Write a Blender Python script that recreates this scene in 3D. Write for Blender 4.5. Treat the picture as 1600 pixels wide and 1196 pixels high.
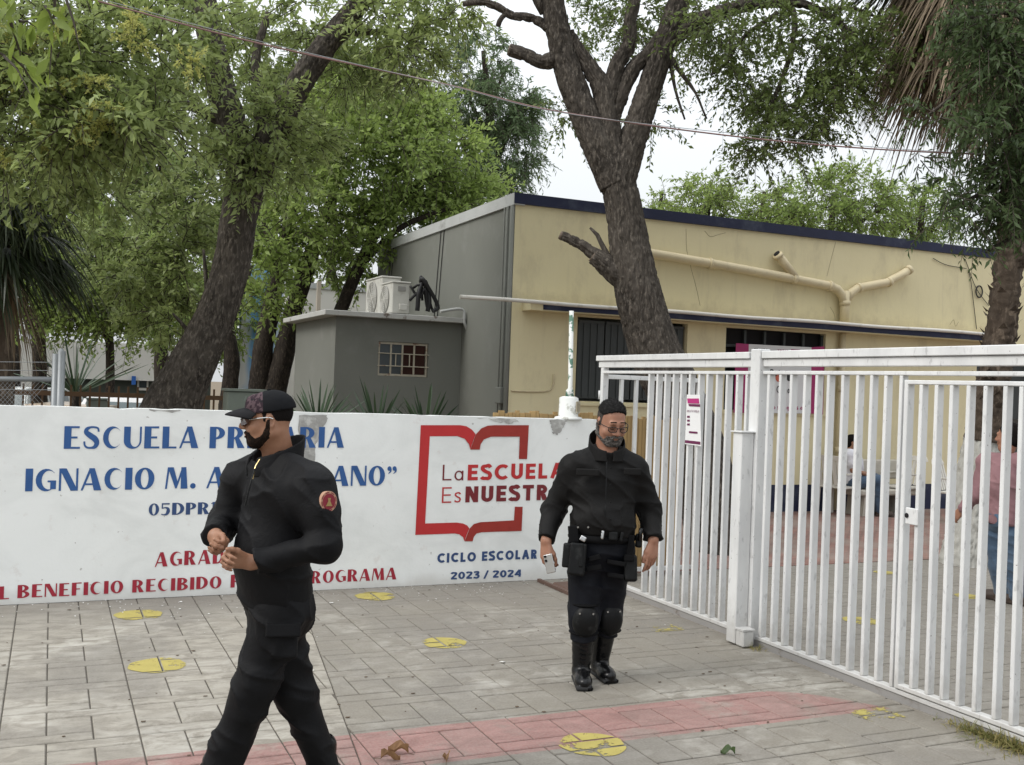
import bpy, bmesh, math, random
import numpy as np
from mathutils import Vector, Matrix
from mathutils.geometry import delaunay_2d_cdt
rng = np.random.default_rng(7)
random.seed(7)
for o in list(bpy.data.objects): bpy.data.objects.remove(o)
SC = bpy.context.scene
COL = SC.collection
# ---------------------------------------------------------------- camera
FO, CX, CY = 1619.3, 800.0, 598.0            # focal length and centre in photo pixels
YAW, PIT, ROL = math.radians(23.947), math.radians(.2026), math.radians(2.0977)
CAMZ = 1.75
def _axes():
    f = np.array([math.sin(YAW)*math.cos(PIT), math.cos(YAW)*math.cos(PIT), math.sin(PIT)])
    r = np.array([math.cos(YAW), -math.sin(YAW), 0.0]); u = np.cross(r, f)
    return (r*math.cos(ROL)+u*math.sin(ROL), -r*math.sin(ROL)+u*math.cos(ROL), f)
AR, AU, AF = _axes()
CAMP = np.array([0, 0, CAMZ])
cam = bpy.data.cameras.new('camera'); cam.sensor_width = 36; cam.lens = 36*FO/1600
cam.clip_end = 600; cam.clip_start = .05
camo = bpy.data.objects.new('camera', cam); COL.objects.link(camo)
camo.matrix_world = Matrix(((AR[0], AU[0], -AF[0], 0), (AR[1], AU[1], -AF[1], 0), (AR[2], AU[2], -AF[2], CAMZ), (0, 0, 0, 1)))
SC.camera = camo
# ---------------------------------------------------------------- overcast sky and soft sun
SUN_EL, SUN_AZ = math.radians(42), math.radians(270)     # azimuth clockwise from +Y
w = bpy.data.worlds.new('World'); SC.world = w; w.use_nodes = True
nt = w.node_tree; nt.nodes.clear()
out = nt.nodes.new('ShaderNodeOutputWorld')
sky = nt.nodes.new('ShaderNodeTexSky'); sky.sky_type = 'NISHITA'; sky.sun_disc = False
sky.sun_elevation = SUN_EL; sky.sun_rotation = SUN_AZ; sky.dust_density = 4; sky.air_density = 1.2
bg1 = nt.nodes.new('ShaderNodeBackground'); bg1.inputs[1].default_value = .10
nt.links.new(sky.outputs[0], bg1.inputs[0])
tc = nt.nodes.new('ShaderNodeTexCoord'); sp = nt.nodes.new('ShaderNodeSeparateXYZ')
nt.links.new(tc.outputs['Generated'], sp.inputs[0])
mr = nt.nodes.new('ShaderNodeMapRange'); mr.inputs['From Min'].default_value = 0; mr.inputs['From Max'].default_value = 1
mr.inputs['To Min'].default_value = .60; mr.inputs['To Max'].default_value = 1.72     # overcast: zenith brighter than horizon
nt.links.new(sp.outputs['Z'], mr.inputs['Value'])
bg2 = nt.nodes.new('ShaderNodeBackground'); bg2.inputs[0].default_value = (.945, .975, 1.0, 1)
nt.links.new(mr.outputs[0], bg2.inputs[1])
mx = nt.nodes.new('ShaderNodeMixShader'); mx.inputs[0].default_value = .88
nt.links.new(bg1.outputs[0], mx.inputs[1]); nt.links.new(bg2.outputs[0], mx.inputs[2]); nt.links.new(mx.outputs[0], out.inputs[0])
sl = bpy.data.lights.new('sun', 'SUN'); sl.energy = 1.25; sl.angle = math.radians(25); sl.color = (1, .97, .92)
so = bpy.data.objects.new('sun', sl); COL.objects.link(so)
sd = Vector((math.sin(SUN_AZ)*math.cos(SUN_EL), math.cos(SUN_AZ)*math.cos(SUN_EL), math.sin(SUN_EL)))
so.rotation_euler = (-sd).to_track_quat('-Z', 'Y').to_euler(); so.location = (0, -10, 20)
SC.view_settings.view_transform = 'Standard'; SC.view_settings.look = 'None'
SC.view_settings.gamma = 1; SC.view_settings.use_curve_mapping = False
SC.view_settings.exposure = 0.43
SC.render.engine = 'CYCLES'
SC.cycles.max_bounces = 6; SC.cycles.transparent_max_bounces = 8
# ---------------------------------------------------------------- measuring helpers (photo pixel -> world)
def ray(x, y): return AF + AR*(x-CX)/FO - AU*(y-CY)/FO
def P(x, y, D): return CAMP + ray(x, y)*D
def onZ(x, y, z=0.0): d = ray(x, y); return CAMP + d*((z-CAMZ)/d[2])
def onY(x, y, Y): d = ray(x, y); return CAMP + d*(Y/d[1])
def onX(x, y, X): d = ray(x, y); return CAMP + d*(X/d[0])
def R(w, D): return w*.5*D/FO                    # pixel width -> radius in metres
# ---------------------------------------------------------------- mesh helpers
def mesh_np(name, V, F, smooth=False, attr=None):
    V = np.asarray(V, dtype=np.float32).reshape(-1, 3); F = np.asarray(F, dtype=np.int32)
    me = bpy.data.meshes.new(name); n = F.shape[1]
    me.vertices.add(len(V)); me.vertices.foreach_set('co', V.ravel())
    me.loops.add(F.size); me.loops.foreach_set('vertex_index', F.ravel())
    me.polygons.add(len(F)); me.polygons.foreach_set('loop_start', np.arange(0, F.size, n, dtype=np.int32))
    try: me.polygons.foreach_set('loop_total', np.full(len(F), n, dtype=np.int32))
    except Exception: pass
    if smooth: me.polygons.foreach_set('use_smooth', np.ones(len(F), dtype=bool))
    if attr is not None:
        a = me.attributes.new('tint', 'FLOAT', 'POINT'); a.data.foreach_set('value', np.asarray(attr, dtype=np.float32))
    me.update(calc_edges=True); me.validate()
    return me
def obj(name, me, m=None, parent=None, loc=None, label=None, cat=None, group=None, kind=None):
    o = bpy.data.objects.new(name, me); COL.objects.link(o)
    if m is not None and me is not None:
        if len(me.materials) == 0: me.materials.append(m)
    if parent is not None: o.parent = parent
    if loc is not None: o.location = tuple(float(v) for v in loc)
    if label: o['label'] = label
    if cat: o['category'] = cat
    if group: o['group'] = group
    if kind: o['kind'] = kind
    return o
def thing(name, label, cat, loc=(0, 0, 0), group=None): return obj(name, None, None, None, loc, label, cat, group)
class MB:
    """collects shapes in world coordinates, builds ONE mesh object"""
    def __init__(s): s.V = []; s.F = []
    def add(s, v, f):
        b = len(s.V); s.V += [tuple(map(float, p)) for p in v]; s.F += [tuple(b+i for i in q) for q in f]; return s
    def box(s, lo, hi, M=None):
        (x0, y0, z0), (x1, y1, z1) = lo, hi
        v = [(x0, y0, z0), (x1, y0, z0), (x1, y1, z0), (x0, y1, z0), (x0, y0, z1), (x1, y0, z1), (x1, y1, z1), (x0, y1, z1)]
        if M is not None: v = [M @ Vector(p) for p in v]
        return s.add(v, [(0, 3, 2, 1), (4, 5, 6, 7), (0, 1, 5, 4), (1, 2, 6, 5), (2, 3, 7, 6), (3, 0, 4, 7)])
    def tube(s, pts, rad, n=10, cap=True):
        pts = [np.array(p, float) for p in pts]; k = len(pts)
        rad = [rad]*k if np.isscalar(rad) else rad
        t = [pts[min(i+1, k-1)]-pts[max(i-1, 0)] for i in range(k)]
        t = [a/(np.linalg.norm(a)+1e-12) for a in t]
        nrm = np.cross(t[0], (0, 0, 1.0)); 
        if np.linalg.norm(nrm) < .2: nrm = np.cross(t[0], (1.0, 0, 0))
        nrm /= np.linalg.norm(nrm); V = []
        for i in range(k):
            nrm = nrm - t[i]*(nrm@t[i]); nrm /= np.linalg.norm(nrm); b = np.cross(t[i], nrm)
            for j in range(n):
                a = 2*math.pi*j/n; V.append(pts[i]+rad[i]*(math.cos(a)*nrm+math.sin(a)*b))
        F = [(i*n+j, i*n+(j+1) % n, (i+1)*n+(j+1) % n, (i+1)*n+j) for i in range(k-1) for j in range(n)]
        if cap: F += [tuple(range(n-1, -1, -1)), tuple((k-1)*n+j for j in range(n))]
        return s.add(V, F)
    def poly(s, pts): return s.add(pts, [tuple(range(len(pts)))])
    def prism(s, pts, off):
        n = len(pts); off = np.array(off, float); a = [np.array(p, float) for p in pts]
        v = a+[p+off for p in a]
        return s.add(v, [tuple(range(n)), tuple(range(2*n-1, n-1, -1))]+[(i, n+i, n+(i+1) % n, (i+1) % n) for i in range(n)])
    def build(s, name, m, parent=None, bevel=0, smooth=False, origin=None, **kw):
        """origin: world point used as object origin; with a parent Empty, its location"""
        if origin is None: origin = parent_loc(parent)
        o3 = np.array(origin, float)
        me = bpy.data.meshes.new(name); me.from_pydata([tuple(np.array(v)-o3) for v in s.V], [], s.F); me.update()
        if bevel or smooth or True:
            bm = bmesh.new(); bm.from_mesh(me)
            bmesh.ops.recalc_face_normals(bm, faces=bm.faces)
            if bevel: bmesh.ops.bevel(bm, geom=list(bm.edges), offset=bevel, segments=1, affect='EDGES', clamp_overlap=True)
            if smooth:
                for f in bm.faces: f.smooth = len(f.verts) <= 4
            bm.to_mesh(me); bm.free()
        lo = o3 - np.array(parent_loc(parent))
        return obj(name, me, m, parent, lo, **kw)
def parent_loc(p):
    l = np.zeros(3)
    while p is not None: l = l+np.array(p.location); p = p.parent
    return l
def arr_obj(name, V, F, m, parent=None, smooth=True, attr=None, **kw):
    V = np.asarray(V, float)-parent_loc(parent)
    return obj(name, mesh_np(name, V, F, smooth, attr), m, parent, None, **kw)
def catmull(pts, n=6):
    p = np.array(pts, float); q = np.vstack([2*p[0]-p[1], p, 2*p[-1]-p[-2]]); out = []
    for i in range(len(p)-1):
        a, b, c, d = q[i:i+4]
        for k in range(n):
            t = k/n; out.append(.5*((2*b)+(-a+c)*t+(2*a-5*b+4*c-d)*t*t+(-a+3*b-3*c+d)*t**3))
    out.append(p[-1]); return np.array(out)
# value noise
_T = rng.random(4096).astype(np.float32)
def vnoise(p):
    p = np.asarray(p, dtype=np.float32); i = np.floor(p).astype(np.int32); f = p-i; f = f*f*(3-2*f)
    def h(x, y, z): return _T[(x*73+y*179+z*283+((x*31) ^ (y*57) ^ (z*113))) & 4095]
    x, y, z = i[..., 0], i[..., 1], i[..., 2]; a, b, c = f[..., 0], f[..., 1], f[..., 2]
    x0 = (h(x, y, z)*(1-a)+h(x+1, y, z)*a)*(1-b)+(h(x, y+1, z)*(1-a)+h(x+1, y+1, z)*a)*b
    x1 = (h(x, y, z+1)*(1-a)+h(x+1, y, z+1)*a)*(1-b)+(h(x, y+1, z+1)*(1-a)+h(x+1, y+1, z+1)*a)*b
    return x0*(1-c)+x1*c
# ---------------------------------------------------------------- material helpers
class NT:
    def __init__(s, name):
        s.m = bpy.data.materials.new(name); s.m.use_nodes = True; s.t = s.m.node_tree; s.n = s.t.nodes
        s.b = s.n['Principled BSDF']; s.geo = s.n.new('ShaderNodeNewGeometry'); s.pos = s.geo.outputs['Position']
    def node(s, t, **k):
        n = s.n.new(t)
        for a, v in k.items(): setattr(n, a, v)
        return n
    def set(s, sock, v):
        if isinstance(v, bpy.types.NodeSocket): s.t.links.new(v, sock)
        elif isinstance(v, (tuple, list)): sock.default_value = tuple(v)+((1,) if len(v) == 3 and len(sock.default_value) == 4 else ())
        else: sock.default_value = v
    def math(s, op, a, b=0.0, clamp=False):
        n = s.node('ShaderNodeMath', operation=op, use_clamp=clamp); s.set(n.inputs[0], a); s.set(n.inputs[1], b); return n.outputs[0]
    def scale(s, v, xyz):
        n = s.node('ShaderNodeVectorMath', operation='MULTIPLY'); s.set(n.inputs[0], v); n.inputs[1].default_value = xyz; return n.outputs[0]
    def noise(s, sc, det=4, rough=.55, vec=None, dist=0):
        n = s.node('ShaderNodeTexNoise'); s.set(n.inputs['Vector'], vec if vec is not None else s.pos)
        n.inputs['Scale'].default_value = sc; n.inputs['Detail'].default_value = det; n.inputs['Roughness'].default_value = rough
        n.inputs['Distortion'].default_value = dist; return n.outputs[0]
    def ramp(s, v, a, b, smooth=False):
        n = s.node('ShaderNodeMapRange'); n.interpolation_type = 'SMOOTHSTEP' if smooth else 'LINEAR'
        s.set(n.inputs['Value'], v); n.inputs['From Min'].default_value = a; n.inputs['From Max'].default_value = b; return n.outputs[0]
    def mix(s, f, a, b):
        n = s.node('ShaderNodeMix', data_type='RGBA'); s.set(n.inputs[0], f); s.set(n.inputs[6], a); s.set(n.inputs[7], b); return n.outputs[2]
    def bump(s, h, st, dist=.01, prev=None):
        n = s.node('ShaderNodeBump'); s.set(n.inputs['Height'], h); n.inputs['Strength'].default_value = st; n.inputs['Distance'].default_value = dist
        if prev is not None: s.t.links.new(prev, n.inputs['Normal'])
        return n.outputs[0]
    def fin(s, col, rough=.7, normal=None, metal=0, spec=.4):
        s.set(s.b.inputs['Base Color'], col); s.set(s.b.inputs['Roughness'], rough); s.b.inputs['Metallic'].default_value = metal
        s.b.inputs['Specular IOR Level'].default_value = spec
        if normal is not None: s.t.links.new(normal, s.b.inputs['Normal'])
        return s.m
def mul(c, k): return tuple(min(1, x*k) for x in c)
def mat(name, c, rough=.7, var=.12, vs=2.5, bump=.15, bs=60, metal=0, spec=.35, dirt=None, ds=1.3, dth=(.55, .75), rnd=0.0):
    t = NT(name)
    col = t.mix(t.noise(vs, 5), mul(c, 1-var), mul(c, 1+var))
    if rnd:
        oi = t.node('ShaderNodeObjectInfo'); col = t.mix(t.ramp(oi.outputs['Random'], 0, 1), t.mix(.5, col, mul(c, 1-rnd)), t.mix(.5, col, mul(c, 1+rnd)))
    if dirt: col = t.mix(t.ramp(t.noise(ds, 6, .65), *dth, True), col, dirt)
    nb = t.bump(t.noise(bs, 4), bump, .004) if bump else None
    return t.fin(col, rough, nb, metal, spec)
# ================================================================ MATERIALS (shared)
def pavement_mat():
    t = NT('stamped_concrete'); sx = t.node('ShaderNodeSeparateXYZ'); t.set(sx.inputs[0], t.pos); X, Y = sx.outputs[0], sx.outputs[1]
    oi = t.node('ShaderNodeObjectInfo')
    n1 = t.noise(1.1, 5, .6); n2 = t.noise(7, 7, .68, t.scale(t.pos, (.75, 1.35, 1)), .8); n3 = t.noise(75, 3, .6); n4 = t.noise(.7, 6, .65, None, .8)
    wob = t.math('MULTIPLY', t.math('SUBTRACT', t.noise(6, 4), .5), .10)
    # old pour on the left is paler
    seam = t.math('ADD', t.math('MULTIPLY', t.math('SUBTRACT', Y, 4.97), .1415), 1.407)
    left = t.math('LESS_THAN', X, seam)
    base = t.mix(left, (.205, .187, .154), (.335, .308, .258))
    base = t.mix(t.ramp(n2, .40, .60), t.mix(.75, base, (.175, .155, .125)), base)
    base = t.mix(t.math('MULTIPLY', t.ramp(n1, .42, .66, True), t.ramp(n2, .42, .62)), base, t.mix(.7, base, (.46, .44, .395)))
    base = t.mix(t.math('MULTIPLY', t.ramp(n4, .44, .64, True), .85), base, (.165, .15, .128))
    # grime against the foot of the wall
    near = t.math('MULTIPLY', t.ramp(t.math('ADD', Y, t.math('MULTIPLY', wob, 6)), 7.3, 8.4, True), .6)
    base = t.mix(near, base, (.175, .16, .138))
    # red pigmented band
    Yw = t.math('ADD', Y, wob); Xw = t.math('ADD', X, wob)
    lowY = t.math('ADD', 4.485, 0.0)
    up = t.math('SUBTRACT', 4.985, t.math('MULTIPLY', t.math('POWER', t.math('MAXIMUM', t.math('SUBTRACT', X, 3.85), 0.0), 2.0), 1.55))
    band = t.math('MULTIPLY', t.math('GREATER_THAN', Y, lowY), t.math('LESS_THAN', Y, up))
    band = t.math('MULTIPLY', band, t.math('LESS_THAN', Xw, 4.47))
    wear = t.ramp(t.noise(2.6, 7, .66), .36, .50, True)
    red = t.mix(t.ramp(n2, .35, .7), (.205, .100, .088), (.335, .178, .160))
    base = t.mix(t.math('MULTIPLY', band, t.math('ADD', .48, t.math('MULTIPLY', wear, .48))), base, red)
    # courtyard behind the gate: darker grey
    yard = t.math('GREATER_THAN', X, 4.6)
    base = t.mix(t.math('MULTIPLY', yard, .55), base, (.20, .185, .16))
    base = t.mix(t.math('MULTIPLY', t.ramp(oi.outputs['Random'], 0, 1), .22), base, (.18, .167, .145))
    base = t.mix(t.math('MULTIPLY', t.ramp(n3, .35, .75), .25), base, (.38, .36, .33))
    nb = t.bump(n2, .45, .010); nb = t.bump(n3, .35, .003, nb)
    return t.fin(base, t.mix(n1, (.62,)*3, (.85,)*3), nb, 0, .35)
M = {}
M['pave'] = pavement_mat()
M['joint'] = mat('dirty_joint', (.10, .088, .073), .95, .35, 6, .4, 80)
def worn_paint(name, c, th):
    t = NT(name); n = t.noise(6, 7, .68, None, .5); n2 = t.noise(60, 3, .6); f = t.ramp(t.math('ADD', n, t.math('MULTIPLY', t.math('SUBTRACT', n2, .5), .35)), th, th+.05)
    t.fin(t.mix(t.noise(11, 5), mul(c, .72), mul(c, 1.12)), .8, t.bump(n2, .3, .003)); tp = t.node('ShaderNodeBsdfTransparent'); ms = t.node('ShaderNodeMixShader'); t.set(ms.inputs[0], f)
    o = t.n['Material Output']; t.t.links.new(tp.outputs[0], ms.inputs[1]); t.t.links.new(t.b.outputs[0], ms.inputs[2]); t.t.links.new(ms.outputs[0], o.inputs[0]); return t.m
M['yellow'] = worn_paint('worn_yellow_paint', (.40, .335, .095), .40); M['yellow_old'] = worn_paint('faded_yellow_paint', (.40, .34, .10), .49)
M['asphalt'] = mat('asphalt', (.075, .073, .07), .9, .2, 3, .4, 90)
M['soil'] = mat('dry_soil', (.16, .125, .085), .95, .3, 2.5, .5, 40, dirt=(.10, .11, .045), ds=.8)
def brick_paver_mat():
    t = NT('red_brick_pavers'); b = t.node('ShaderNodeTexBrick'); t.set(b.inputs['Vector'], t.pos)
    b.inputs['Scale'].default_value = 4.5; b.inputs['Color1'].default_value = (.22, .11, .09, 1); b.inputs['Color2'].default_value = (.30, .16, .13, 1)
    b.inputs['Mortar'].default_value = (.09, .08, .07, 1); b.inputs['Mortar Size'].default_value = .03
    col = t.mix(t.ramp(t.noise(1.2, 5), .4, .7), b.outputs[0], (.25, .2, .17))
    return t.fin(col, .85, t.bump(b.outputs['Fac'], -.5, .006))
M['pavers'] = brick_paver_mat()
# ================================================================ GROUND
g = MB().poly([(-150, -60, -.05), (200, -60, -.05), (200, 300, -.05), (-150, 300, -.05)]).build('ground', M['soil'], kind='structure')
st = MB().box((-60, 26, -.049), (3.2, 40, -.02)).build('street', M['asphalt'], kind='structure')
pv = MB().box((-6, -6, -.04), (4.62, 8.62, -.008)).build('pavement', M['joint'], kind='structure')
yd = MB().box((4.625, -2, -.045), (22, 8.6, -.008)).build('courtyard', M['joint'], kind='structure')
yb = MB().box((4.7, 8.62, -.042), (22, 12.64, .002)).build('courtyard_paving', M['pavers'], kind='structure')
def clip(poly, n, c):                                   # keep n.p <= c
    out = []
    for i in range(len(poly)):
        a, b = poly[i], poly[(i+1) % len(poly)]; da = n[0]*a[0]+n[1]*a[1]-c; db = n[0]*b[0]+n[1]*b[1]-c
        if da <= 0: out.append(a)
        if (da < 0 < db) or (db < 0 < da):
            t = da/(da-db); out.append((a[0]+(b[0]-a[0])*t, a[1]+(b[1]-a[1])*t))
    return out
def area(p): return .5*sum(p[i][0]*p[(i+1) % len(p)][1]-p[(i+1) % len(p)][0]*p[i][1] for i in range(len(p)))
SEAM_N, SEAM_C = (1.0, -.1415), 1.407-.1415*4.97        # X - .1415 Y = c
PW, PH = .622, .482                                     # stamp panel
def cells(x0, y0, rx, ry):
    A, Bq = PW/3, .24*PH
    for i in range(rx[0], rx[1]):
        for j in range(ry[0], ry[1]):
            ox, oy = x0+i*PW, y0+j*PH
            for (a, b, c, d) in ((0, Bq, A, PH), (A, PH-Bq, PW, PH), (A, Bq, 2*A, PH-Bq), (2*A, 0, PW, PH-Bq), (0, 0, 2*A, Bq)):
                yield (ox+a, oy+b, ox+c, oy+d)
SLABS = []
def collect(gen, regions, joint=.0028):
    for (a, b, c, d) in gen:
        jx, jy = joint*1.25, joint*2.1; p = [(a+jx, b+jy), (c-jx, b+jy), (c-jx, d-jy), (a+jx, d-jy)]
        for (n, cc) in regions: p = clip(p, n, cc) if len(p) > 2 else []
        if len(p) > 2 and area(p) > .0012: SLABS.append(p)
lim = [((0, 1), 8.485), ((1, 0), 4.60)]
collect(cells(-.17, 5.298, (-9, 5), (-8, 7)), lim+[(SEAM_N, SEAM_C-.003)])
collect(cells(2.05, 5.02, (-2, 5), (-8, 8)), lim+[((-1.0, .1415), -SEAM_C-.003)])
nout = len(SLABS)
collect(cells(4.66, 4.9, (0, 12), (-9, 8)), [((0, 1), 8.60), ((-1, 0), -4.64)])
def scr(p):
    c = np.mean(p, axis=0); v = np.array([c[0], c[1], 0])-CAMP; z = v@AF
    if z < .5: return -1
    x, y = CX+FO*(v@AR)/z, CY-FO*(v@AU)/z
    return abs(area(p))/z**3 if -60 < x < 1660 and y < 1230 else -1
def slab_geo(p, z):
    p = np.array(p); c = p.mean(0); h = np.maximum(np.abs(p-c).max(0), .01); n = len(p)
    q = c+(p-c)*(1-.0045/h)
    V = [(x, y, -.012) for x, y in p]+[(x, y, z-.004) for x, y in p]+[(x, y, z) for x, y in q]
    F = [tuple(range(2*n, 3*n))]+[(k*n+i, k*n+(i+1) % n, (k+1)*n+(i+1) % n, (k+1)*n+i) for k in (0, 1) for i in range(n)]
    return V, F
order = sorted(range(len(SLABS)), key=lambda i: -(scr(SLABS[i])*(1 if i < nout else .5)))
rest_p, rest_y = MB(), MB()
for k, i in enumerate(order):
    V, F = slab_geo(SLABS[i], random.uniform(-.0015, .0))
    if k < 300 and scr(SLABS[i]) > 0 and i < nout:
        MB().add(V, F).build('paving_slab', M['pave'], pv, origin=(*np.mean(SLABS[i], axis=0), 0))
    else: (rest_p if i < nout else rest_y).add(V, F)
rest_p.build('paving_slabs', M['pave'], pv, kind='stuff')
rest_y.build('courtyard_slabs', M['pave'], yd, kind='stuff')
# yellow distancing spots, painted over the slabs and broken at the joints
SPOTS = [(2.472, 8.141, .165, 0), (.636, 7.92, .165, 0), (.64, 6.52, .165, 0), (2.484, 6.562, .15, 0), (2.50, 4.485, .165, 0), (4.2, 6.535, .15, 1), (4.27, 4.43, .165, 1),
         (4.225, 8.1, .15, 1), (5.906, 6.343, .14, 0), (7.644, 6.879, .12, 0), (7.78, 8.046, .11, 0), (.62, 4.75, .0, 0)]
for (x, y, r, old) in SPOTS:
    if r == 0: continue
    ph = rng.random(3)*6
    ring = [(x+r*(1+.035*math.sin(3*a+ph[0])+.03*math.sin(7*a+ph[1]))*math.cos(a), y+r*(1+.04*math.sin(4*a+ph[2]))*math.sin(a)) for a in np.linspace(0, 2*math.pi, 40, endpoint=False)]
    if old: ring = clip(clip(ring, (.0, 1), y+r*.55), (0, -1), -(y-r*.6))
    mb = MB()
    for p in SLABS:
        if max(abs(np.mean(p, axis=0)-np.array((x, y)))) > .7: continue
        q = ring
        c = np.mean(p, axis=0)
        for a in range(len(p)):
            u, v = p[a], p[(a+1) % len(p)]; n = (v[1]-u[1], -(v[0]-u[0])); l = math.hypot(*n)+1e-9
            q = clip(q, (n[0]/l, n[1]/l), (n[0]*u[0]+n[1]*u[1])/l-.0035)
            if len(q) < 3: break
        if len(q) >= 3 and abs(area(q)) > 2e-5: mb.poly([(a, b, .0022) for a, b in q])
    mb.build('yellow_spot', M['yellow_old'] if old else M['yellow'], pv if x < 4.6 else yd, origin=(x, y, 0))
# ================================================================ WHITE BOUNDARY WALL
WY, WH = 8.49, 1.470
def wall_mat():
    t = NT('white_painted_plaster'); sx = t.node('ShaderNodeSeparateXYZ'); t.set(sx.inputs[0], t.pos); Z = sx.outputs[2]
    n1 = t.noise(1.6, 5, .6, t.scale(t.pos, (1, 1, 1.4)), .6); n2 = t.noise(7, 6, .65)
    c = t.mix(t.ramp(n1, .40, .72, True), (.80, .815, .80), (.70, .715, .70))
    c = t.mix(t.math('MULTIPLY', t.ramp(n2, .60, .74, True), .45), c, (.62, .58, .55))
    foot = t.math('MULTIPLY', t.ramp(t.math('ADD', Z, t.math('MULTIPLY', t.noise(4, 5), .22)), .25, .10, True), .55)
    c = t.mix(foot, c, (.52, .50, .46))
    chip = t.ramp(t.noise(26, 3, .5), .735, .76); c = t.mix(t.math('MULTIPLY', chip, .7), c, (.35, .33, .31))
    nb = t.bump(t.noise(2.2, 4, .5), .35, .02); nb = t.bump(t.noise(45, 4, .6), .30, .004, nb)
    return t.fin(c, .62, nb, 0, .3)
M['wall'] = wall_mat()
M['raw'] = mat('exposed_cement', (.33, .325, .31), .9, .35, 16, .9, 45, dirt=(.52, .52, .50), ds=10, dth=(.48, .66))
def wall_mesh():
    xs = np.linspace(-3.2, 4.66, 150); zs = np.linspace(0, WH, 26); V = []; F = []
    for j, z in enumerate(zs):
        for x in xs:
            e = .0025*(vnoise(np.array([x*1.7+9, z*2, 3.1]))-.5)*2
            zz = z
            if j == len(zs)-1: zz = z+.006*(vnoise(np.array([x*3.3, 7.7, 1.0]))-.5)*2-.012*max(0, vnoise(np.array([x*6+40, 2.7, 5.0]))-.72)/.28
            V.append((x, WY+e, zz))
    n = len(xs); m = len(zs); F = [(j*n+i, j*n+i+1, (j+1)*n+i+1, (j+1)*n+i) for j in range(m-1) for i in range(n-1)]
    b = len(V)
    for x, top in ((xs[i], V[(m-1)*n+i][2]) for i in range(n)): V.append((x, WY+.20, top-.002))
    F += [((m-1)*n+i, (m-1)*n+i+1, b+i+1, b+i) for i in range(n-1)]
    c = len(V); V += [(xs[0], WY+.20, 0), (xs[-1], WY+.20, 0)]
    F += [tuple([c]+[b+i for i in range(n)]+[c+1]), tuple([j*n+n-1 for j in range(m)]+[b+n-1, c+1]), tuple([j*n for j in range(m)][::-1]+[c, b])]
    return V, F
wl = thing('boundary_wall', 'long white school boundary wall painted with blue and red lettering', 'wall', (0, WY, 0))
MB().add(*wall_mesh()).build('plaster_face', M['wall'], wl)
def onwall(pts, dy=.0): return [tuple(onY(x, y, WY)+np.array([0, -dy, 0])) for x, y in pts]
def ragged(pts, k=6, amp=2.0):
    out = []
    for i in range(len(pts)):
        a, b = np.array(pts[i], float), np.array(pts[(i+1) % len(pts)], float)
        for t in range(k): out.append(tuple(a+(b-a)*t/k+rng.normal(0, amp*.5, 2)))
    return out
for pts in ([(467, 649), (511, 649), (510, 660), (499, 672), (493, 700), (490, 728), (486, 740), (475, 722), (466, 700)], [(858, 656), (886, 657), (880, 668), (872, 681), (864, 676), (861, 665)],
            [(745, 653), (806, 655), (810, 660), (795, 662), (775, 659)], [(232, 640.5), (284, 642), (276, 644), (240, 643)]):
    r = ragged(pts, 5, 1.6); MB().poly(onwall(r, .0035)).build('exposed_patch', M['raw'], wl, label='patch of bare grey cement where the plaster fell off')
# ---------------------------------------------------------------- lettering
def rect(a, b, c, d): return [(a, b), (c, b), (c, d), (a, d)]
def ringq(cx, cy, rx, ry, a0, a1, ix, icx, iy, icy=None, n=18):
    icy = cy if icy is None else icy; A = np.radians(np.linspace(a0, a1, n)); q = []
    o = [(cx+rx*math.cos(a), cy+ry*math.sin(a)) for a in A]; i = [(icx+ix*math.cos(a), icy+iy*math.sin(a)) for a in A]
    return [[o[k], o[k+1], i[k+1], i[k]] for k in range(n-1)]
def vstroke(pts, wd, n=7):
    p = catmull([(a, b, 0) for a, b in pts], n)[:, :2] if len(pts) > 2 else np.array(pts, float)
    wd = [wd]*len(pts) if np.isscalar(wd) else wd
    ww = np.interp(np.linspace(0, 1, len(p)), np.linspace(0, 1, len(wd)), wd); t = np.gradient(p, axis=0); t /= np.linalg.norm(t, axis=1)[:, None]+1e-9
    m = np.stack([-t[:, 1], t[:, 0]], 1); a = p+m*ww[:, None]/2; b = p-m*ww[:, None]/2
    return [[tuple(a[k]), tuple(a[k+1]), tuple(b[k+1]), tuple(b[k])] for k in range(len(p)-1)]
T, N_ = .31, .085
def bowl(y0, y1, w): c = (y0+y1)/2; h = (y1-y0)/2; return ringq(T-.02, c, w, h, -90, 90, w-.27, T-.02, h-N_)
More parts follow.
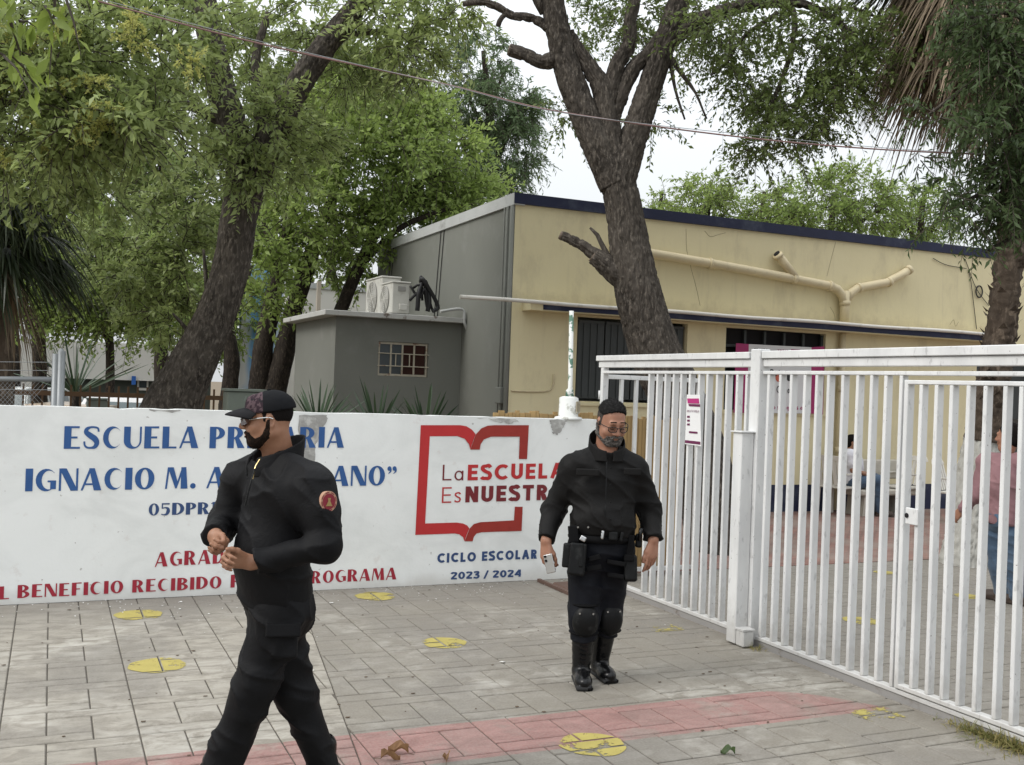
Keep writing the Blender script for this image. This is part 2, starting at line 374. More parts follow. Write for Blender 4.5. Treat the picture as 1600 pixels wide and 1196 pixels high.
DISPLAY = {  # high-contrast painted capitals: (advance width, polygons)
 'E': (.70, [rect(0, 0, T, 1), rect(T-.01, 0, .70, N_), rect(T-.01, .5-N_/2, .58, .5+N_/2), rect(T-.01, 1-N_, .66, 1)]),
 'F': (.66, [rect(0, 0, T, 1), rect(T-.01, .46, .56, .46+N_), rect(T-.01, 1-N_, .66, 1)]),
 'L': (.66, [rect(0, 0, T, 1), rect(T-.01, 0, .66, N_)]), 'I': (T, [rect(0, 0, T, 1)]),
 'C': (.80, ringq(.42, .5, .42, .5, 42, 318, .30, .54, .42)), 'O': (.88, ringq(.44, .5, .44, .5, 0, 360, .175, .44, .42, n=30)),
 'G': (.86, ringq(.44, .5, .44, .5, 42, 330, .31, .56, .42)+[rect(.50, .40, .86, .48), rect(.62, .09, .86, .44)]),
 'U': (.80, [rect(0, .36, .30, 1), rect(.715, .36, .80, 1)]+ringq(.40, .37, .40, .37, 180, 360, .2075, .5075, .285)),
 'A': (.90, [[(0, 0), (.09, 0), (.45, .93), (.36, 1)], [(.34, 1), (.58, 1), (.90, 0), (.57, 0)], rect(.13, .24, .66, .32)]),
 'P': (.74, [rect(0, 0, T, 1)]+bowl(.42, 1, .44)), 'R': (.84, [rect(0, 0, T, 1), [(.34, .47), (.56, .47), (.84, 0), (.50, 0)]]+bowl(.42, 1, .45)),
 'B': (.80, [rect(0, 0, T, 1)]+bowl(.49, 1, .44)+bowl(0, .53, .50)), 'D': (.86, [rect(0, 0, T, 1)]+ringq(T-.02, .5, .57, .5, -90, 90, .29, T-.02, .415)),
 'N': (.82, [rect(0, 0, .095, 1), [(0, 1), (.31, 1), (.82, 0), (.51, 0)], rect(.73, 0, .82, 1)]),
 'M': (1.04, [[(0, 0), (.085, 0), (.19, 1), (.10, 1)], [(.10, 1), (.37, 1), (.60, .22), (.47, .02)], [(.46, .02), (.54, .02), (.86, 1), (.76, 1)], [(.72, 1), (.95, 1), (1.04, 0), (.72, 0)]]),
 'S': (.74, vstroke([(.665, .76), (.64, .90), (.50, .957), (.30, .955), (.15, .87), (.13, .73), (.30, .59), (.52, .43), (.60, .25), (.52, .09), (.36, .045), (.19, .055), (.08, .15), (.05, .33)], [.08, .08, .085, .09, .17, .21, .25, .26, .22, .17, .09, .085, .08, .08])),
 'T': (.72, [rect(.20, 0, .20+T, 1), rect(0, 1-N_, .72, 1)]),
 '0': (.72, ringq(.36, .5, .36, .5, 0, 360, .13, .36, .42, n=26)), '1': (.40, [rect(.10, 0, .36, 1), [(0, .82), (.0, .88), (.14, 1), (.14, .88)]]),
 '5': (.68, [rect(.06, .55, .15, 1), rect(.06, .88, .62, 1)]+vstroke([(.10, .57), (.30, .63), (.50, .54), (.52, .30), (.42, .09), (.22, .045), (.04, .10)], [.08, .10, .2, .26, .18, .1, .08])),
 '.': (.26, ringq(.13, .13, .13, .13, 0, 360, .001, .13, .001, n=14)),
 '”': (.52, [q for dx in (0, .28) for q in ringq(.11+dx, .86, .11, .12, 0, 360, .001, .11+dx, .001, n=12)+vstroke([(.19+dx, .86), (.18+dx, .72), (.06+dx, .60)], [.09, .08, .03])]),
}
def sans(w):
    h = 1-w/2; l = w/2
    def S(x0, s=1.0): return vstroke([(x0+.50*s, .80*s), (x0+.40*s, .93*s), (x0+.26*s, h*s if s == 1 else .93*s), (x0+.10*s, .86*s), (x0+.09*s, .69*s), (x0+.24*s, .55*s), (x0+.42*s, .45*s), (x0+.49*s, .29*s), (x0+.42*s, .11*s), (x0+.25*s, l), (x0+.10*s, .08*s+l/3), (x0+.03*s, .2*s)], w)
    def oval(cx, rx): return ringq(cx, .5, rx, .5, 0, 360, rx-w, cx, .5-w, n=26)
    return {
     'L': (.50, [rect(0, 0, w, 1), rect(0, 0, .5, w)]), 'E': (.54, [rect(0, 0, w, 1), rect(0, 0, .54, w), rect(0, .5-l, .50, .5+l), rect(0, 1-w, .54, 1)]),
     'a': (.50, ringq(.25, .31, .25, .32, 0, 360, .25-w, .25, .32-w, n=22)+[rect(.5-w, 0, .5, .62)]), 's': (.40, S(0, .66)), 'S': (.56, S(0)),
     'C': (.74, ringq(.44, .5, .44, .5, 48, 312, .44-w, .44, .5-w)), 'U': (.64, [rect(0, .32, w, 1), rect(.64-w, .32, .64, 1)]+ringq(.32, .33, .32, .33, 180, 360, .32-w, .32, .33-w)),
     'A': (.76, vstroke([(l, 0), (.38, 1)], w)+vstroke([(.76-l, 0), (.38, 1)], w)+[rect(.16, .24, .60, .24+w*.9)]), 'N': (.68, [rect(0, 0, w, 1), rect(.68-w, 0, .68, 1), [(0, 1), (w*1.1, 1), (.68, 0), (.68-w*1.1, 0)]]),
     'T': (.62, [rect(.31-l, 0, .31+l, 1), rect(0, 1-w, .62, 1)]), 'R': (.60, [rect(0, 0, w, 1)]+ringq(.28, .70, .30, .30, -90, 90, .30-w, .28, .30-w)+[rect(0, .40, .29, .40+w), rect(0, 1-w, .29, 1), [(.20, .42), (.20+w*1.2, .42), (.62, 0), (.62-w*1.25, 0)]]),
     'I': (w, [rect(0, 0, w, 1)]), 'O': (.84, oval(.42, .42)), '0': (.64, oval(.32, .32)), '/': (.40, vstroke([(.03, -.08), (.37, 1.05)], w*.8)),
     '2': (.58, vstroke([(.06, .76), (.14, .90), (.30, h), (.46, .86), (.45, .66), (.28, .40), (.08, .12)], w)+[rect(.02, 0, .56, w)]),
     '3': (.56, vstroke([(.04, .84), (.20, h), (.42, .88), (.42, .68), (.20, .54)], w)+vstroke([(.18, .54), (.42, .46), (.48, .26), (.36, .08), (.18, l), (.02, .14)], w)),
     '4': (.62, [rect(.38, 0, .38+w, 1), rect(.02, .22, .62, .22+w)]+vstroke([(.06, .26), (.46, .98)], w)),
    }
def glyph_polys(text, font, track, space):
    x = 0; out = []
    for ch in text:
        if ch == ' ': x += space; continue
        wd, polys = font[ch]; out.append([[(px+x, py) for px, py in q] for q in polys]); x += wd+track
    return out, x-track
def lettering(text, font, p0, p1, cap, m, parent, track=.12, space=.42, slant=0.0, label=None, dy=.0045, plane=None, nrm=(0, -1, 0), name='painted_lettering'):
    """text on the wall: pixel of its left and right baseline ends and pixel cap height (at the left)"""
    polys, width = glyph_polys(text, font, track, space)
    plane = plane or (lambda x, y: onY(x, y, WY)); A, B = plane(*p0), plane(*p1); Tp = plane(p0[0], p0[1]-cap); hgt = Tp[2]-A[2]; V = []; F = []
    wob = rng.normal(0, .008, len(polys))
    for gi, gl in enumerate(polys):
        vs = []; fs = []
        for q in gl:
            for q in [(q[0], q[k], q[k+1]) for k in range(1, len(q)-1)]:
                if abs(area(q)) < 1e-5: continue
                if area(q) < 0: q = q[::-1]
                fs.append(list(range(len(vs), len(vs)+3))); vs += [Vector(p) for p in q]
        v, e, f, _, _, of = delaunay_2d_cdt(vs, [], fs, 0, 1e-5); f = [q for q, src in zip(f, of) if len(src)]
        b = len(V)
        for p in v:
            s = p[0]/width; V.append(tuple(A+(B-A)*s+np.array(nrm)*dy+np.array([slant*p[1]*hgt, 0, (p[1]+wob[gi])*hgt])))
        F += [tuple(b+i for i in t) for t in f]
    return MB().add(V, F).build(name, m, parent, label=label)
def paint(name, c): return mat(name, c, .6, .13, 9, .25, 60, dirt=mul(c, .8), ds=5, dth=(.55, .75))
M['blue'] = paint('blue_wall_paint', (.030, .095, .27)); M['navy'] = paint('dark_blue_wall_paint', (.035, .07, .175)); M['crimson'] = paint('crimson_wall_paint', (.33, .022, .040))
M['logored'] = paint('red_wall_paint', (.46, .028, .030)); M['logodark'] = paint('brick_red_wall_paint', (.30, .030, .022)); M['maroon'] = paint('maroon_wall_paint', (.17, .02, .025))
lettering('ESCUELA PRIMARIA', DISPLAY, (99.5, 701.5), (537, 699.5), 35.5, M['blue'], wl, .13, .40)
lettering('IGNACIO M. ALTAMIRANO”', DISPLAY, (39, 768), (619, 758.5), 35.5, M['blue'], wl, .12, .38)
lettering('05DPR1', DISPLAY, (232, 806), (338, 803), 19, M['navy'], wl, .12, .4)
lettering('AGRADECEMOS', DISPLAY, (241.6, 886), (470, 874), 22.5, M['crimson'], wl, .16, .4)
lettering('EL', DISPLAY, (-22, 938.5), (14, 936), 20.5, M['crimson'], wl, .16, .4)
lettering('BENEFICIO RECIBIDO', DISPLAY, (27, 935), (345.5, 919), 20.5, M['crimson'], wl, .15, .5)
lettering('POR EL PROGRAMA', DISPLAY, (360, 918.5), (619, 905.5), 20, M['crimson'], wl, .14, .4)
lettering('La', sans(.09), (691, 751), (723.5, 750.5), 24.5, M['maroon'], wl, .16)
lettering('ESCUELA', sans(.21), (730.3, 751), (880, 747), 24.5, M['logored'], wl, .17)
lettering('Es', sans(.09), (690, 785.8), (720.5, 785), 24.5, M['logored'], wl, .18)
lettering('NUESTRA', sans(.23), (726.6, 785), (880, 781), 25, M['maroon'], wl, .17)
lettering('CICLO ESCOLAR', sans(.24), (682.8, 880), (838.3, 873), 15, M['navy'], wl, .17, .42)
lettering('2023 / 2024', sans(.22), (704, 905.7), (813.6, 901.2), 11.5, M['navy'], wl, .10, .34)
def crop8(p): return [(500+x/3.5175, 620+y/3.5175) for x, y in p]
lg = MB().poly(onwall(crop8([(553, 157), (770, 157), (805, 163), (835, 182), (855, 207), (840, 245), (825, 290), (818, 262), (795, 232), (755, 217), (603, 218), (577, 697), (750, 692), (785, 697), (808, 708), (820, 724), (806, 757), (793, 795), (785, 772), (765, 757), (740, 752), (523, 760)]), .0045)).build('painted_book_emblem', M['logored'], wl, label='bright red left half of the painted open-book outline')
MB().poly(onwall(crop8([(825.5, 291), (856, 208), (885, 175), (920, 160), (960, 157), (1147, 157), (1137, 343), (1092, 343), (1097, 220), (940, 220), (900, 235), (882, 262), (877, 291)]), .0045)).build('painted_book_emblem', M['logodark'], wl, label='brick red upper right half of the painted open-book outline')
MB().poly(onwall(crop8([(794, 795), (821, 725), (845, 700), (880, 690), (1065, 680), (1070, 605), (1113, 605), (1107, 738), (890, 745), (860, 752), (845, 770), (838, 795)]), .0045)).build('painted_book_emblem', M['logodark'], wl, label='brick red lower right half of the painted open-book outline')
# ================================================================ SCHOOL BUILDING
FY, BX, BT = 12.65, 5.573, 4.33
def cream_mat():
    t = NT('cream_facade_paint'); sx = t.node('ShaderNodeSeparateXYZ'); t.set(sx.inputs[0], t.pos)
    c = t.mix(t.noise(.9, 5, .6), (.64, .57, .355), (.70, .63, .415))
    c = t.mix(t.math('MULTIPLY', t.ramp(t.noise(2.4, 6, .68, t.scale(t.pos, (1, 1, .45))), .50, .72, True), .38), c, (.42, .36, .24))
    strk = t.ramp(t.noise(3.0, 6, .7, t.scale(t.pos, (2.2, 1, .16))), .53, .70, True); c = t.mix(t.math('MULTIPLY', strk, .20), c, (.42, .36, .25)); blot = t.ramp(t.noise(1.7, 7, .72, None, .6), .58, .62); c = t.mix(t.math('MULTIPLY', blot, .16), c, (.62, .55, .38))
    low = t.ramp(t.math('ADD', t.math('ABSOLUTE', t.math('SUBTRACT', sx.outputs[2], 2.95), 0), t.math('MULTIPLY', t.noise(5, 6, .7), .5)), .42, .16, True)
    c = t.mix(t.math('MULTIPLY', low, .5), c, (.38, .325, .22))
    nb = t.bump(t.noise(1.6, 4), .3, .03); nb = t.bump(t.noise(70, 4), .25, .004, nb)
    return t.fin(c, .8, nb, 0, .25)
M['cream'] = cream_mat()
M['grey'] = mat('grey_green_wall_paint', (.168, .172, .152), .8, .16, .8, .3, 60, dirt=(.215, .218, .20), ds=1.1, dth=(.52, .78))
M['navyband'] = mat('navy_band_paint', (.012, .016, .045), .65, .35, 3, .4, 40, dirt=(.045, .055, .085), ds=2.2, dth=(.50, .72))
M['greyband'] = mat('pale_grey_trim', (.42, .43, .42), .8, .18, 2.5, .4, 40, dirt=(.25, .25, .24), ds=3)
M['shutter'] = mat('dark_steel_shutter', (.040, .046, .046), .55, .25, 3, .15, 60, spec=.4, dirt=(.075, .08, .078), ds=2)
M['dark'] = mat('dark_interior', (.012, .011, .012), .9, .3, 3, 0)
M['pvc'] = mat('cream_painted_pipe', (.57, .49, .32), .55, .12, 3, .1, 60, dirt=(.43, .37, .25), ds=4)
M['whitepipe'] = mat('white_pvc_pipe', (.62, .60, .55), .4, .08, 4, .05, 60, dirt=(.45, .42, .37), ds=5)
M['cable'] = mat('black_cable', (.015, .015, .016), .5, .2, 5, 0)
sb = thing('school_building', 'cream single storey school building with navy roof band and grey side wall', 'building', (BX, FY, 0))
def facade(x0, x1, z0, z1, y, holes, depth=.14):
    xs = sorted({x0, x1, *[h[0] for h in holes], *[h[1] for h in holes]}); zs = sorted({z0, z1, *[h[2] for h in holes], *[h[3] for h in holes]}); mb = MB()
    for i in range(len(xs)-1):
        for j in range(len(zs)-1):
            mx_, mz_ = (xs[i]+xs[i+1])/2, (zs[j]+zs[j+1])/2
            if any(h[0] < mx_ < h[1] and h[2] < mz_ < h[3] for h in holes): continue
            mb.poly([(xs[i], y, zs[j]), (xs[i+1], y, zs[j]), (xs[i+1], y, zs[j+1]), (xs[i], y, zs[j+1])])
    for a, b, c, d in holes:
        q = y+depth
        mb.poly([(a, y, c), (a, y, d), (a, q, d), (a, q, c)]).poly([(b, y, c), (b, q, c), (b, q, d), (b, y, d)])
        mb.poly([(a, y, d), (b, y, d), (b, q, d), (a, q, d)]).poly([(a, y, c), (a, q, c), (b, q, c), (b, y, c)])
    return mb
HO = [(6.57, 8.36, 1.58, 2.74), (9.03, 10.88, 1.52, 2.73), (14.08, 15.9, .0, 2.72)]
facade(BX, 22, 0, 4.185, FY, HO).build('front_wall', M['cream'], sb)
MB().box((BX+.004, FY+.9, 0), (21.99, 19, 4.15)).box((BX+.004, FY+.16, 4.0), (21.99, FY+.9, 4.15)).build('roof_slab', M['greyband'], sb)
MB().poly([(BX, FY, 0), (BX, 19, 0), (BX, 19, 4.185), (BX, FY, 4.185)]).build('side_wall', M['grey'], sb)
MB().box((BX-.03, FY-.035, 4.187), (22, FY+.16, BT)).build('parapet_band', M['navyband'], sb, label='navy blue painted roof edge')
MB().box((BX-.035, FY-.03, 4.17), (BX+.13, 19, BT-.004)).build('parapet_band', M['greyband'], sb, label='pale grey roof edge above the grey side wall')
MB().box((BX+.4, FY-.006, 0), (14.07, FY-.001, .41)).build('base_band', M['navyband'], sb, label='navy band along the foot of the cream wall')
# corner strip painted grey on the facade edge
CY_ = 12.36
zt = onY(870, 475, CY_)[2]; zb = onY(870, 487, CY_)[2]
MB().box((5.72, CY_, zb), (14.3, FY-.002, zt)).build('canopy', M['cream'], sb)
MB().box((5.90, CY_-.012, zb+.012), (14.3, CY_-.001, zt-.004)).build('canopy_edge', M['navyband'], sb)
a, b = onY(719, 464, CY_-.06), onY(1546, 522.5, CY_-.06)
pp = [a+(b-a)*t+np.array([0, 0, .006*math.sin(t*23)]) for t in np.linspace(0, 1, 30)]
MB().tube(pp, .027, 10).build('drain_pipe', M['whitepipe'], sb, smooth=True, label='long thin white pipe resting on the canopy')
# shutters in the first opening: four leaves of pressed sheet
def shutters(x0, x1, z0, z1, n, y):
    w = (x1-x0)/n
    for k in range(n):
        a = x0+k*w; leaf = MB().box((a+.012, y, z0+.02), (a+w-.012, y+.03, z1-.02)).build('shutter', M['shutter'], sb)
        r = MB()
        for q in range(1, 4): r.box((a+q*w/4-.012, y-.014, z0+.04), (a+q*w/4+.012, y-.001, z1-.04))
        r.box((a+.012, y-.018, z1-.06), (a+w-.012, y-.002, z1-.022)).build('rib', M['shutter'], leaf)
shutters(6.60, 8.34, 1.60, 2.72, 4, FY+.06)
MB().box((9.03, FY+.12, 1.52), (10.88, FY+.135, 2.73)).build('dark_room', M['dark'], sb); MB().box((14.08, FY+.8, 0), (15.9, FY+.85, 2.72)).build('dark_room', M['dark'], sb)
for k in range(6):
    x = 9.05+k*(10.86-9.05)/5; MB().box((x-.02, FY+.05, 1.53), (x+.02, FY+.09, 2.71)).build('window_bar', M['shutter'], sb)
MB().box((9.05, FY+.045, 2.45), (10.86, FY+.085, 2.49)).build('window_rail', M['shutter'], sb)
MB().box((14.10, FY+.3, 1.5), (15.85, FY+.34, 2.70)).build('shutter', M['shutter'], sb)
for x0, x1, z in ((6.5, 8.42, 1.56), (8.98, 10.95, 1.50)): MB().box((x0, FY-.03, z-.04), (x1, FY+.01, z)).build('window_sill', M['cream'], sb)
# drain pipes on the facade
def fp(x, y, d=.09): return onY(x, y, FY-d)
def pipe(pts, rr, name='drain_pipe', m=None, sm=True, n=12, parent=sb, **kw): return MB().tube(pts, rr, n).build(name, m or M['pvc'], parent, smooth=sm, **kw)
main = [fp(957, 384), fp(1015, 396), fp(1110, 412), fp(1225, 433), fp(1296, 447), fp(1308, 452), fp(1316, 462), fp(1320, 478)]
pipe(main, .068, label='thick cream drain pipe sloping across the facade')
pipe([fp(1320, 455), fp(1320, 480), fp(1319, 507)], .074, label='vertical cream drain pipe joining the sloping ones')
pipe([fp(1321, 472), fp(1330, 458), fp(1341, 450), fp(1385, 442), fp(1396, 436), fp(1408, 430), fp(1422, 421)], .066, label='short cream drain pipe with raised open end')
pipe([fp(1242, 434), fp(1228, 415), fp(1214, 397)], .066, label='slanted open stub on the cream drain pipe')
g0 = onY(1317, 512, FY-.07); pipe([(g0[0], FY-.075, zb-.01), (g0[0], FY-.075, .02)], .052, label='cream downpipe below the canopy')
for z in (.95, 1.9): MB().tube([(g0[0], FY-.075, z-.05), (g0[0], FY-.075, z+.05)], .061, 12).build('pipe_collar', M['pvc'], sb, smooth=True)
def collar(x, y, dx, dy, r): a, b = fp(x-dx/2, y-dy/2), fp(x+dx/2, y+dy/2); MB().tube([a, b], r, 14).build('pipe_collar', M['pvc'], sb, smooth=True)
for c in ((1109, 412, 4, .8, .08), (1240, 436, 5, 1, .079), (1296, 447, 5, 2, .079), (1320, 474, 0, 7, .086), (1342, 450, 4, -1, .076), (1389, 441, 4, -1.5, .076), (1420, 422, 4, -3, .075), (1216, 400, 2.6, 4, .075)): collar(*c)
for p, q in (((1214, 397), (1213, 395.8)), ((1422, 421), (1423, 420.3))):
    MB().tube([fp(*p), fp(*q)], .050, 12).build('pipe_mouth', M['dark'], sb, smooth=True)
# hairline cracks and loose wires on the facade
M['crack'] = mat('crack_line', (.27, .225, .15), .9, .3, 9, 0)
for pts in ([(1072, 358), (1073, 390), (1080, 420), (1088, 450), (1094, 478)], [(1101, 361), (1110, 370), (1122, 367), (1134, 364)], [(1484, 508), (1490, 500), (1493, 510), (1498, 503)], [(1297, 480), (1303, 490), (1305, 500)], [(1306, 378), (1300, 400), (1292, 432)]):
    MB().tube(catmull([fp(x, y, .001) for x, y in pts], 4), .003, 4).build('crack', M['crack'], sb)
for pts in ([(1513, 422), (1517, 440), (1522, 480), (1526, 515)], [(1508, 405), (1525, 450), (1545, 478)], [(1458, 404), (1478, 414), (1510, 420)]):
    MB().tube(catmull([fp(x, y, .02) for x, y in pts], 5), .006, 5).build('wire', M['cable'], sb)
ring = [fp(1530+5*math.cos(a), 456+9*math.sin(a), .03) for a in np.linspace(0, 2*math.pi, 24)]
MB().tube(ring, .012, 6, False).build('cable_loop', M['cable'], sb, smooth=True, label='small black loop of cable hanging on the cream wall')
# conduits and meter box on the grey side wall
for (x, rr) in ((800, .030), (793, .022), (788, .012)):
    t_ = onX(x, 345, BX-.04); bq = onX(x-9, 640, BX-.04); MB().tube([(BX-.04, t_[1], 4.16), (BX-.04, t_[1], .4)], rr, 8).build('conduit', M['grey'], sb, smooth=True)
q = onX(781, 618, BX-.06); MB().box((BX-.10, q[1]-.09, q[2]-.11), (BX-.005, q[1]+.09, q[2]+.11)).build('meter_box', M['grey'], sb, bevel=.01)
for x in (689, 694, 612, 616): t_ = onX(x, 360+(805-x)*.0+ (0), BX-.012); MB().tube([(BX-.012, t_[1], 4.18), (BX-.012, t_[1]+.12, 3.3), (BX-.012, t_[1]+.18, 2.75)], .007, 5).build('wire', M['cable'], sb)
p0_ = onY(800, 610, FY-.01); MB().tube(catmull([fp(799, 611, .012), fp(830, 612, .012), fp(856, 611, .012), fp(864, 603, .012), fp(866, 585, .012)], 4), .012, 6).build('conduit', M['pvc'], sb, smooth=True)
# red framed structure on the roof behind
M['redsteel'] = mat('red_painted_steel', (.42, .05, .045), .55, .15, 3, .1)
rs = thing('roof_frame', 'red painted steel frame with pale panel on the school roof', 'frame', (14.2, 14.5, 4.1))
c0 = onY(1518, 400, 14.5); c1 = onY(1600, 428, 14.5)
MB().box((c0[0]-.07, 14.45, 4.152), (c0[0]+.07, 14.55, c0[2]+.05)).build('post', M['redsteel'], rs)
MB().box((c0[0]+.08, 14.45, c1[2]-.10), (c0[0]+4, 14.55, c1[2]+.10)).build('beam', M['redsteel'], rs)
MB().box((c0[0]+.08, 14.47, c1[2]+.11), (c0[0]+4, 14.52, c0[2]+.04)).build('panel', M['greyband'], rs)
# ================================================================ ANNEX WITH AIR CONDITIONERS
AY, AX = 14.47, 3.66
an = thing('annex', 'small grey annex with pale flat roof and barred window', 'building', (AX, AY, 0))
facade(AX, BX-.002, 0, 2.655, AY, [(4.30, 5.06, 1.83, 2.33)], .10).build('front_wall', M['grey'], an)
MB().poly([(AX, AY, 0), (AX, 17.1, 0), (AX, 17.1, 2.655), (AX, AY, 2.655)]).build('side_wall', M['grey'], an)
M['chipped'] = mat('chipped_pale_concrete', (.43, .43, .41), .85, .15, 4, .4, 40, dirt=(.13, .10, .08), ds=4.5, dth=(.58, .66))
MB().box((AX-.20, AY-.16, 2.656), (BX-.004, 17.2, 2.73)).build('roof', M['chipped'], an, bevel=.006)
wf = MB()
for z0, z1 in ((1.835, 1.865), (2.295, 2.325)): wf.box((4.305, AY+.03, z0), (5.055, AY+.06, z1))
for x in (4.305, 4.485, 4.66, 4.84, 5.03): wf.box((x, AY+.031, 1.866), (x+.025, AY+.059, 2.294))
M['cremeframe'] = mat('rusty_cream_steel', (.42, .38, .30), .6, .2, 8, .1, dirt=(.17, .07, .035), ds=7, dth=(.55, .68))
wn = wf.build('window', M['cremeframe'], an)
t = NT('dusty_glass'); M['glass'] = t.fin(t.mix(t.noise(3, 4), (.035, .045, .05), (.06, .072, .078)), .22, None, 0, .5)
M['curtain'] = mat('brown_curtain', (.034, .012, .008), .9, .35, 9, .2)
for k in range(4): MB().box((4.33+k*.178, AY+.045, 1.866), (4.33+k*.178+.155, AY+.052, 2.294)).build('pane', M['glass'] if k < 2 else M['curtain'], wn)
for z in (2.16, 1.98): MB().tube([(4.29, AY-.01, z), (5.07, AY-.01, z)], .008, 6).build('security_bar', M['cremeframe'], wn)
for x in (4.56, 4.77): MB().tube([(x, AY-.01, 1.98), (x, AY-.01, 2.16)], .008, 6).build('security_bar', M['cremeframe'], wn)
MB().tube(catmull([onY(688, 487, AY-.18), onY(722, 484, AY-.18), onY(726, 505, AY-.19), onY(733, 527, AY-.12), onY(728, 545, AY-.1), onY(727, 562, AY-.08), onY(727, 640, AY-.05)], 6), .022, 8).build('conduit', M['greyband'], an, smooth=True, label='bent pale conduit at the annex corner')
# air conditioner condensers: fan side faces left (-X)
M['acwhite'] = mat('aged_white_metal', (.50, .49, .45), .45, .08, 4, .05, dirt=(.33, .31, .27), ds=5)
M['acgrill'] = mat('grey_plastic_grill', (.26, .255, .24), .5, .15, 6, .1)
def condenser(x0, y0, z0, dx, dy, dz, label):
    t = thing('air_conditioner', label, 'air conditioner', (x0, y0, z0))
    MB().box((x0, y0, z0+.03), (x0+dx, y0+dy, z0+dz-.025)).build('casing', M['acwhite'], t, bevel=.012)
    MB().box((x0-.012, y0-.012, z0+dz-.024), (x0+dx+.012, y0+dy+.012, z0+dz)).build('lid', M['acwhite'], t, bevel=.006)
    for yy in (.08, dy-.16): MB().box((x0+.02, y0+yy, z0+.001), (x0+dx-.02, y0+yy+.08, z0+.03)).build('foot', M['dark'], t)
    cy, cz, r = y0+dy*.55, z0+dz*.5, min(dy, dz)*.40; gr = MB()
    MB().tube([(x0-.004, cy, cz), (x0-.012, cy, cz)], r, 32).build('fan_plate', M['acgrill'], t)
    for k in range(1, 8):
        rr = r*k/7; gr.tube([(x0-.02, cy+rr*math.cos(a), cz+rr*math.sin(a)) for a in np.linspace(0, 2*math.pi, 30)], .004, 4, False)
    for k in range(8): a = k*math.pi/4; gr.tube([(x0-.02, cy, cz), (x0-.02, cy+r*math.cos(a), cz+r*math.sin(a))], .005, 4)
    gr.build('fan_grill', M['acwhite'], t)
    MB().box((x0+dx*.30, y0-.012, z0+dz*.72), (x0+dx*.75, y0-.001, z0+dz*.86)).build('handle_recess', M['acgrill'], t, bevel=.004)
    MB().box((x0+dx*.40, y0-.03, z0+.08), (x0+dx*.85, y0-.001, z0+dz*.34)).build('valve_cover', M['acwhite'], t, bevel=.008)
    return t
ca = onY(595, 487, 15.15); condenser(ca[0], 15.15, 2.731, .30, .85, .62, 'larger white condenser unit at the back of the annex roof')
cb = onY(612, 484, 14.62); condenser(cb[0], 14.62, 2.731, .27, .62, .50, 'smaller white condenser unit at the front of the annex roof')
cw = thing('cable_bundle', 'tangle of black hoses and cables beside the rooftop condensers', 'cables', onY(660, 486, 14.6))
for pts, r in (([(641, 447), (655, 466), (664, 452), (668, 485)], .02), ([(652, 486), (655, 455), (664, 440), (671, 470), (668, 487)], .035), ([(660, 470), (657, 438), (660, 437), (676, 486)], .02), ([(676, 487), (684, 478), (662, 438), (657, 440)], .03), ([(640, 470), (650, 460), (662, 455), (667, 480)], .022), ([(646, 450), (655, 446), (667, 462), (670, 487)], .02)):
    MB().tube(catmull([onY(x, y, 14.6+random.uniform(-.06, .06)) for x, y in pts], 5), r, 7).build('hose', M['cable'], cw, smooth=True)
# ================================================================ BANNER in the dark window
bn = thing('hanging_banner', 'white banner with magenta side bands hung in the dark window', 'banner', (10.0, FY-.06, 1.49))
M['vinyl'] = mat('white_vinyl', (.62, .62, .62), .5, .06, 2, .12, 9); M['magenta'] = mat('magenta_vinyl', (.33, .018, .115), .5, .1, 3, .12, 9); M['ink'] = mat('black_ink', (.02, .02, .022), .6, .1, 3, 0); M['orange'] = mat('orange_ink', (.5, .12, .07), .6, .1, 3, 0)
bp = lambda x, y: onY(x, y, FY-.06)
def quad(pts, nm, m, par, off=0.0, plane=bp, n=(0, -1, 0)): return MB().prism([plane(x, y)+np.array(n)*off for x, y in pts], -np.array(n)*.002).build(nm, m, par)
quad([(1170, 538), (1268, 543), (1267, 646.5), (1167, 645.5)], 'sheet', M['vinyl'], bn)
quad([(1150, 536.5), (1170, 538), (1167, 645.5), (1146, 645)], 'side_band', M['magenta'], bn, .001)
quad([(1268, 543), (1288, 541.5), (1286, 648), (1267, 646.5)], 'side_band', M['magenta'], bn, .001)
kw = dict(plane=bp, dy=.005, name='printed_lettering')
SB = sans(.16); SB.update({'o': (.5, ringq(.25, .32, .25, .32, 0, 360, .1, .25, .17, n=20)), 'e': (.5, ringq(.25, .32, .25, .32, 20, 330, .1, .25, .17, n=20)+[rect(.05, .28, .46, .4)]), 't': (.34, [rect(.1, 0, .25, .9), rect(0, .52, .34, .66)]), 'l': (.14, [rect(0, 0, .15, 1.02)]), 'g': (.5, ringq(.25, .32, .25, .32, 0, 360, .1, .25, .17, n=20)+vstroke([(.46, .6), (.46, -.15), (.2, -.28)], .13)),
  'H': (.64, [rect(0, 0, .16, 1), rect(.48, 0, .64, 1), rect(0, .42, .64, .58)]), 'J': (.4, [rect(.25, .2, .41, 1)]+vstroke([(.33, .25), (.2, .06), (.02, .14)], .15)), 'P': (.56, [rect(0, 0, .16, 1)]+ringq(.26, .70, .30, .30, -90, 90, .15, .26, .15)+[rect(0, .40, .27, .55), rect(0, .85, .27, 1)]), 'D': (.64, [rect(0, 0, .16, 1)]+ringq(.14, .5, .5, .5, -90, 90, .35, .14, .35))})
lettering('COAHUILA', SB, (1178, 548.5), (1199, 549.5), 4.5, M['ink'], bn, .12, **kw)
lettering('JUNTAD', SB, (1214, 550), (1232, 550.8), 3.8, M['magenta'], bn, .12, **kw)
lettering('Reto', SB, (1203, 588), (1224, 588.5), 11, M['ink'], bn, .14, **kw)
lettering('C l o l', SB, (1213, 614), (1240, 615), 11, M['ink'], bn, .3, .5, **kw)
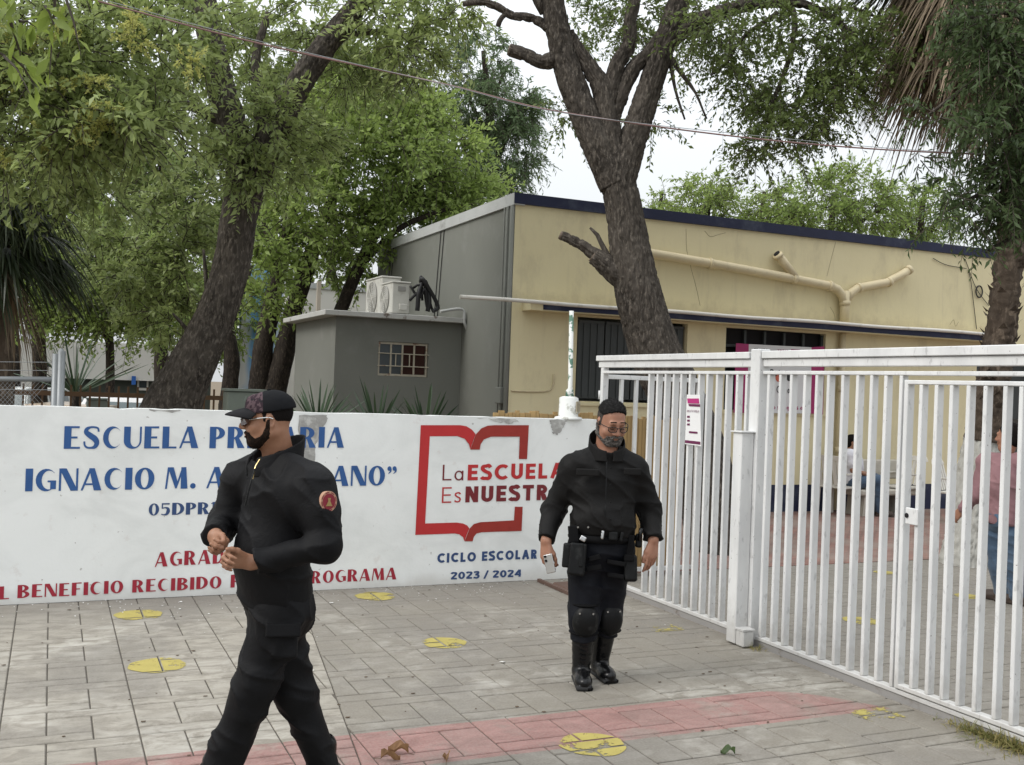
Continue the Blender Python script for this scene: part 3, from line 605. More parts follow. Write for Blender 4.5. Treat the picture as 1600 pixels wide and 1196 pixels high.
lettering('t os g so', SB, (1193, 639.5), (1254, 640.5), 7, M['magenta'], bn, .4, 1.0, **kw)
quad([(1236, 546), (1250, 546.6), (1250, 550), (1236, 549.4)], 'printed_block', M['magenta'], bn, .004)
for (x, y, m) in ((1194, 592, 'orange'), (1216, 590, 'orange'), (1233, 589, 'ink')): quad([(x+4.5*math.cos(a), y+7*math.sin(a)) for a in np.linspace(0, 6.28, 12, endpoint=False)], 'printed_shape', M[m], bn, .004)
# ================================================================ CONCRETE POST ON THE WALL
M['peel'] = mat('peeling_white_green_paint', (.66, .67, .65), .7, .12, 5, .5, 50, dirt=(.09, .18, .13), ds=11, dth=(.53, .56))
M['peelw'] = mat('peeling_white_paint', (.68, .69, .67), .7, .12, 5, .5, 50, dirt=(.40, .40, .36), ds=10, dth=(.52, .62))
pc = onY(888, 651, WY+.10)
po = thing('wall_post', 'white concrete stub on the wall with a peeling white and green pole', 'post', (pc[0], WY+.10, WH))
MB().tube([(pc[0], WY+.1, WH-.01), (pc[0], WY+.1, WH+.012), (pc[0], WY+.1, WH+.02), (pc[0], WY+.1, WH+.19), (pc[0], WY+.1, WH+.205)], [.135, .125, .092, .089, .06], 24).build('concrete_stub', M['peelw'], po, smooth=True)
tp = onY(893, 486, WY+.1); MB().tube([(pc[0]+.008, WY+.1, WH+.2), (pc[0]+.005, WY+.1, WH+.26), (pc[0]+.01, WY+.1, WH+.28), (tp[0], WY+.1, tp[2])], [.042, .036, .022, .022], 14).build('pole', M['peel'], po, smooth=True)
pn = onY(896.5, 632, WY-.0); Mx = Matrix.Translation((pc[0]+.055, WY+.018, WH+.105)) @ Matrix.Rotation(math.radians(35), 4, 'Z')
M['oldmetal'] = mat('tarnished_plate', (.30, .26, .18), .5, .2, 8, .1, dirt=(.5, .5, .46), ds=14, dth=(.5, .6))
MB().box((-.032, -.006, -.055), (.032, .004, .055), Mx).build('number_plate', M['oldmetal'], po)
# ================================================================ WOODEN SLAT EDGING behind the wall
M['wood'] = mat('pale_timber', (.36, .24, .105), .75, .3, 7, .3, 30, rnd=.25)
sf = thing('slat_fence', 'low fence of upright pale timber slats behind the white wall', 'fence', (4.5, 8.78, 0))
x = 3.72
while x < 5.75:
    wd = random.uniform(.035, .062); h = 1.515+random.uniform(-.02, .018)-.03*max(0, x-4.5)
    MB().box((x, 8.76+random.uniform(-.004, .004), .0), (x+wd-.004, 8.785, h)).build('slat', M['wood'], sf, origin=(x, 8.77, 0)); x += wd
MB().box((3.7, 8.79, .5), (5.75, 8.83, .56)).build('rail', M['wood'], sf)
# ================================================================ WHITE STEEL GATE
GX = 4.55
def gate_mat():
    t = NT('white_gate_enamel'); n = t.noise(5, 5, .6, t.scale(t.pos, (1, 1, .35)))
    c = t.mix(t.ramp(n, .4, .7), (.69, .695, .69), (.57, .575, .575))
    c = t.mix(t.math('MULTIPLY', t.ramp(t.noise(30, 4, .6, t.scale(t.pos, (1, 1, .4))), .60, .70), .6), c, (.36, .36, .36))
    c = t.mix(t.ramp(t.noise(48, 3, .5), .73, .76), c, (.09, .07, .06)); sx = t.node('ShaderNodeSeparateXYZ'); t.set(sx.inputs[0], t.pos); c = t.mix(t.math('MULTIPLY', t.ramp(t.math('ADD', sx.outputs[2], t.math('MULTIPLY', t.noise(14, 5, .7), .5)), .62, .25, True), .5), c, (.33, .31, .28))
    return t.fin(c, .42, t.bump(t.noise(25, 4), .12, .004), 0, .4)
M['gate'] = gate_mat()
def gbox(y0, y1, z0, z1, nm, par, x0=GX, x1=GX+.05, bev=.004): return MB().box((x0, min(y0, y1), z0), (x1, max(y0, y1), z1)).build(nm, M['gate'], par, bevel=bev)
def bars(ys, z0, z1, par, w=.026, d=.05, x=GX):
    me = None
    for y in ys:
        if me is None: o = MB().box((x, y-w/2, z0), (x+d, y+w/2, z1)).build('bar', M['gate'], par, bevel=.003, origin=(x, y, z0)); me = o.data
        else: l = np.array([x+random.uniform(-.002, .002), y, z0])-parent_loc(par); ob = obj('bar', me, None, par, l); ob.rotation_euler = (random.gauss(0, .0022), 0, random.gauss(0, .02))
ga = thing('barred_gate', 'far white barred gate panel between the wall and the gate post', 'gate', (GX, 7.2, 0))
gbox(6.06, 8.335, 2.008, 2.056, 'top_beam', ga, GX-.02, GX+.06); gbox(6.06, 8.31, 1.949, 2.005, 'top_beam', ga, GX-.002, GX+.06)
gbox(6.06, 8.245, 1.895, 1.920, 'rail', ga, GX-.003, GX+.053); gbox(6.06, 7.95, .045, .075, 'bottom_rail', ga, GX-.004, GX+.054)
gbox(8.215, 8.262, .03, 1.947, 'stile', ga, GX-.005, GX+.055)
bars([7.436, 7.309, 7.19, 7.069, 6.956, 6.83, 6.707, 6.59, 6.472, 6.345, 6.218, 6.107], .076, 1.894, ga)
M['steelrail'] = mat('dull_steel_rail', (.28, .27, .26), .5, .2, 5, .2, dirt=(.12, .09, .07), ds=6)
MB().box((GX+.005, 3.0, -.004), (GX+.045, 7.98, .042)).build('ground_rail', M['steelrail'], ga)
gp = thing('gate_post', 'square white gate post with a stub tube welded in front', 'post', (GX, 5.98, 0))
MB().box((GX-.03, 5.925, 0), (GX+.065, 6.03, 2.075)).build('post_tube', M['gate'], gp, bevel=.006)
MB().box((GX-.135, 5.955, .01), (GX-.032, 6.058, 1.485)).build('stub_tube', M['gate'], gp, bevel=.005)
MB().box((GX-.15, 5.94, 1.486), (GX-.02, 6.07, 1.494)).build('stub_cap', M['gate'], gp)
MB().box((GX-.132, 5.865, .005), (GX-.04, 5.953, .115)).build('socket', M['gate'], gp, bevel=.008)
MB().box((GX-.137, 5.86, .116), (GX-.035, 5.956, .128)).build('socket_cap', M['gate'], gp)
gb = thing('barred_gate', 'near white barred gate panel with the latched wicket door', 'gate', (GX, 4.8, 0))
gbox(5.922, 2.4, 2.008, 2.06, 'top_beam', gb, GX-.02, GX+.06); gbox(5.922, 2.4, 1.951, 2.005, 'top_beam', gb, GX-.002, GX+.06)
gbox(5.922, 2.4, 1.897, 1.922, 'rail', gb, GX-.003, GX+.053); gbox(5.90, 3.0, .045, .072, 'bottom_rail', gb, GX-.004, GX+.054)
bars([5.86, 5.736, 5.615, 5.49, 5.368, 5.251, 5.119, 4.995, 4.868, 4.752, 4.627], .073, 1.896, gb)
bars([3.62], .073, 1.896, gb, .04, .05); bars([3.50, 3.37, 3.24, 3.11, 2.98, 2.85, 2.72, 2.59, 2.46], .30, 1.896, gb); gbox(3.598, 2.4, .27, .299, 'rail', gb, GX-.003, GX+.053)
dg = thing('wicket_door', 'white barred wicket door set in the near gate panel', 'door', (GX, 4.2, .075))
gbox(4.582, 3.655, 1.845, 1.870, 'rail', dg, GX-.012, GX+.04); gbox(4.582, 3.655, .080, .108, 'bottom_rail', dg, GX-.012, GX+.04)
gbox(4.590, 4.560, .080, 1.870, 'stile', dg, GX-.014, GX+.042); gbox(3.655, 3.690, .080, 1.870, 'stile', dg, GX-.014, GX+.042)
bars([4.466, 4.35, 4.244, 4.133, 4.025, 3.896, 3.79], .109, 1.844, dg, .026, .05, GX-.010)
lk = onX(1422, 806, GX-.02)
MB().box((GX-.028, lk[1]-.062, lk[2]-.05), (GX-.016, lk[1]+.03, lk[2]+.045)).build('lock_plate', M['gate'], dg, bevel=.004)
MB().tube([(GX-.034, lk[1]+.015, lk[2]), (GX-.03, lk[1]+.015, lk[2])], .014, 12).build('keyhole', M['dark'], dg)
# open leaf swung into the yard
ol = thing('gate_leaf', 'open white barred gate leaf swung back into the yard behind the policeman', 'gate', (4.65, 8.45, 0))
def lbox(x0, x1, z0, z1, nm): return MB().box((x0, 8.43, z0), (x1, 8.47, z1)).build(nm, M['gate'], ol, bevel=.003)
lbox(4.69, 5.72, 1.85, 1.89, 'rail'); lbox(4.69, 5.72, .045, .085, 'bottom_rail'); lbox(4.66, 4.69-.001, .045, 1.89, 'stile'); lbox(5.72+.001, 5.75, .045, 1.89, 'stile')
for x in (4.86, 5.02, 5.19, 5.36, 5.53): lbox(x, x+.03, .086, 1.849, 'bar')
MB().tube([(4.635, 8.43, 1.66), (4.635, 8.43, 1.74)], .013, 8).build('hinge', M['gate'], ol, smooth=True)
# paper notice tied to the bars
nx = thing('paper_notice', 'white and purple printed paper notice fixed to the gate bars', 'notice', onX(1083, 697, GX-.02))
gpX = lambda x, y: onX(x, y, GX-.012); M['paper'] = mat('paper', (.74, .74, .74), .7, .03, 3, .05, 9); M['plum'] = mat('plum_print', (.13, .018, .07), .6, .1, 3, 0); M['pink'] = mat('pink_print', (.42, .03, .17), .6, .1, 3, 0)
nq = lambda pts, nm, m, off: quad(pts, nm, m, nx, off, gpX, (-1, 0, 0))
nq([(1073, 617), (1093.5, 617), (1095.5, 697.5), (1070, 694)], 'sheet', M['paper'], 0)
nq([(1074, 623), (1092, 623), (1093, 631), (1075, 630.5)], 'printed_block', M['pink'], .003); nq([(1076, 631.5), (1094, 632), (1094, 636), (1077, 635)], 'printed_block', M['plum'], .003)
nq([(1071, 688), (1094.5, 690.5), (1094.6, 695), (1070.6, 692.2)], 'printed_block', M['plum'], .003); nq([(1077, 674), (1090, 675), (1090, 678), (1077, 677)], 'printed_block', M['plum'], .003)
kn = dict(plane=gpX, nrm=(-1, 0, 0), dy=.006, name='printed_lettering')
lettering('UBICA TU CASILLA', {**SB, 'B': SB['R']}, (1074, 644), (1093, 644.5), 3.2, M['plum'], nx, .14, .4, **kn)
for y in (650, 656, 662): nq([(1074, y), (1078, y), (1078, y+3), (1074, y+3)], 'printed_dot', M['plum'], .003)
# rusty plate at the gate threshold
M['rust'] = mat('rusty_steel', (.10, .062, .048), .75, .35, 6, .4, 40, dirt=(.24, .19, .16), ds=5)
rp = thing('threshold_ramp', 'rusty steel threshold ramp on the ground by the far gate panel', 'ramp', (4.3, 7.95, 0))
MB().prism([(4.10, 7.72, .003), (4.53, 7.72, .003), (4.53, 7.72, .035), (4.13, 7.72, .028)], (0, .5, 0)).build('plate', M['rust'], rp)
MB().box((4.08, 7.695, .003), (4.53, 7.718, .042)).build('front_lip', M['rust'], rp)
MB().box((4.05, 7.695, .003), (4.079, 8.40, .03)).build('side_angle', M['rust'], rp)
# ================================================================ TREES
def leaf_mat(name, c1, c2, tr=.35, rough=.5):
    t = NT(name); a = t.node('ShaderNodeAttribute', attribute_name='tint')
    col = t.mix(a.outputs['Fac'], c1, c2); t.fin(col, rough, None, 0, .35)
    tl = t.node('ShaderNodeBsdfTranslucent'); t.set(tl.inputs[0], t.mix(.5, col, mul(c2, 1.6)))
    ms = t.node('ShaderNodeMixShader'); ms.inputs[0].default_value = tr
    o = t.n['Material Output']; t.t.links.new(t.b.outputs[0], ms.inputs[1]); t.t.links.new(tl.outputs[0], ms.inputs[2]); t.t.links.new(ms.outputs[0], o.inputs[0])
    return t.m
def bark_mat(name, c, c2, sc=34, bmp=.8):
    t = NT(name); v = t.scale(t.pos, (1, 1, .36)); n = t.noise(sc, 4, .6, v, .3); n2 = t.noise(1.3, 4); n3 = t.noise(sc*.45, 5, .65, v, .6)
    col = t.mix(t.ramp(n3, .36, .62), mul(c, .7), t.mix(.35, c, c2)); col = t.mix(t.ramp(n, .52, .64), col, c2); col = t.mix(t.math('MULTIPLY', t.ramp(n2, .45, .7), .3), col, mul(c2, 1.1))
    nb = t.bump(n3, bmp, .03); return t.fin(col, .92, t.bump(n, bmp, .015, nb), 0, .2)
M['bark'] = bark_mat('grey_brown_bark', (.038, .032, .027), (.135, .117, .098), 36); M['barkdark'] = bark_mat('dark_bark', (.022, .018, .015), (.07, .055, .043)); M['cutwood'] = mat('weathered_cut_wood', (.17, .135, .105), .9, .3, 14, .6, 60)
M['barkpalm'] = bark_mat('fibrous_palm_bark', (.06, .045, .034), (.16, .125, .095), 16, .9); M['whitewash'] = mat('rough_whitewash', (.40, .395, .365), .9, .2, 9, 1.0, 22, dirt=(.30, .28, .24), ds=6)
M['leaf_ash'] = leaf_mat('grey_green_leaves', (0.085, 0.125, 0.045), (0.32, 0.385, 0.14), .38, .42); M['leaf_oak'] = leaf_mat('olive_green_leaves', (0.062, 0.09, 0.025), (0.178, 0.232, 0.07)); M['leaf_light'] = leaf_mat('light_green_leaves', (.085, .14, .03), (.27, .35, .095), .4)
M['leaf_dark'] = leaf_mat('dark_green_leaves', (0.034, 0.062, 0.022), (0.093, 0.136, 0.053)); M['leaf_cyp'] = leaf_mat('blue_green_needles', (0.062, 0.102, 0.046), (0.147, 0.214, 0.096)); M['leaf_flower'] = leaf_mat('yellow_green_blossom', (.28, .30, .07), (.50, .50, .17), .4)
M['frond'] = leaf_mat('dark_palm_frond', (.012, .020, .009), (.050, .066, .030), .15, .4); M['deadfrond'] = leaf_mat('dry_palm_thatch', (.075, .052, .033), (.34, .27, .19), .15, .8); M['agave'] = leaf_mat('agave_leaf', (.022, .045, .022), (.075, .115, .060), .1, .45)
M['twig'] = mat('grey_twig', (.07, .058, .046), .9, .3, 8, 0)
def bark_tube(pts, rads, n=28, step=.05, amp=.012, lam=(.045, .16), flare=None, seed=0):
    if n > 40: n = int(np.clip(2*math.pi*max(rads)/(lam[0]*.40), 24, 190))
    p = catmull(pts, 10); rr = np.interp(np.linspace(0, 1, len(p)), np.linspace(0, 1, len(rads)), rads)
    s = np.r_[0, np.cumsum(np.linalg.norm(np.diff(p, axis=0), axis=1))]; m = max(4, int(s[-1]/step)); t = np.linspace(0, s[-1], m)
    p = np.stack([np.interp(t, s, p[:, k]) for k in range(3)], 1); rr = np.interp(t, s, rr)
    tg = np.gradient(p, axis=0); tg /= np.linalg.norm(tg, axis=1)[:, None]
    nr = np.cross(tg[0], [0, 1, 0.02]); nr /= np.linalg.norm(nr); N = []
    for i in range(m): nr = nr-tg[i]*(nr@tg[i]); nr /= np.linalg.norm(nr); N.append(nr)
    N = np.array(N); B = np.cross(tg, N); th = np.linspace(0, 2*math.pi, n, endpoint=False)
    TH, SS = np.meshgrid(th, t); RR = np.repeat(rr[:, None], n, 1)
    q = np.stack([np.cos(TH)*RR/lam[0]+seed*7.3, np.sin(TH)*RR/lam[0], SS/lam[1]], -1)
    rid = np.abs(2*vnoise(q)-1); rid2 = np.abs(2*vnoise(q*2.1+11)-1)
    big = vnoise(np.stack([np.cos(TH)*1.6+seed, np.sin(TH)*1.6, SS/.5], -1))-.5
    d = amp*(np.minimum(1, rid*2.4)-1)+amp*.45*(np.minimum(1, rid2*2.2)-1)+RR*.10*big
    RR = RR+np.where(RR > amp*2.5, d, 0)
    V = p[:, None, :]+RR[..., None]*(np.cos(TH)[..., None]*N[:, None, :]+np.sin(TH)[..., None]*B[:, None, :])
    V = V.reshape(-1, 3); i, j = np.meshgrid(np.arange(m-1), np.arange(n), indexing='ij'); a = i*n+j; b = i*n+(j+1) % n
    F = np.stack([a, b, b+n, a+n], -1).reshape(-1, 4)
    # caps
    c0 = len(V); V = np.vstack([V, p[:1], p[-1:]]); jj = np.arange(n); e = (m-1)*n
    F = np.vstack([F, np.stack([jj*0+c0, (jj+1) % n, jj, jj*0+c0], -1)[:, [0, 1, 2, 2]], np.stack([jj*0+c0+1, e+jj, e+(jj+1) % n, e+(jj+1) % n], -1)])
    return V, F
class Acc:
    def __init__(s): s.V = []; s.F = []; s.A = []; s.n = 0
    def add(s, V, F, A=None): s.V.append(V); s.F.append(F+s.n); s.n += len(V); s.A.append(A if A is not None else np.zeros(len(V))); return s
    def build(s, name, m, parent, smooth=True, attr=False, **kw):
        V = np.vstack(s.V); F = np.vstack(s.F)
        tri = F[:, 2] == F[:, 3]
        V = V-parent_loc(parent)
        if tri.any():      # cap fans: keep as real triangles
            me = bpy.data.meshes.new(name); q = F[~tri]; tr = F[tri][:, :3]
            me.vertices.add(len(V)); me.vertices.foreach_set('co', V.astype(np.float32).ravel())
            li = np.concatenate([q.ravel(), tr.ravel()]).astype(np.int32); me.loops.add(len(li)); me.loops.foreach_set('vertex_index', li)
            me.polygons.add(len(q)+len(tr)); me.polygons.foreach_set('loop_start', np.concatenate([np.arange(len(q))*4, len(q)*4+np.arange(len(tr))*3]).astype(np.int32))
            me.polygons.foreach_set('use_smooth', np.full(len(q)+len(tr), smooth)); me.update(calc_edges=True); me.validate()
        else: me = mesh_np(name, V, F, smooth, np.concatenate(s.A) if attr else None)
        return obj(name, me, m, parent, None, **kw)
def limb(acc, pts, D, n=24, step=.06, amp=.012, lam=(.045, .16), seed=0):
    """pts: (px, py, width px[, depth])"""
    w = [P(q[0], q[1], q[3] if len(q) > 3 else D) for q in pts]; r = [R(q[2], q[3] if len(q) > 3 else D) for q in pts]
    acc.add(*bark_tube(w, r, n, step, amp, lam, seed=seed)); return w
def leaves(acc, tw, base, tipdir, up, L, asp, tint):
    """vectorised leaf quads: base points, directions, normals"""
    s = np.cross(tipdir, up); s /= np.linalg.norm(s, axis=1)[:, None]+1e-9; nn = np.cross(s, tipdir)
    L = L[:, None]; mid = base+tipdir*L*.48
    V = np.stack([base, mid+s*L*asp*.5+nn*L*.07, base+tipdir*L-nn*L*.06, mid-s*L*asp*.5+nn*L*.07], 1).reshape(-1, 3)
    k = np.arange(len(base))*4; F = np.stack([k, k+1, k+2, k+3], 1); acc.add(V, F, np.repeat(tint, 4))
def unit(v): return v/(np.linalg.norm(v, axis=-1, keepdims=True)+1e-9)
def foliage(blobs, L=.075, asp=.36, per=14, tl=.38, droop=.45, lv=None, tw=None, hang=.35, bias=0.0, shell=.33):
    """blobs: (px, py, rx px, ry px, depth, depth radius m, twigs)"""
    lv = lv or Acc(); tw = tw or Acc()
    for (x, y, rx, ry, D, rd, nt_) in blobs:
        c = P(x, y, D); sx, sy = rx*D/FO, ry*D/FO
        d = unit(rng.normal(size=(nt_, 3))); rr = rng.random(nt_)**shell*.93; q = d*rr[:, None]
        st = c+AR*q[:, :1]*sx+AU*q[:, 1:2]*sy+AF*q[:, 2:]*rd
        # clumping: pull towards a few random nodes
        k = max(3, nt_//22); nodes = st[rng.integers(0, nt_, k)]; near = nodes[np.argmin(((st[:, None, :]-nodes[None])**2).sum(-1), 1)]; st = st+(near-st)*.45
        dr = unit(AR*d[:, :1]+AU*d[:, 1:2]*.7+AF*d[:, 2:]+rng.normal(size=(nt_, 3))*.6); ln = tl*(.5+rng.random(nt_))
        tt = (np.arange(per)+.6)/per; Lw = ln[:, None]*tt[None]
        pos = st[:, None, :]+dr[:, None, :]*Lw[..., None]; pos[..., 2] -= droop*ln[:, None]*tt[None]**2
        tdir = dr[:, None, :]+np.zeros((1, per, 1)); tdir = tdir.copy(); tdir[..., 2] -= 2*droop*tt[None]; tdir = unit(tdir)
        lat = unit(np.cross(tdir, rng.normal(size=(nt_, per, 3)))); ld = unit(tdir*.55+lat*.8+np.array([0, 0, -hang])); up = unit(rng.normal(size=(nt_, per, 3))*.75+np.array([0, 0, 1.0]))
        ti = np.clip(.28*rng.random((nt_, 1))+.40*rng.random((nt_, per))+.32*(near[:, None, 2]*0+rng.random(k)[np.argmin(((st[:, None, :]-nodes[None])**2).sum(-1), 1)][:, None])+bias, 0, 1)
        leaves(lv, None, pos.reshape(-1, 3), ld.reshape(-1, 3), up.reshape(-1, 3), (L*(.65+.7*rng.random((nt_, per)))).ravel(), asp, ti.ravel())
        # twig strips: 3-sided
        tq = np.array([0, .5, 1.0]); pc_ = st[:, None, :]+dr[:, None, :]*(ln[:, None]*tq[None])[..., None]; pc_[..., 2] -= droop*ln[:, None]*tq[None]**2
        s1 = unit(np.cross(dr, [0, 0, 1.0])); s2 = np.cross(s1, dr); w_ = np.array([.006, .004, .0015])*(L/.075)
        ring = [pc_+w_[None, :, None]*(math.cos(a)*s1[:, None, :]+math.sin(a)*s2[:, None, :]) for a in (0, 2.1, 4.2)]
        V = np.stack(ring, 2).reshape(-1, 3); b = (np.arange(nt_)*9)[:, None]
        f = np.array([[i*3+j, i*3+(j+1) % 3, i*3+3+(j+1) % 3, i*3+3+j] for i in range(2) for j in range(3)]); tw.add(V, (b[:, :, None]+f[None]).reshape(-1, 4))
    return lv, tw
def tree(name, label, base, limbs, D, blobs, leafm, barkm, group=None, fk={}, tk={}, extra=None):
    t = thing(name, label, 'tree', base, group); acc = Acc()
    for k, l in enumerate(limbs): limb(acc, l, D, seed=k+1, **{**tk, **({'n': 12, 'step': .09, 'amp': .005} if l[0][2] < 20 else {})})
    if limbs: acc.build('trunk', barkm, t)
    if blobs:
        lv, tw = foliage(blobs, **fk)
        lv.build('crown', leafm, t, smooth=False, attr=True); tw.build('twigs', M['twig'], t)
    return t
# ---- big tree inside the gate
D2 = 11.6
T2 = tree('leaning_tree', 'big leaning grey-barked tree with forked trunk rising behind the gate', onZ(1132, 862), [
  [(1140, 905, 125), (1130, 860, 108), (1100, 740, 95), (1060, 630, 88), (1024, 550, 80), (1001, 470, 74), (989, 410, 68), (979, 350, 60), (969, 300, 57), (958, 258, 56), (950, 228, 40)],
  [(962, 290, 54), (938, 235, 52), (905, 160, 47), (884, 100, 43), (870, 40, 39), (856, -40, 36), (830, -150, 30)],
  [(968, 285, 52), (985, 230, 46), (1003, 175, 42), (1030, 90, 39), (1055, 20, 36), (1085, -60, 32), (1110, -160, 26)],
  [(957, 255, 50), (948, 190, 40), (942, 140, 35), (925, 112, 28), (905, 80, 22), (890, 50, 17)],
  [(948, 185, 30), (962, 108, 26), (983, 70, 24), (985, 30, 22), (1000, -30, 20)], [(952, 200, 24), (985, 115, 26), (1012, 85, 24), (1035, 55, 22)],
  [(1040, 70, 30), (1075, 42, 28), (1120, 22, 25), (1190, 3, 22), (1250, 5, 16), (1300, 28, 11), (1335, 55, 6)],
  [(1190, 6, 12), (1238, 15, 11), (1238, 70, 9), (1222, 125, 8), (1203, 172, 7), (1212, 205, 5), (1232, 240, 3)],
  [(1300, 22, 8), (1318, 50, 6), (1325, 100, 5), (1345, 150, 3)], [(1215, 20, 8), (1160, 60, 7), (1135, 100, 5), (1110, 118, 3)], [(1270, 15, 8), (1340, 15, 6), (1400, 45, 3)],
  [(1045, 85, 9), (1062, 112, 8), (1085, 142, 6), (1104, 186, 4)], [(1046, 90, 8), (1055, 140, 6), (1070, 187, 3)],
  [(872, 92, 30), (845, 97, 24), (822, 86, 22), (796, 78, 20)], [(868, 50, 20), (835, 30, 15), (800, 24, 14), (775, 10, 13), (748, 3, 12), (723, 7, 8)], [(790, 22, 8), (782, 30, 8), (778, 41, 9)], [(850, 20, 14), (835, -10, 16), (825, -50, 18)],
  [(1000, 446, 52), (968, 430, 40), (944, 412, 33), (928, 400, 27)], [(950, 412, 28), (915, 388, 19), (895, 376, 17), (876, 368, 15)], [(955, 410, 12), (942, 385, 9), (934, 368, 8), (922, 356, 5)]],
  D2, [(1150, 40, 120, 70, 11.2, 1.2, 170), (1235, 95, 95, 80, 11.6, 1.0, 190), (1310, 60, 80, 60, 11.4, 1.0, 130), (1330, 125, 65, 65, 11.2, .8, 150), (1215, 150, 60, 55, 11.5, .8, 90), (1205, 215, 60, 40, 11.3, .6, 100), (1150, 130, 50, 60, 11.8, .8, 60),
   (985, 30, 60, 60, 12.3, 1.0, 130), (905, 40, 60, 50, 12.6, .8, 40), (880, 170, 25, 35, 11.8, .4, 16), (1280, 165, 60, 50, 11.2, .7, 90), (1100, 40, 60, 50, 12, .8, 70), (1370, 60, 50, 60, 11.6, .7, 70), (950, -120, 260, 90, 11.6, 2.2, 240), (1030, 190, 40, 40, 12, .5, 22), (700, 8, 80, 22, 12.3, .6, 18)],
  M['leaf_oak'], M['bark'], fk=dict(L=.062, asp=.44, per=15, tl=.36, droop=.38, hang=.15), tk=dict(n=64, step=.02, amp=.017, lam=(.034, .115)))
for (a, b, w_) in (((798, 79), (794.5, 77.8), 17), ((878, 369), (874.5, 367.2), 13), ((929, 401), (926.5, 399), 22)):
    MB().tube([P(*a, D2), P(*b, D2)], R(w_, D2), 14).build('cut_face', M['cutwood'], T2, smooth=True)
# ---- big tree behind the wall on the left
D1 = 12.0
tree('street_tree', 'thick curved tree trunk with dense grey-green crown behind the white wall', onZ(262, 760, 0)*0+np.array([*P(262, 640, D1)[:2], 0]), [
  [(240, 800, 140), (252, 700, 108), (268, 640, 92), (288, 595, 79), (318, 535, 67), (345, 470, 60), (364, 400, 58), (375, 330, 57), (386, 285, 62)],
  [(383, 310, 50), (366, 210, 48), (342, 125, 44), (325, 40, 40), (312, -70, 34)], [(388, 300, 48), (425, 215, 45), (465, 135, 42), (510, 70, 38), (560, 8, 34), (620, -70, 28)],
  [(350, 195, 16), (320, 178, 15), (285, 163, 14), (235, 165, 12), (190, 150, 8)], [(520, 62, 14), (580, 50, 11), (640, 60, 8), (680, 90, 4)], [(400, 280, 22), (405, 180, 18), (400, 90, 15), (420, 20, 12)], [(310, 560, 10), (295, 520, 9), (270, 490, 5)], [(325, 480, 8), (322, 440, 8), (318, 390, 5)]],
  D1, [(60, 60, 120, 90, 9.2, .9, 210), (190, 95, 120, 90, 9.6, .9, 250), (70, 185, 120, 65, 9.0, .7, 200), (200, 190, 80, 40, 9.3, .6, 100), (290, 60, 90, 80, 11, .8, 170), (130, -60, 220, 70, 10, 1.2, 160), (410, 190, 60, 70, 11.6, .5, 110), (370, 260, 40, 50, 11.5, .4, 70), (380, 60, 60, 70, 12.6, .8, 110),
   (600, 40, 95, 50, 12.2, .8, 150), (650, 90, 45, 40, 12, .6, 70), (540, 110, 60, 50, 12.6, .7, 80), (480, 30, 60, 50, 12.6, .7, 90), (700, 15, 50, 30, 12.2, .5, 40), (300, 180, 60, 60, 12.4, .6, 60), (480, 200, 50, 60, 12.6, .6, 60), (450, 250, 45, 50, 12.8, .5, 60), (300, 400, 45, 80, 12.4, .5, 90), (262, 480, 36, 50, 12.3, .4, 50), (215, 420, 50, 60, 12.5, .5, 90), (270, 340, 50, 70, 12.6, .5, 100), (165, 380, 50, 60, 13, .5, 80), (40, 290, 85, 45, 10.3, .5, 110), (140, 300, 60, 40, 10.8, .5, 60)],
  M['leaf_ash'], M['bark'], fk=dict(L=.090, asp=.38, per=16, tl=.36, droop=.28, hang=.12, bias=.16), tk=dict(n=56, step=.024, amp=.015, lam=(.040, .13)))
# yellow-green blossom clusters at the tips of that crown
bt = thing('flowering_branch', 'leafy branch with pale yellow-green blossom clusters at the upper left', 'branch', P(40, 200, 8.6))
acc = Acc(); limb(acc, [(-260, 120, 16), (-120, 150, 12), (20, 160, 8), (120, 170, 5), (190, 165, 3)], 8.8, n=10, step=.08, amp=.003); acc.build('limb', M['bark'], bt)
lv, tw = foliage([(x, y, 24, 15, 8.55, .16, 13) for x, y in ((90, 42), (205, 32), (30, 105), (150, 125), (10, 145), (180, 172), (130, 200), (20, 245), (95, 130), (220, 60), (300, 100), (60, 215), (140, 190), (35, 60))], L=.030, asp=.55, per=22, tl=.12, droop=.1, hang=0)
lv.build('blossom', M['leaf_flower'], bt, smooth=False, attr=True); tw.build('twigs', M['twig'], bt, kind='stuff')
lv, tw = foliage([(60, 120, 110, 60, 8.8, .4, 110), (160, 185, 70, 30, 8.7, .3, 60), (20, 230, 60, 40, 8.8, .3, 50)], L=.095, asp=.36, per=13, tl=.32, droop=.3, hang=.15, bias=.22); lv.build('leaves', M['leaf_ash'], bt, smooth=False, attr=True); tw.build('leaf_twigs', M['twig'], bt)
# close leaves, bright yellow-green by their own colour, at the very corner
cb_ = thing('overhanging_branch', 'bright yellow-green leaves hanging into the top left corner', 'branch', P(-60, -40, 4.5))
lv, tw = foliage([(8, 25, 35, 40, 4.6, .12, 5), (60, -5, 50, 22, 4.6, .1, 5), (100, -8, 30, 18, 4.6, .1, 3), (0, 85, 12, 22, 4.6, .08, 3)], L=.11, asp=.32, per=6, tl=.2, droop=.5, hang=.5); lv.build('leaves', leaf_mat('yellow_green_leaves', (.13, .19, .03), (.26, .33, .07), .45), cb_, smooth=False, attr=True); tw.build('twigs', M['twig'], cb_, kind='stuff')
acc = Acc(); limb(acc, [(-300, -60, 16), (-150, -50, 10), (-20, -25, 6), (60, -25, 4), (120, -30, 2)], 4.65, n=8, step=.08, amp=.001); acc.build('limb', M['bark'], cb_)
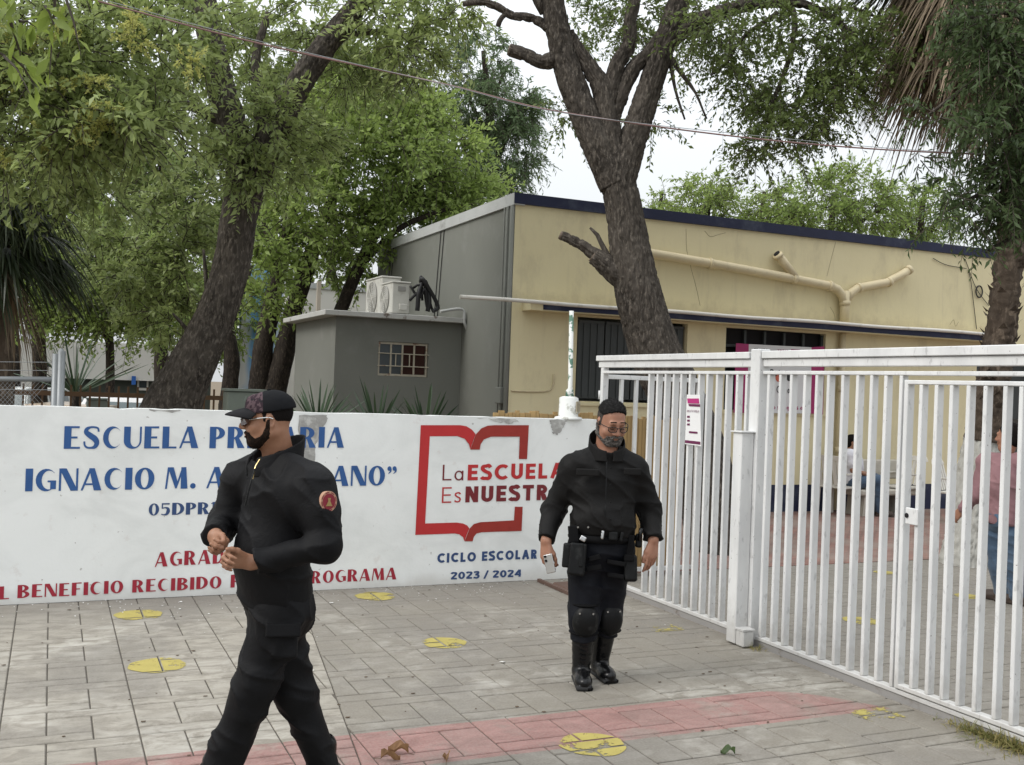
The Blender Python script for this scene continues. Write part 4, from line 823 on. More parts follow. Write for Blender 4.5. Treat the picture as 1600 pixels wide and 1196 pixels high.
# ---- near tree at the right edge
tree('narrow_leaved_tree', 'dark narrow-leaved tree reaching in from the right edge', np.array([*P(1760, 900, 8.6)[:2], 0]), [
  [(1770, 1000, 70), (1765, 800, 60), (1745, 600, 54), (1720, 400, 48), (1700, 200, 44), (1690, 0, 36)], [(1710, 330, 22), (1650, 290, 16), (1600, 285, 11), (1540, 300, 7), (1480, 330, 4)], [(1700, 180, 22), (1640, 130, 18), (1580, 110, 12), (1520, 130, 8), (1450, 180, 4)], [(1695, 80, 20), (1620, 30, 14), (1540, 20, 9), (1470, 60, 5)], [(1712, 420, 18), (1650, 380, 12), (1590, 370, 8), (1540, 395, 4)]],
  8.6, [(1560, 40, 70, 60, 8.4, .5, 120), (1590, 140, 60, 70, 8.5, .5, 150), (1530, 110, 45, 50, 8.3, .4, 50), (1590, 240, 50, 55, 8.4, .4, 110), (1610, 330, 40, 50, 8.5, .4, 80), (1540, 210, 40, 40, 8.3, .35, 40), (1490, 295, 30, 26, 8.3, .25, 13), (1525, 320, 30, 36, 8.4, .3, 20), (1470, 180, 35, 35, 8.3, .3, 14), (1510, 10, 50, 35, 8.3, .4, 45), (1453, 355, 16, 8, 8.3, .12, 2), (1700, 150, 100, 170, 8.6, .7, 130), (1575, 330, 30, 40, 8.4, .3, 40), (1440, 240, 25, 30, 8.3, .25, 7)],
  M['leaf_dark'], M['bark'], fk=dict(L=.074, asp=.29, per=14, tl=.30, droop=.42, hang=.35, bias=.18), tk=dict(n=36, step=.05, amp=.01))
# ---- multi-stemmed light green tree beside the annex
tree('multi_stem_tree', 'light green tree with several dark stems beyond the annex', np.array([*P(430, 640, 19)[:2], 0]), [
  [(395, 720, 40), (403, 620, 34), (412, 540, 32), (428, 460, 28), (440, 400, 24), (455, 330, 20), (470, 250, 14)], [(425, 720, 44), (425, 640, 38), (440, 570, 34), (458, 490, 30), (478, 430, 24), (500, 360, 18), (530, 280, 12)], [(460, 470, 16), (470, 420, 13), (488, 380, 11)], [(500, 560, 22), (530, 490, 22), (560, 420, 20), (590, 360, 16), (640, 300, 12), (690, 270, 8)],
  [(560, 420, 12), (620, 360, 10), (690, 330, 7), (740, 320, 4)], [(345, 720, 36), (355, 640, 30), (362, 560, 26), (352, 500, 22), (345, 440, 18)], [(440, 400, 12), (400, 330, 10), (380, 260, 6)]],
  19, [(600, 250, 130, 90, 19, 1.8, 420), (690, 260, 95, 75, 19.5, 1.4, 300), (530, 190, 100, 80, 18.5, 1.4, 240), (640, 340, 120, 45, 19.5, 1.2, 240), (500, 320, 85, 80, 18.2, 1.2, 240), (640, 170, 80, 60, 19.5, 1.2, 170), (730, 300, 60, 45, 20, 1, 130), (440, 360, 60, 60, 18, 1, 130), (560, 120, 70, 50, 19.5, 1, 110), (420, 450, 45, 60, 17.8, .8, 70), (590, 400, 60, 40, 19, 1, 60), (530, 420, 50, 50, 20, 1, 60)],
  M['leaf_light'], M['barkdark'], fk=dict(L=.115, asp=.44, per=15, tl=.50, droop=.2, hang=.05, bias=.15), tk=dict(n=20, step=.12, amp=.02, lam=(.06, .2)))
# ---- tall feathery conifer far behind
tree('tall_cypress', 'tall feathery blue-green conifer far behind the building', np.array([*P(775, 640, 34)[:2], 0]), [[(775, 700, 34), (775, 500, 30), (772, 300, 22), (765, 180, 14), (755, 80, 7)], [(772, 260, 8), (800, 200, 6), (825, 160, 4)], [(770, 220, 8), (740, 170, 6), (720, 130, 3)], [(768, 160, 6), (785, 120, 5), (800, 95, 3)]],
  34, [(750, 95, 52, 48, 34, 1.6, 170), (785, 165, 70, 60, 34, 2, 250), (735, 165, 50, 50, 34, 1.6, 130), (808, 225, 40, 60, 34, 1.6, 190), (770, 270, 65, 60, 34, 2, 240), (825, 175, 24, 35, 34, 1.2, 80), (720, 230, 50, 70, 35, 1.6, 130), (700, 80, 25, 35, 35, 1, 30)],
  M['leaf_cyp'], M['barkdark'], fk=dict(L=.17, asp=.24, per=16, tl=.60, droop=.55, hang=.35, bias=.1), tk=dict(n=12, step=.3, amp=.02))
# ---- trees behind the building
for (x, y, rx, ry, n_, D, lb) in ((1105, 320, 50, 50, 210, 27, 'pale green sapling-like tree peeking over the navy roof band'), (1030, 335, 35, 35, 90, 29, 'low pale tree top just right of the leaning trunk above the roof'), (1300, 320, 120, 60, 430, 26, 'broad green tree crown rising behind the right part of the roof'), (1440, 340, 60, 50, 170, 27, 'green tree crown behind the roof nearest the palm'), (1190, 340, 50, 40, 140, 28, 'middle pale tree top above the navy roof band')):
    tree('rooftop_tree', lb, np.array([*P(x, 640, D)[:2], 0]), [[(x, 690, 22), (x+3, 500, 18), (x-2, 380, 13), (x+4, 300, 6)], [(x, 400, 9), (x-rx*.4, 350, 6), (x-rx*.7, 330, 3)], [(x, 390, 9), (x+rx*.4, 345, 6), (x+rx*.7, 325, 3)]],
      D, [(x, y, rx, ry, D, 1.6, n_), (x-rx*.3, y+ry*.45, rx*.8, ry*.6, D, 1.4, n_//2), (x+rx*.3, y-ry*.5, rx*.35, ry*.55, D, .8, n_//6)], M['leaf_light'], M['barkdark'], 'trees behind the school roof', dict(L=.12, asp=.38, per=13, tl=.6, droop=.3, hang=.2, bias=.05), dict(n=10, step=.3, amp=.01))
# ---- background trees on the left
for (x, D, w_, top, bl, lb) in (
  (60, 21, 26, 250, [(60, 330, 110, 70, 21, 1.6, 380), (40, 440, 90, 60, 23, 1.4, 160), (320, 470, 80, 50, 26, 1.4, 150), (150, 400, 80, 70, 20, 1.4, 323), (40, 440, 70, 50, 20, 1.2, 171)], 'dense tree behind the drooping palm at the left'),
  (170, 20, 16, 330, [(165, 450, 65, 55, 20, 1.2, 285), (110, 480, 50, 40, 20, 1, 171), (230, 440, 60, 70, 19.5, 1.2, 266), (205, 500, 50, 28, 20, .8, 114)], 'small forked tree in front of the white street building'),
  (250, 27, 26, 150, [(250, 300, 120, 110, 27, 2, 494), (340, 330, 90, 90, 26, 2, 380), (180, 260, 110, 90, 28, 2, 380)], 'tall dark green tree deep behind the curved trunk'),
  (520, 30, 24, 60, [(480, 130, 110, 80, 30, 2, 380), (590, 150, 90, 70, 31, 2, 330), (440, 250, 100, 90, 30, 2, 342), (670, 200, 50, 60, 31, 1.6, 150)], 'tall tree in the far background between the forked trunk and the conifer'),
  (360, 24, 20, 420, [(360, 480, 60, 70, 24, 1.4, 247), (300, 500, 60, 60, 24, 1.4, 228)], 'low leafy tree just right of the curved trunk'),
  (20, 30, 22, 150, [(30, 230, 140, 120, 30, 2.5, 437), (130, 180, 120, 100, 31, 2.5, 342)], 'far tree filling the left edge above the palm')):
    tree('background_tree', lb, np.array([*P(x, 640, D)[:2], 0]), [[(x, 690, w_), (x+2, 560, w_*.85), (x-3, 450, w_*.7), (x+6, top+60, w_*.4)], [(x, 520, w_*.5), (x+25, 440, w_*.35), (x+45, 390, w_*.15)], [(x, 540, w_*.5), (x-25, 470, w_*.35), (x-40, 410, w_*.15)]],
      D, bl, M['leaf_light'] if D < 25 else M['leaf_oak'], M['barkdark'], 'trees across the street', dict(L=.12 if D < 25 else .165, asp=.44, per=13, tl=.55, droop=.22, hang=.1), dict(n=10, step=.25, amp=.012))
# ================================================================ PALMS
def strips(acc, start, d0, ln, wd, sag, seg=5, tint=None, split=0):
    """long narrow leaf strips: start (n,3), initial dir, length, width, sag"""
    n = len(start); tt = np.linspace(0, 1, seg+1); p = start[:, None, :]+d0[:, None, :]*(ln[:, None]*tt)[..., None]; p[..., 2] -= (sag*ln)[:, None]*tt[None]**2
    side = unit(np.cross(d0, rng.normal(size=(n, 3))*.35+np.array([0, 0, 1.0]))); wv = (wd[:, None]*np.interp(tt, [0, .25, .8, 1], [.5, 1, .6, .04])[None])[..., None]
    V = np.stack([p+side[:, None, :]*wv, p-side[:, None, :]*wv], 2).reshape(-1, 3); b = (np.arange(n)*(seg+1)*2)[:, None, None]
    f = np.array([[2*i, 2*i+1, 2*i+3, 2*i+2] for i in range(seg)])[None]; acc.add(V, (b+f).reshape(-1, 4), np.repeat(tint if tint is not None else rng.random(n), (seg+1)*2))
def fan_leaf(acc, base, d, petiole, blade, ns, sag, tint, wd=.016, spread=1.5):
    d = unit(np.array(d, float)); tip = base+d*petiole; tip[2] -= sag*.3*petiole; side = unit(np.cross(d, [0, 0, 1.0])+1e-6); up = np.cross(side, d)
    a = np.linspace(-spread, spread, ns)+rng.normal(0, .05, ns); dd = np.cos(a)[:, None]*d+np.sin(a)[:, None]*(side*.95+up*rng.normal(0, .1)); dd = unit(dd)
    strips(acc, np.repeat(tip[None], ns, 0), dd, blade*(.75+.35*np.cos(a*.8)), np.full(ns, wd), np.full(ns, sag), 4, np.clip(tint+rng.normal(0, .16, ns), 0, 1))
    strips(acc, base[None], d[None], np.array([petiole]), np.array([.016]), np.array([sag*.3]), 4, np.array([tint]))
DP = 11.3
pb = np.array([*P(1520, 880, DP)[:2], 0]); pr_ = thing('fan_palm', 'tall fan palm with whitewashed foot and brown hanging skirt at the right', 'palm', pb)
acc = Acc(); limb(acc, [(1536, 690, 62), (1543, 640, 57), (1560, 545, 51), (1572, 450, 47), (1580, 380, 46), (1590, 280, 46), (1600, 150, 48), (1606, 20, 50), (1610, -120, 48)], DP, n=60, step=.03, amp=.03, lam=(.10, .035)); acc.build('trunk', M['barkpalm'], pr_)
acc = Acc(); limb(acc, [(1508, 905, 92), (1512, 870, 84), (1522, 800, 74), (1530, 730, 66), (1536, 686, 60)], DP, n=60, step=.03, amp=.026, lam=(.035, .03)); acc.build('whitewashed_foot', M['whitewash'], pr_, label='rough whitewashed lower trunk')
# old leaf stubs on the trunk
st_ = MB()
for k in range(110):
    y_ = random.uniform(300, 640); x_ = np.interp(y_, [280, 380, 450, 545, 640], [1590, 1580, 1572, 1560, 1543]); rr_ = R(np.interp(y_, [280, 640], [45, 56]), DP); a_ = random.uniform(0, 6.28)
    c_ = P(x_, y_, DP); o_ = np.array([math.cos(a_), math.sin(a_), 0]); st_.add([c_+o_*rr_*.9+np.array([-o_[1], o_[0], 0])*.05, c_+o_*rr_*.9-np.array([-o_[1], o_[0], 0])*.05, c_+o_*(rr_+.035)+np.array([0, 0, .06])], [(0, 1, 2)])
st_.build('leaf_stubs', M['barkpalm'], pr_, kind='stuff')
acc = Acc(); n_ = 2600; a_ = rng.random(n_)*6.283; lev = rng.random(n_); c_ = np.array([P(1606-10*l, -90+l*190, DP) for l in lev]); o_ = np.stack([np.cos(a_), np.sin(a_), np.zeros(n_)], 1)
out_ = rng.uniform(.5, 1.0, n_)*(1.38-.35*lev); st0 = c_+o_*.18; mid = o_*out_[:, None]
strips(acc, c_+o_*out_[:, None]*rng.uniform(.45, 1, n_)[:, None], unit(o_*.35+rng.normal(0, .12, (n_, 3))+np.array([0, 0, -.75])), rng.uniform(.6, 1.25, n_), rng.uniform(.008, .02, n_), rng.uniform(.1, .4, n_), 4, np.clip(rng.random(n_)**1.3, 0, 1))
for k in range(70):
    a = rng.random()*6.283; b_ = P(1606, rng.uniform(-130, 10), DP); fan_leaf(acc, b_, (math.cos(a), math.sin(a), -.25), 1.0, .75, 22, .9, .55)
acc.build('dry_skirt', M['deadfrond'], pr_, smooth=False, attr=True, label='brown skirt of dry hanging fronds')
acc = Acc()
for k in range(46):
    a = rng.random()*6.283; b_ = P(1610, -150, DP); fan_leaf(acc, b_, (math.cos(a), math.sin(a), rng.uniform(-.1, .9)), 1.2, .95, 30, .45, .45, .02)
for a in (150, 165, 185, 200, 215, 230): b_ = P(1600, -85, DP); dv = math.radians(a); fan_leaf(acc, b_, AR*math.cos(dv)*1.0+AF*math.sin(dv)*.6+np.array([0, 0, .06]), 1.15, .85, 30, .5, .25, .02)
acc.build('green_fronds', M['frond'], pr_, smooth=False, attr=True)
DL = 11.0
pl = thing('drooping_palm', 'palm with dark drooping fronds at the left edge', 'palm', np.array([*P(2, 640, DL)[:2], 0])); acc = Acc()
limb(acc, [(8, 800, 40), (8, 640, 30), (5, 560, 28), (0, 470, 30), (-8, 380, 40)], DL, n=30, step=.05, amp=.012, lam=(.08, .03)); acc.build('trunk', M['barkpalm'], pl)
acc = Acc()
for k in range(80):
    a = rng.random()*6.283; y_ = rng.uniform(270, 390); fan_leaf(acc, P(-14, y_, DL), (math.cos(a), math.sin(a), rng.uniform(-.9, .5)), rng.uniform(.2, .6), rng.uniform(.4, .7), 15, rng.uniform(.35, 1.1), rng.uniform(.1, .6), .015, rng.uniform(.7, 1.3))
acc.build('fronds', M['frond'], pl, smooth=False, attr=True)
acc = Acc()
for k in range(16):
    a = rng.random()*6.283; fan_leaf(acc, P(-10, rng.uniform(390, 430), DL), (math.cos(a), math.sin(a), -.6), rng.uniform(.15, .3), .5, 12, 1.2, .4, .012, 1.0)
acc.build('dry_fronds', M['deadfrond'], pl, smooth=False, attr=True)
# agave rosettes behind the wall
for (x, y, D, ns, L_, lb) in ((497, 655, 10.6, 24, .62, 'spiky agave behind the wall right of the capped man'), (590, 660, 10.4, 30, .66, 'spiky agave behind the wall under the annex window'), (665, 664, 10.6, 30, .58, 'spiky agave behind the wall right of the annex window'), (118, 600, 14, 20, 1.0, 'dark yucca beside the galvanised posts')):
    c_ = P(x, y, D); ag = thing('agave', lb, 'plant', (c_[0], c_[1], 0), 'spiky plants behind the wall')
    ns = int(ns*1.7); a = rng.random(ns)*6.283; el = rng.uniform(.25, 1.35, ns); d_ = np.stack([np.cos(a)*np.cos(el), np.sin(a)*np.cos(el), np.sin(el)], 1)
    acc = Acc(); strips(acc, np.repeat(c_[None]-np.array([[0, 0, .15]]), ns, 0), d_, rng.uniform(.75, 1.1, ns)*L_, np.full(ns, .016), rng.uniform(0, .12, ns), 5, rng.random(ns)); acc.build('leaves', M['agave'], ag, smooth=False, attr=True)
    MB().tube([(c_[0], c_[1], 0), (c_[0], c_[1], c_[2]-.1)], .06, 8).build('stem', M['barkdark'], ag, smooth=True)
# ================================================================ LEFT BACKGROUND
M['galv'] = mat('galvanised_steel', (.26, .275, .285), .45, .12, 6, .1, 60, metal=.3)
cg = thing('chain_link_gate', 'galvanised pipe posts and top rail of a chain link gate', 'fence', np.array([*P(92, 640, 10)[:2], 0]))
for x, top in ((87, 553), (95.5, 549)):
    b_ = P(x, 640, 10); t_ = P(x+1, top, 10); MB().tube([(b_[0], b_[1], 0), t_], .036, 12).build('post', M['galv'], cg, smooth=True)
MB().tube([P(96, 549, 10), P(96.2, 545, 10)], [.03, .012], 10).build('post_cap', M['galv'], cg)
MB().tube([P(-150, 591, 10), P(84, 593, 10)], .026, 10).build('top_rail', M['galv'], cg, smooth=True)
wm = MB()
for k in range(21):
    x = -104+k*7
    for s in (-1, 1): wm.tube([P(x if s > 0 else x+42, 595, 10.0), P(x+42 if s > 0 else x, 640, 10.0)], .0018, 3)
wm.build('wire_mesh', M['galv'], cg, kind='stuff')
for y in (565, 578, 608): MB().tube([P(-100, y, 10), P(86, y+1.5, 10)], .0028, 4).build('strand', M['galv'], cg)
pf = thing('picket_fence', 'rusty brown steel picket fence behind the white wall', 'fence', np.array([*P(200, 640, 13.4)[:2], 0]))
M['rustbrown'] = mat('rusty_brown_paint', (.11, .065, .035), .8, .4, 7, .2)
pY = P(150, 620, 13.4)[1]
for y0 in (613.5, 640): a, b = onY(-40, y0-2, pY), onY(358, y0+3.5, pY); MB().box((a[0], pY-.015, a[2]-.03), (b[0], pY+.015, a[2]+.03)).build('rail', M['rustbrown'], pf)
me = None
for k in range(27):
    c_ = onY(-38+k*14.9, 612, pY)
    if me is None: o = MB().box((c_[0]-.012, pY-.012, 0), (c_[0]+.012, pY+.012, 1.56)).build('picket', M['rustbrown'], pf, origin=(c_[0], pY, 0)); me = o.data
    else: obj('picket', me, None, pf, np.array([c_[0], pY, 0])-parent_loc(pf))
# metal cabinet behind the capped man
c_ = P(383, 640, 11); cbx = thing('metal_cabinet', 'grey-green metal cabinet behind the wall beside the capped man', 'cabinet', (c_[0], c_[1], 0)); M['cabinet'] = mat('grey_green_metal', (.13, .15, .125), .6, .12, 4, .1)
MB().box((c_[0]-.19, c_[1], 0), (c_[0]+.20, c_[1]+.3, P(383, 612, 11)[2])).build('box', M['cabinet'], cbx, bevel=.012)
MB().box((c_[0]-.21, c_[1]-.02, P(383, 612, 11)[2]+.001), (c_[0]+.22, c_[1]+.32, P(383, 612, 11)[2]+.025)).build('lid', M['cabinet'], cbx)
c_ = P(152, 640, 13.9); cb2 = thing('utility_box', 'pale green utility box behind the picket fence', 'cabinet', (c_[0], c_[1], 0)); M['palebox'] = mat('pale_green_metal', (.17, .20, .18), .6, .12, 4, .1)
tz = P(152, 625, 13.9)[2]; MB().box((c_[0]-.13, c_[1], 0), (c_[0]+.13, c_[1]+.3, tz)).build('box', M['palebox'], cb2, bevel=.01); MB().box((c_[0]-.14, c_[1]-.01, tz+.001), (c_[0]+.14, c_[1]+.31, tz+.02)).build('lid', M['palebox'], cb2)
# street building with cream fascia
M['farwhite'] = mat('far_white_paint', (.66, .64, .59), .8, .06, .6, .1); M['olive'] = mat('dark_olive_wall', (.055, .062, .05), .85, .2, .6, .1); M['signblue'] = mat('blue_sign', (.03, .12, .40), .5, .2, 6, 0)
fb = thing('street_building', 'cream fascia and dark olive wall of a building across the street', 'building', (-4, 34, 0)); FB = 34.0
def fbq(x0, y0, x1, y1, nm, m, d0, d1): a, b = onY(x0, y0, FB), onY(x1, y1, FB); MB().box((min(a[0], b[0]), FB-d0, min(a[2], b[2])), (max(a[0], b[0]), FB+d1, max(a[2], b[2]))).build(nm, m, fb)
fbq(70, 590, 250, 548, 'fascia', M['farwhite'], .3, .3); a = onY(70, 588, FB); b = onY(330, 588, FB)
MB().box((a[0], FB, 0), (b[0], FB+.2, a[2]-.02)).build('wall', M['olive'], fb); MB().box((a[0]-9, FB+1.5, 0), (b[0], FB+1.8, onY(200, 535, FB)[2])).build('upper_wall', M['farwhite'], fb)
fbq(214, 610, 232, 592, 'window', M['farwhite'], .05, -.01); fbq(217, 606, 229, 595, 'pane', M['glass'], .08, -.055); fbq(204, 601, 211, 588, 'sign_board', M['signblue'], .4, -.35)
# white building with a blue and ochre painted mural
def mural_mat():
    t = NT('blue_white_mural'); n = t.noise(.55, 3, .5, t.scale(t.pos, (1.2, 1, .5)), 1.2); n2 = t.noise(.8, 3, .5, t.scale(t.pos, (2.2, 1, .3)))
    c = t.mix(t.ramp(n, .46, .54), (.55, .56, .56), (.14, .32, .55)); c = t.mix(t.ramp(n2, .62, .66), c, (.52, .40, .18)); return t.fin(c, .8)
mu = thing('mural_wall', 'tall white wall with blue mural paint seen between the trunks', 'wall', np.array([*P(420, 640, 25)[:2], 0])); my = P(420, 600, 25)[1]
a, b = onY(372, 640, my), onY(475, 420, my); MB().box((a[0], my, 0), (b[0], my+.3, b[2])).build('painted_face', mural_mat(), mu)
ww = thing('white_wall', 'white wall with grey coping beyond the annex roof', 'wall', np.array([*P(520, 640, 23)[:2], 0])); wy = P(520, 600, 23)[1]; a, b = onY(441, 640, wy), onY(640, 452, wy)
MB().box((a[0], wy, 0), (b[0], wy+.2, onY(500, 452, wy)[2])).build('painted_face', M['farwhite'], ww); zc = onY(500, 452, wy)[2]; MB().box((a[0], wy-.03, zc+.001), (b[0], wy+.23, zc+.12)).build('coping', M['greyband'], ww)
M['conc0'] = mat('weathered_grey_timber', (.33, .29, .24), .9, .2, 8, .2); c_ = P(497, 487, 16.2); ps = thing('timber_post', 'slim pale timber post standing on the annex roof', 'post', (c_[0], c_[1], 2.731)); MB().box((c_[0]-.03, c_[1]-.03, 2.731), (c_[0]+.03, c_[1]+.03, P(497, 440, 16.2)[2])).build('stick', M['conc0'], ps)
# globe street lamp
c_ = P(70, 577, 22); lp = thing('globe_lamp', 'small white globe lamp seen past the chain link gate', 'lamp', (c_[0], c_[1], 0)); MB().tube([(c_[0], c_[1], 0), (c_[0], c_[1], c_[2]-.08)], .03, 8).build('pole', M['galv'], lp)
bm = bmesh.new(); bmesh.ops.create_icosphere(bm, subdivisions=2, radius=.085); me = bpy.data.meshes.new('globe'); bm.to_mesh(me); bm.free(); obj('globe', me, M['acwhite'], lp, np.array(c_)-parent_loc(lp)); MB().tube([c_+np.array([0, 0, .05]), c_+np.array([0, 0, .14])], [.12, .03], 12).build('lamp_cap', M['dark'], lp)
# parked vehicles
M['tyre'] = mat('tyre_rubber', (.02, .02, .02), .9, .2, 5, .1); M['carglass'] = t = NT('car_glass'); M['carglass'] = t.fin((.10, .13, .135), .08, None, 0, .6)
def carpaint(n, c): return mat(n, c, .28, .03, 1, 0, spec=.5)
def car(label, x, y, rz, body, stripe, H, z0, L=4.2, W=1.7):
    t = thing('parked_car', label, 'car', (x, y, z0), 'cars parked in the street'); t.rotation_euler = (0, 0, rz)
    def loft(prof, w0, w1, zs, nm, m, par=t, bev=.02):     # side profile; width narrows above the belt line
        mb = MB(); n = len(prof); v = []
        for s in (-1, 1):
            for (px_, pz_) in prof: k = w0 if pz_ <= zs else w0+(w1-w0)*(pz_-zs)/(H-zs); v.append((px_, s*k/2, pz_))
        f = [tuple(range(n)), tuple(range(2*n-1, n-1, -1))]+[(i, n+i, n+(i+1) % n, (i+1) % n) for i in range(n)]
        me = bpy.data.meshes.new(nm); me.from_pydata(v, [], f); bm = bmesh.new(); bm.from_mesh(me); bmesh.ops.recalc_face_normals(bm, faces=bm.faces)
        if bev: bmesh.ops.bevel(bm, geom=list(bm.edges), offset=bev, segments=2, affect='EDGES', clamp_overlap=True)
        bm.to_mesh(me); bm.free(); return obj(nm, me, m, par)
    hb = H*.60
    loft([(-L/2, .22), (L/2, .22), (L/2, hb*.80), (L*.30, hb), (-L*.48, hb), (-L/2, hb*.9)], W, W, hb, 'body', body, bev=.05); loft([(-L*.47, hb+.001), (L*.27, hb+.001), (L*.12, H), (-L*.40, H)], W-.06, W-.34, hb, 'cabin', body, bev=.03)
    def pane(pts, nm='window'): me = bpy.data.meshes.new(nm); me.from_pydata(pts, [], [tuple(range(len(pts)))]); me.update(); obj(nm, me, M['carglass'], t)
    z1, z2 = hb+.05, H-.07; wa, wb = (W-.06)/2, (W-.34)/2; k = lambda z: wa+(wb-wa)*(z-hb)/(H-hb)+.006
    for s in (-1, 1):
        for xa, xb, xc, xd in ((-L*.42, -L*.22, -L*.22, -L*.38), (-L*.20, 0, 0, -L*.20), (L*.02, L*.20, L*.11, L*.02)): pane([(xa, s*k(z1), z1), (xb, s*k(z1), z1), (xc, s*k(z2), z2), (xd, s*k(z2), z2)])
    fx = lambda z, s: (-L*.47+(L*.07)*(z-hb)/(H-hb)-.012) if s < 0 else (L*.27-(L*.15)*(z-hb)/(H-hb)+.012)
    for s in (-1, 1): pane([(fx(z1, s), -wa+.12, z1), (fx(z1, s), wa-.12, z1), (fx(z2, s), wb-.06, z2), (fx(z2, s), -wb+.06, z2)], 'windscreen')
    for s in (-1, 1):
        me = bpy.data.meshes.new('stripe'); me.from_pydata([(-L*.47, s*(W/2+.004), hb*.62), (L*.47, s*(W/2+.004), hb*.62), (L*.47, s*(W/2+.004), hb*.86), (-L*.47, s*(W/2+.004), hb*.86)], [], [(0, 1, 2, 3)]); obj('stripe', me, stripe, t)
        for wx in (-L*.31, L*.31):
            mb = MB().tube([(wx, s*(W/2-.2), .31), (wx, s*(W/2+.01), .31)], .31, 20); me = bpy.data.meshes.new('wheel'); me.from_pydata(mb.V, [], mb.F); wh = obj('wheel', me, M['tyre'], t); mb = MB().tube([(wx, s*(W/2+.011), .31), (wx, s*(W/2+.02), .31)], .19, 16); me = bpy.data.meshes.new('rim'); me.from_pydata(mb.V, [], mb.F); obj('rim', me, M['galv'], wh)
        for hx in (-L/2-.006, L/2+.006): me = bpy.data.meshes.new('headlight'); me.from_pydata([(hx, s*(W/2-.40), hb*.62), (hx, s*(W/2-.08), hb*.62), (hx, s*(W/2-.08), hb*.76), (hx, s*(W/2-.40), hb*.76)], [], [(0, 1, 2, 3)]); obj('headlight', me, M['acwhite'], t)
cp = P(58, 640, 24); car('white wagon with green side stripe parked behind the chain link gate', cp[0], cp[1], math.radians(62), carpaint('white_car_paint', (.66, .68, .67)), carpaint('green_car_paint', (.02, .16, .10)), 1.36, -.045)
cp = P(122, 640, 19); car('beige car parked behind the picket fence', cp[0]+.2, cp[1], math.radians(75), carpaint('beige_car_paint', (.38, .30, .22)), carpaint('brown_car_paint', (.30, .23, .17)), 1.20, -.045)
cp = P(212, 640, 20); car('white car parked by the curved trunk', cp[0]+.3, cp[1], math.radians(68), carpaint('clean_white_car_paint', (.70, .70, .70)), carpaint('grey_car_paint', (.45, .45, .45)), 1.33, -.045)
# ================================================================ OVERHEAD CABLE
M['pinkcable'] = mat('faded_pink_cable', (.22, .13, .12), .6, .2, 4, 0)
oc = thing('overhead_cable', 'thin faded pink cable sagging across the top of the view', 'cable', P(800, 158, 7.5))
MB().tube(catmull([P(x, y, D) for x, y, D in ((-200, -90, 7), (130, -4, 7.2), (400, 67, 7.4), (700, 133, 7.6), (880, 176, 7.8), (1190, 218, 8.1), (1470, 239, 8.4), (1750, 245, 8.7))], 10), .006, 6, False).build('cable', M['pinkcable'], oc, smooth=True)
MB().tube(catmull([P(x, y-2+3*math.sin(x*.03), D-.02) for x, y, D in ((-200, -90, 7), (130, -4, 7.2), (400, 67, 7.4), (700, 133, 7.6), (880, 176, 7.8), (1190, 218, 8.1), (1470, 239, 8.4), (1750, 245, 8.7))], 10), .0025, 4, False).build('support_wire', M['galv'], oc)
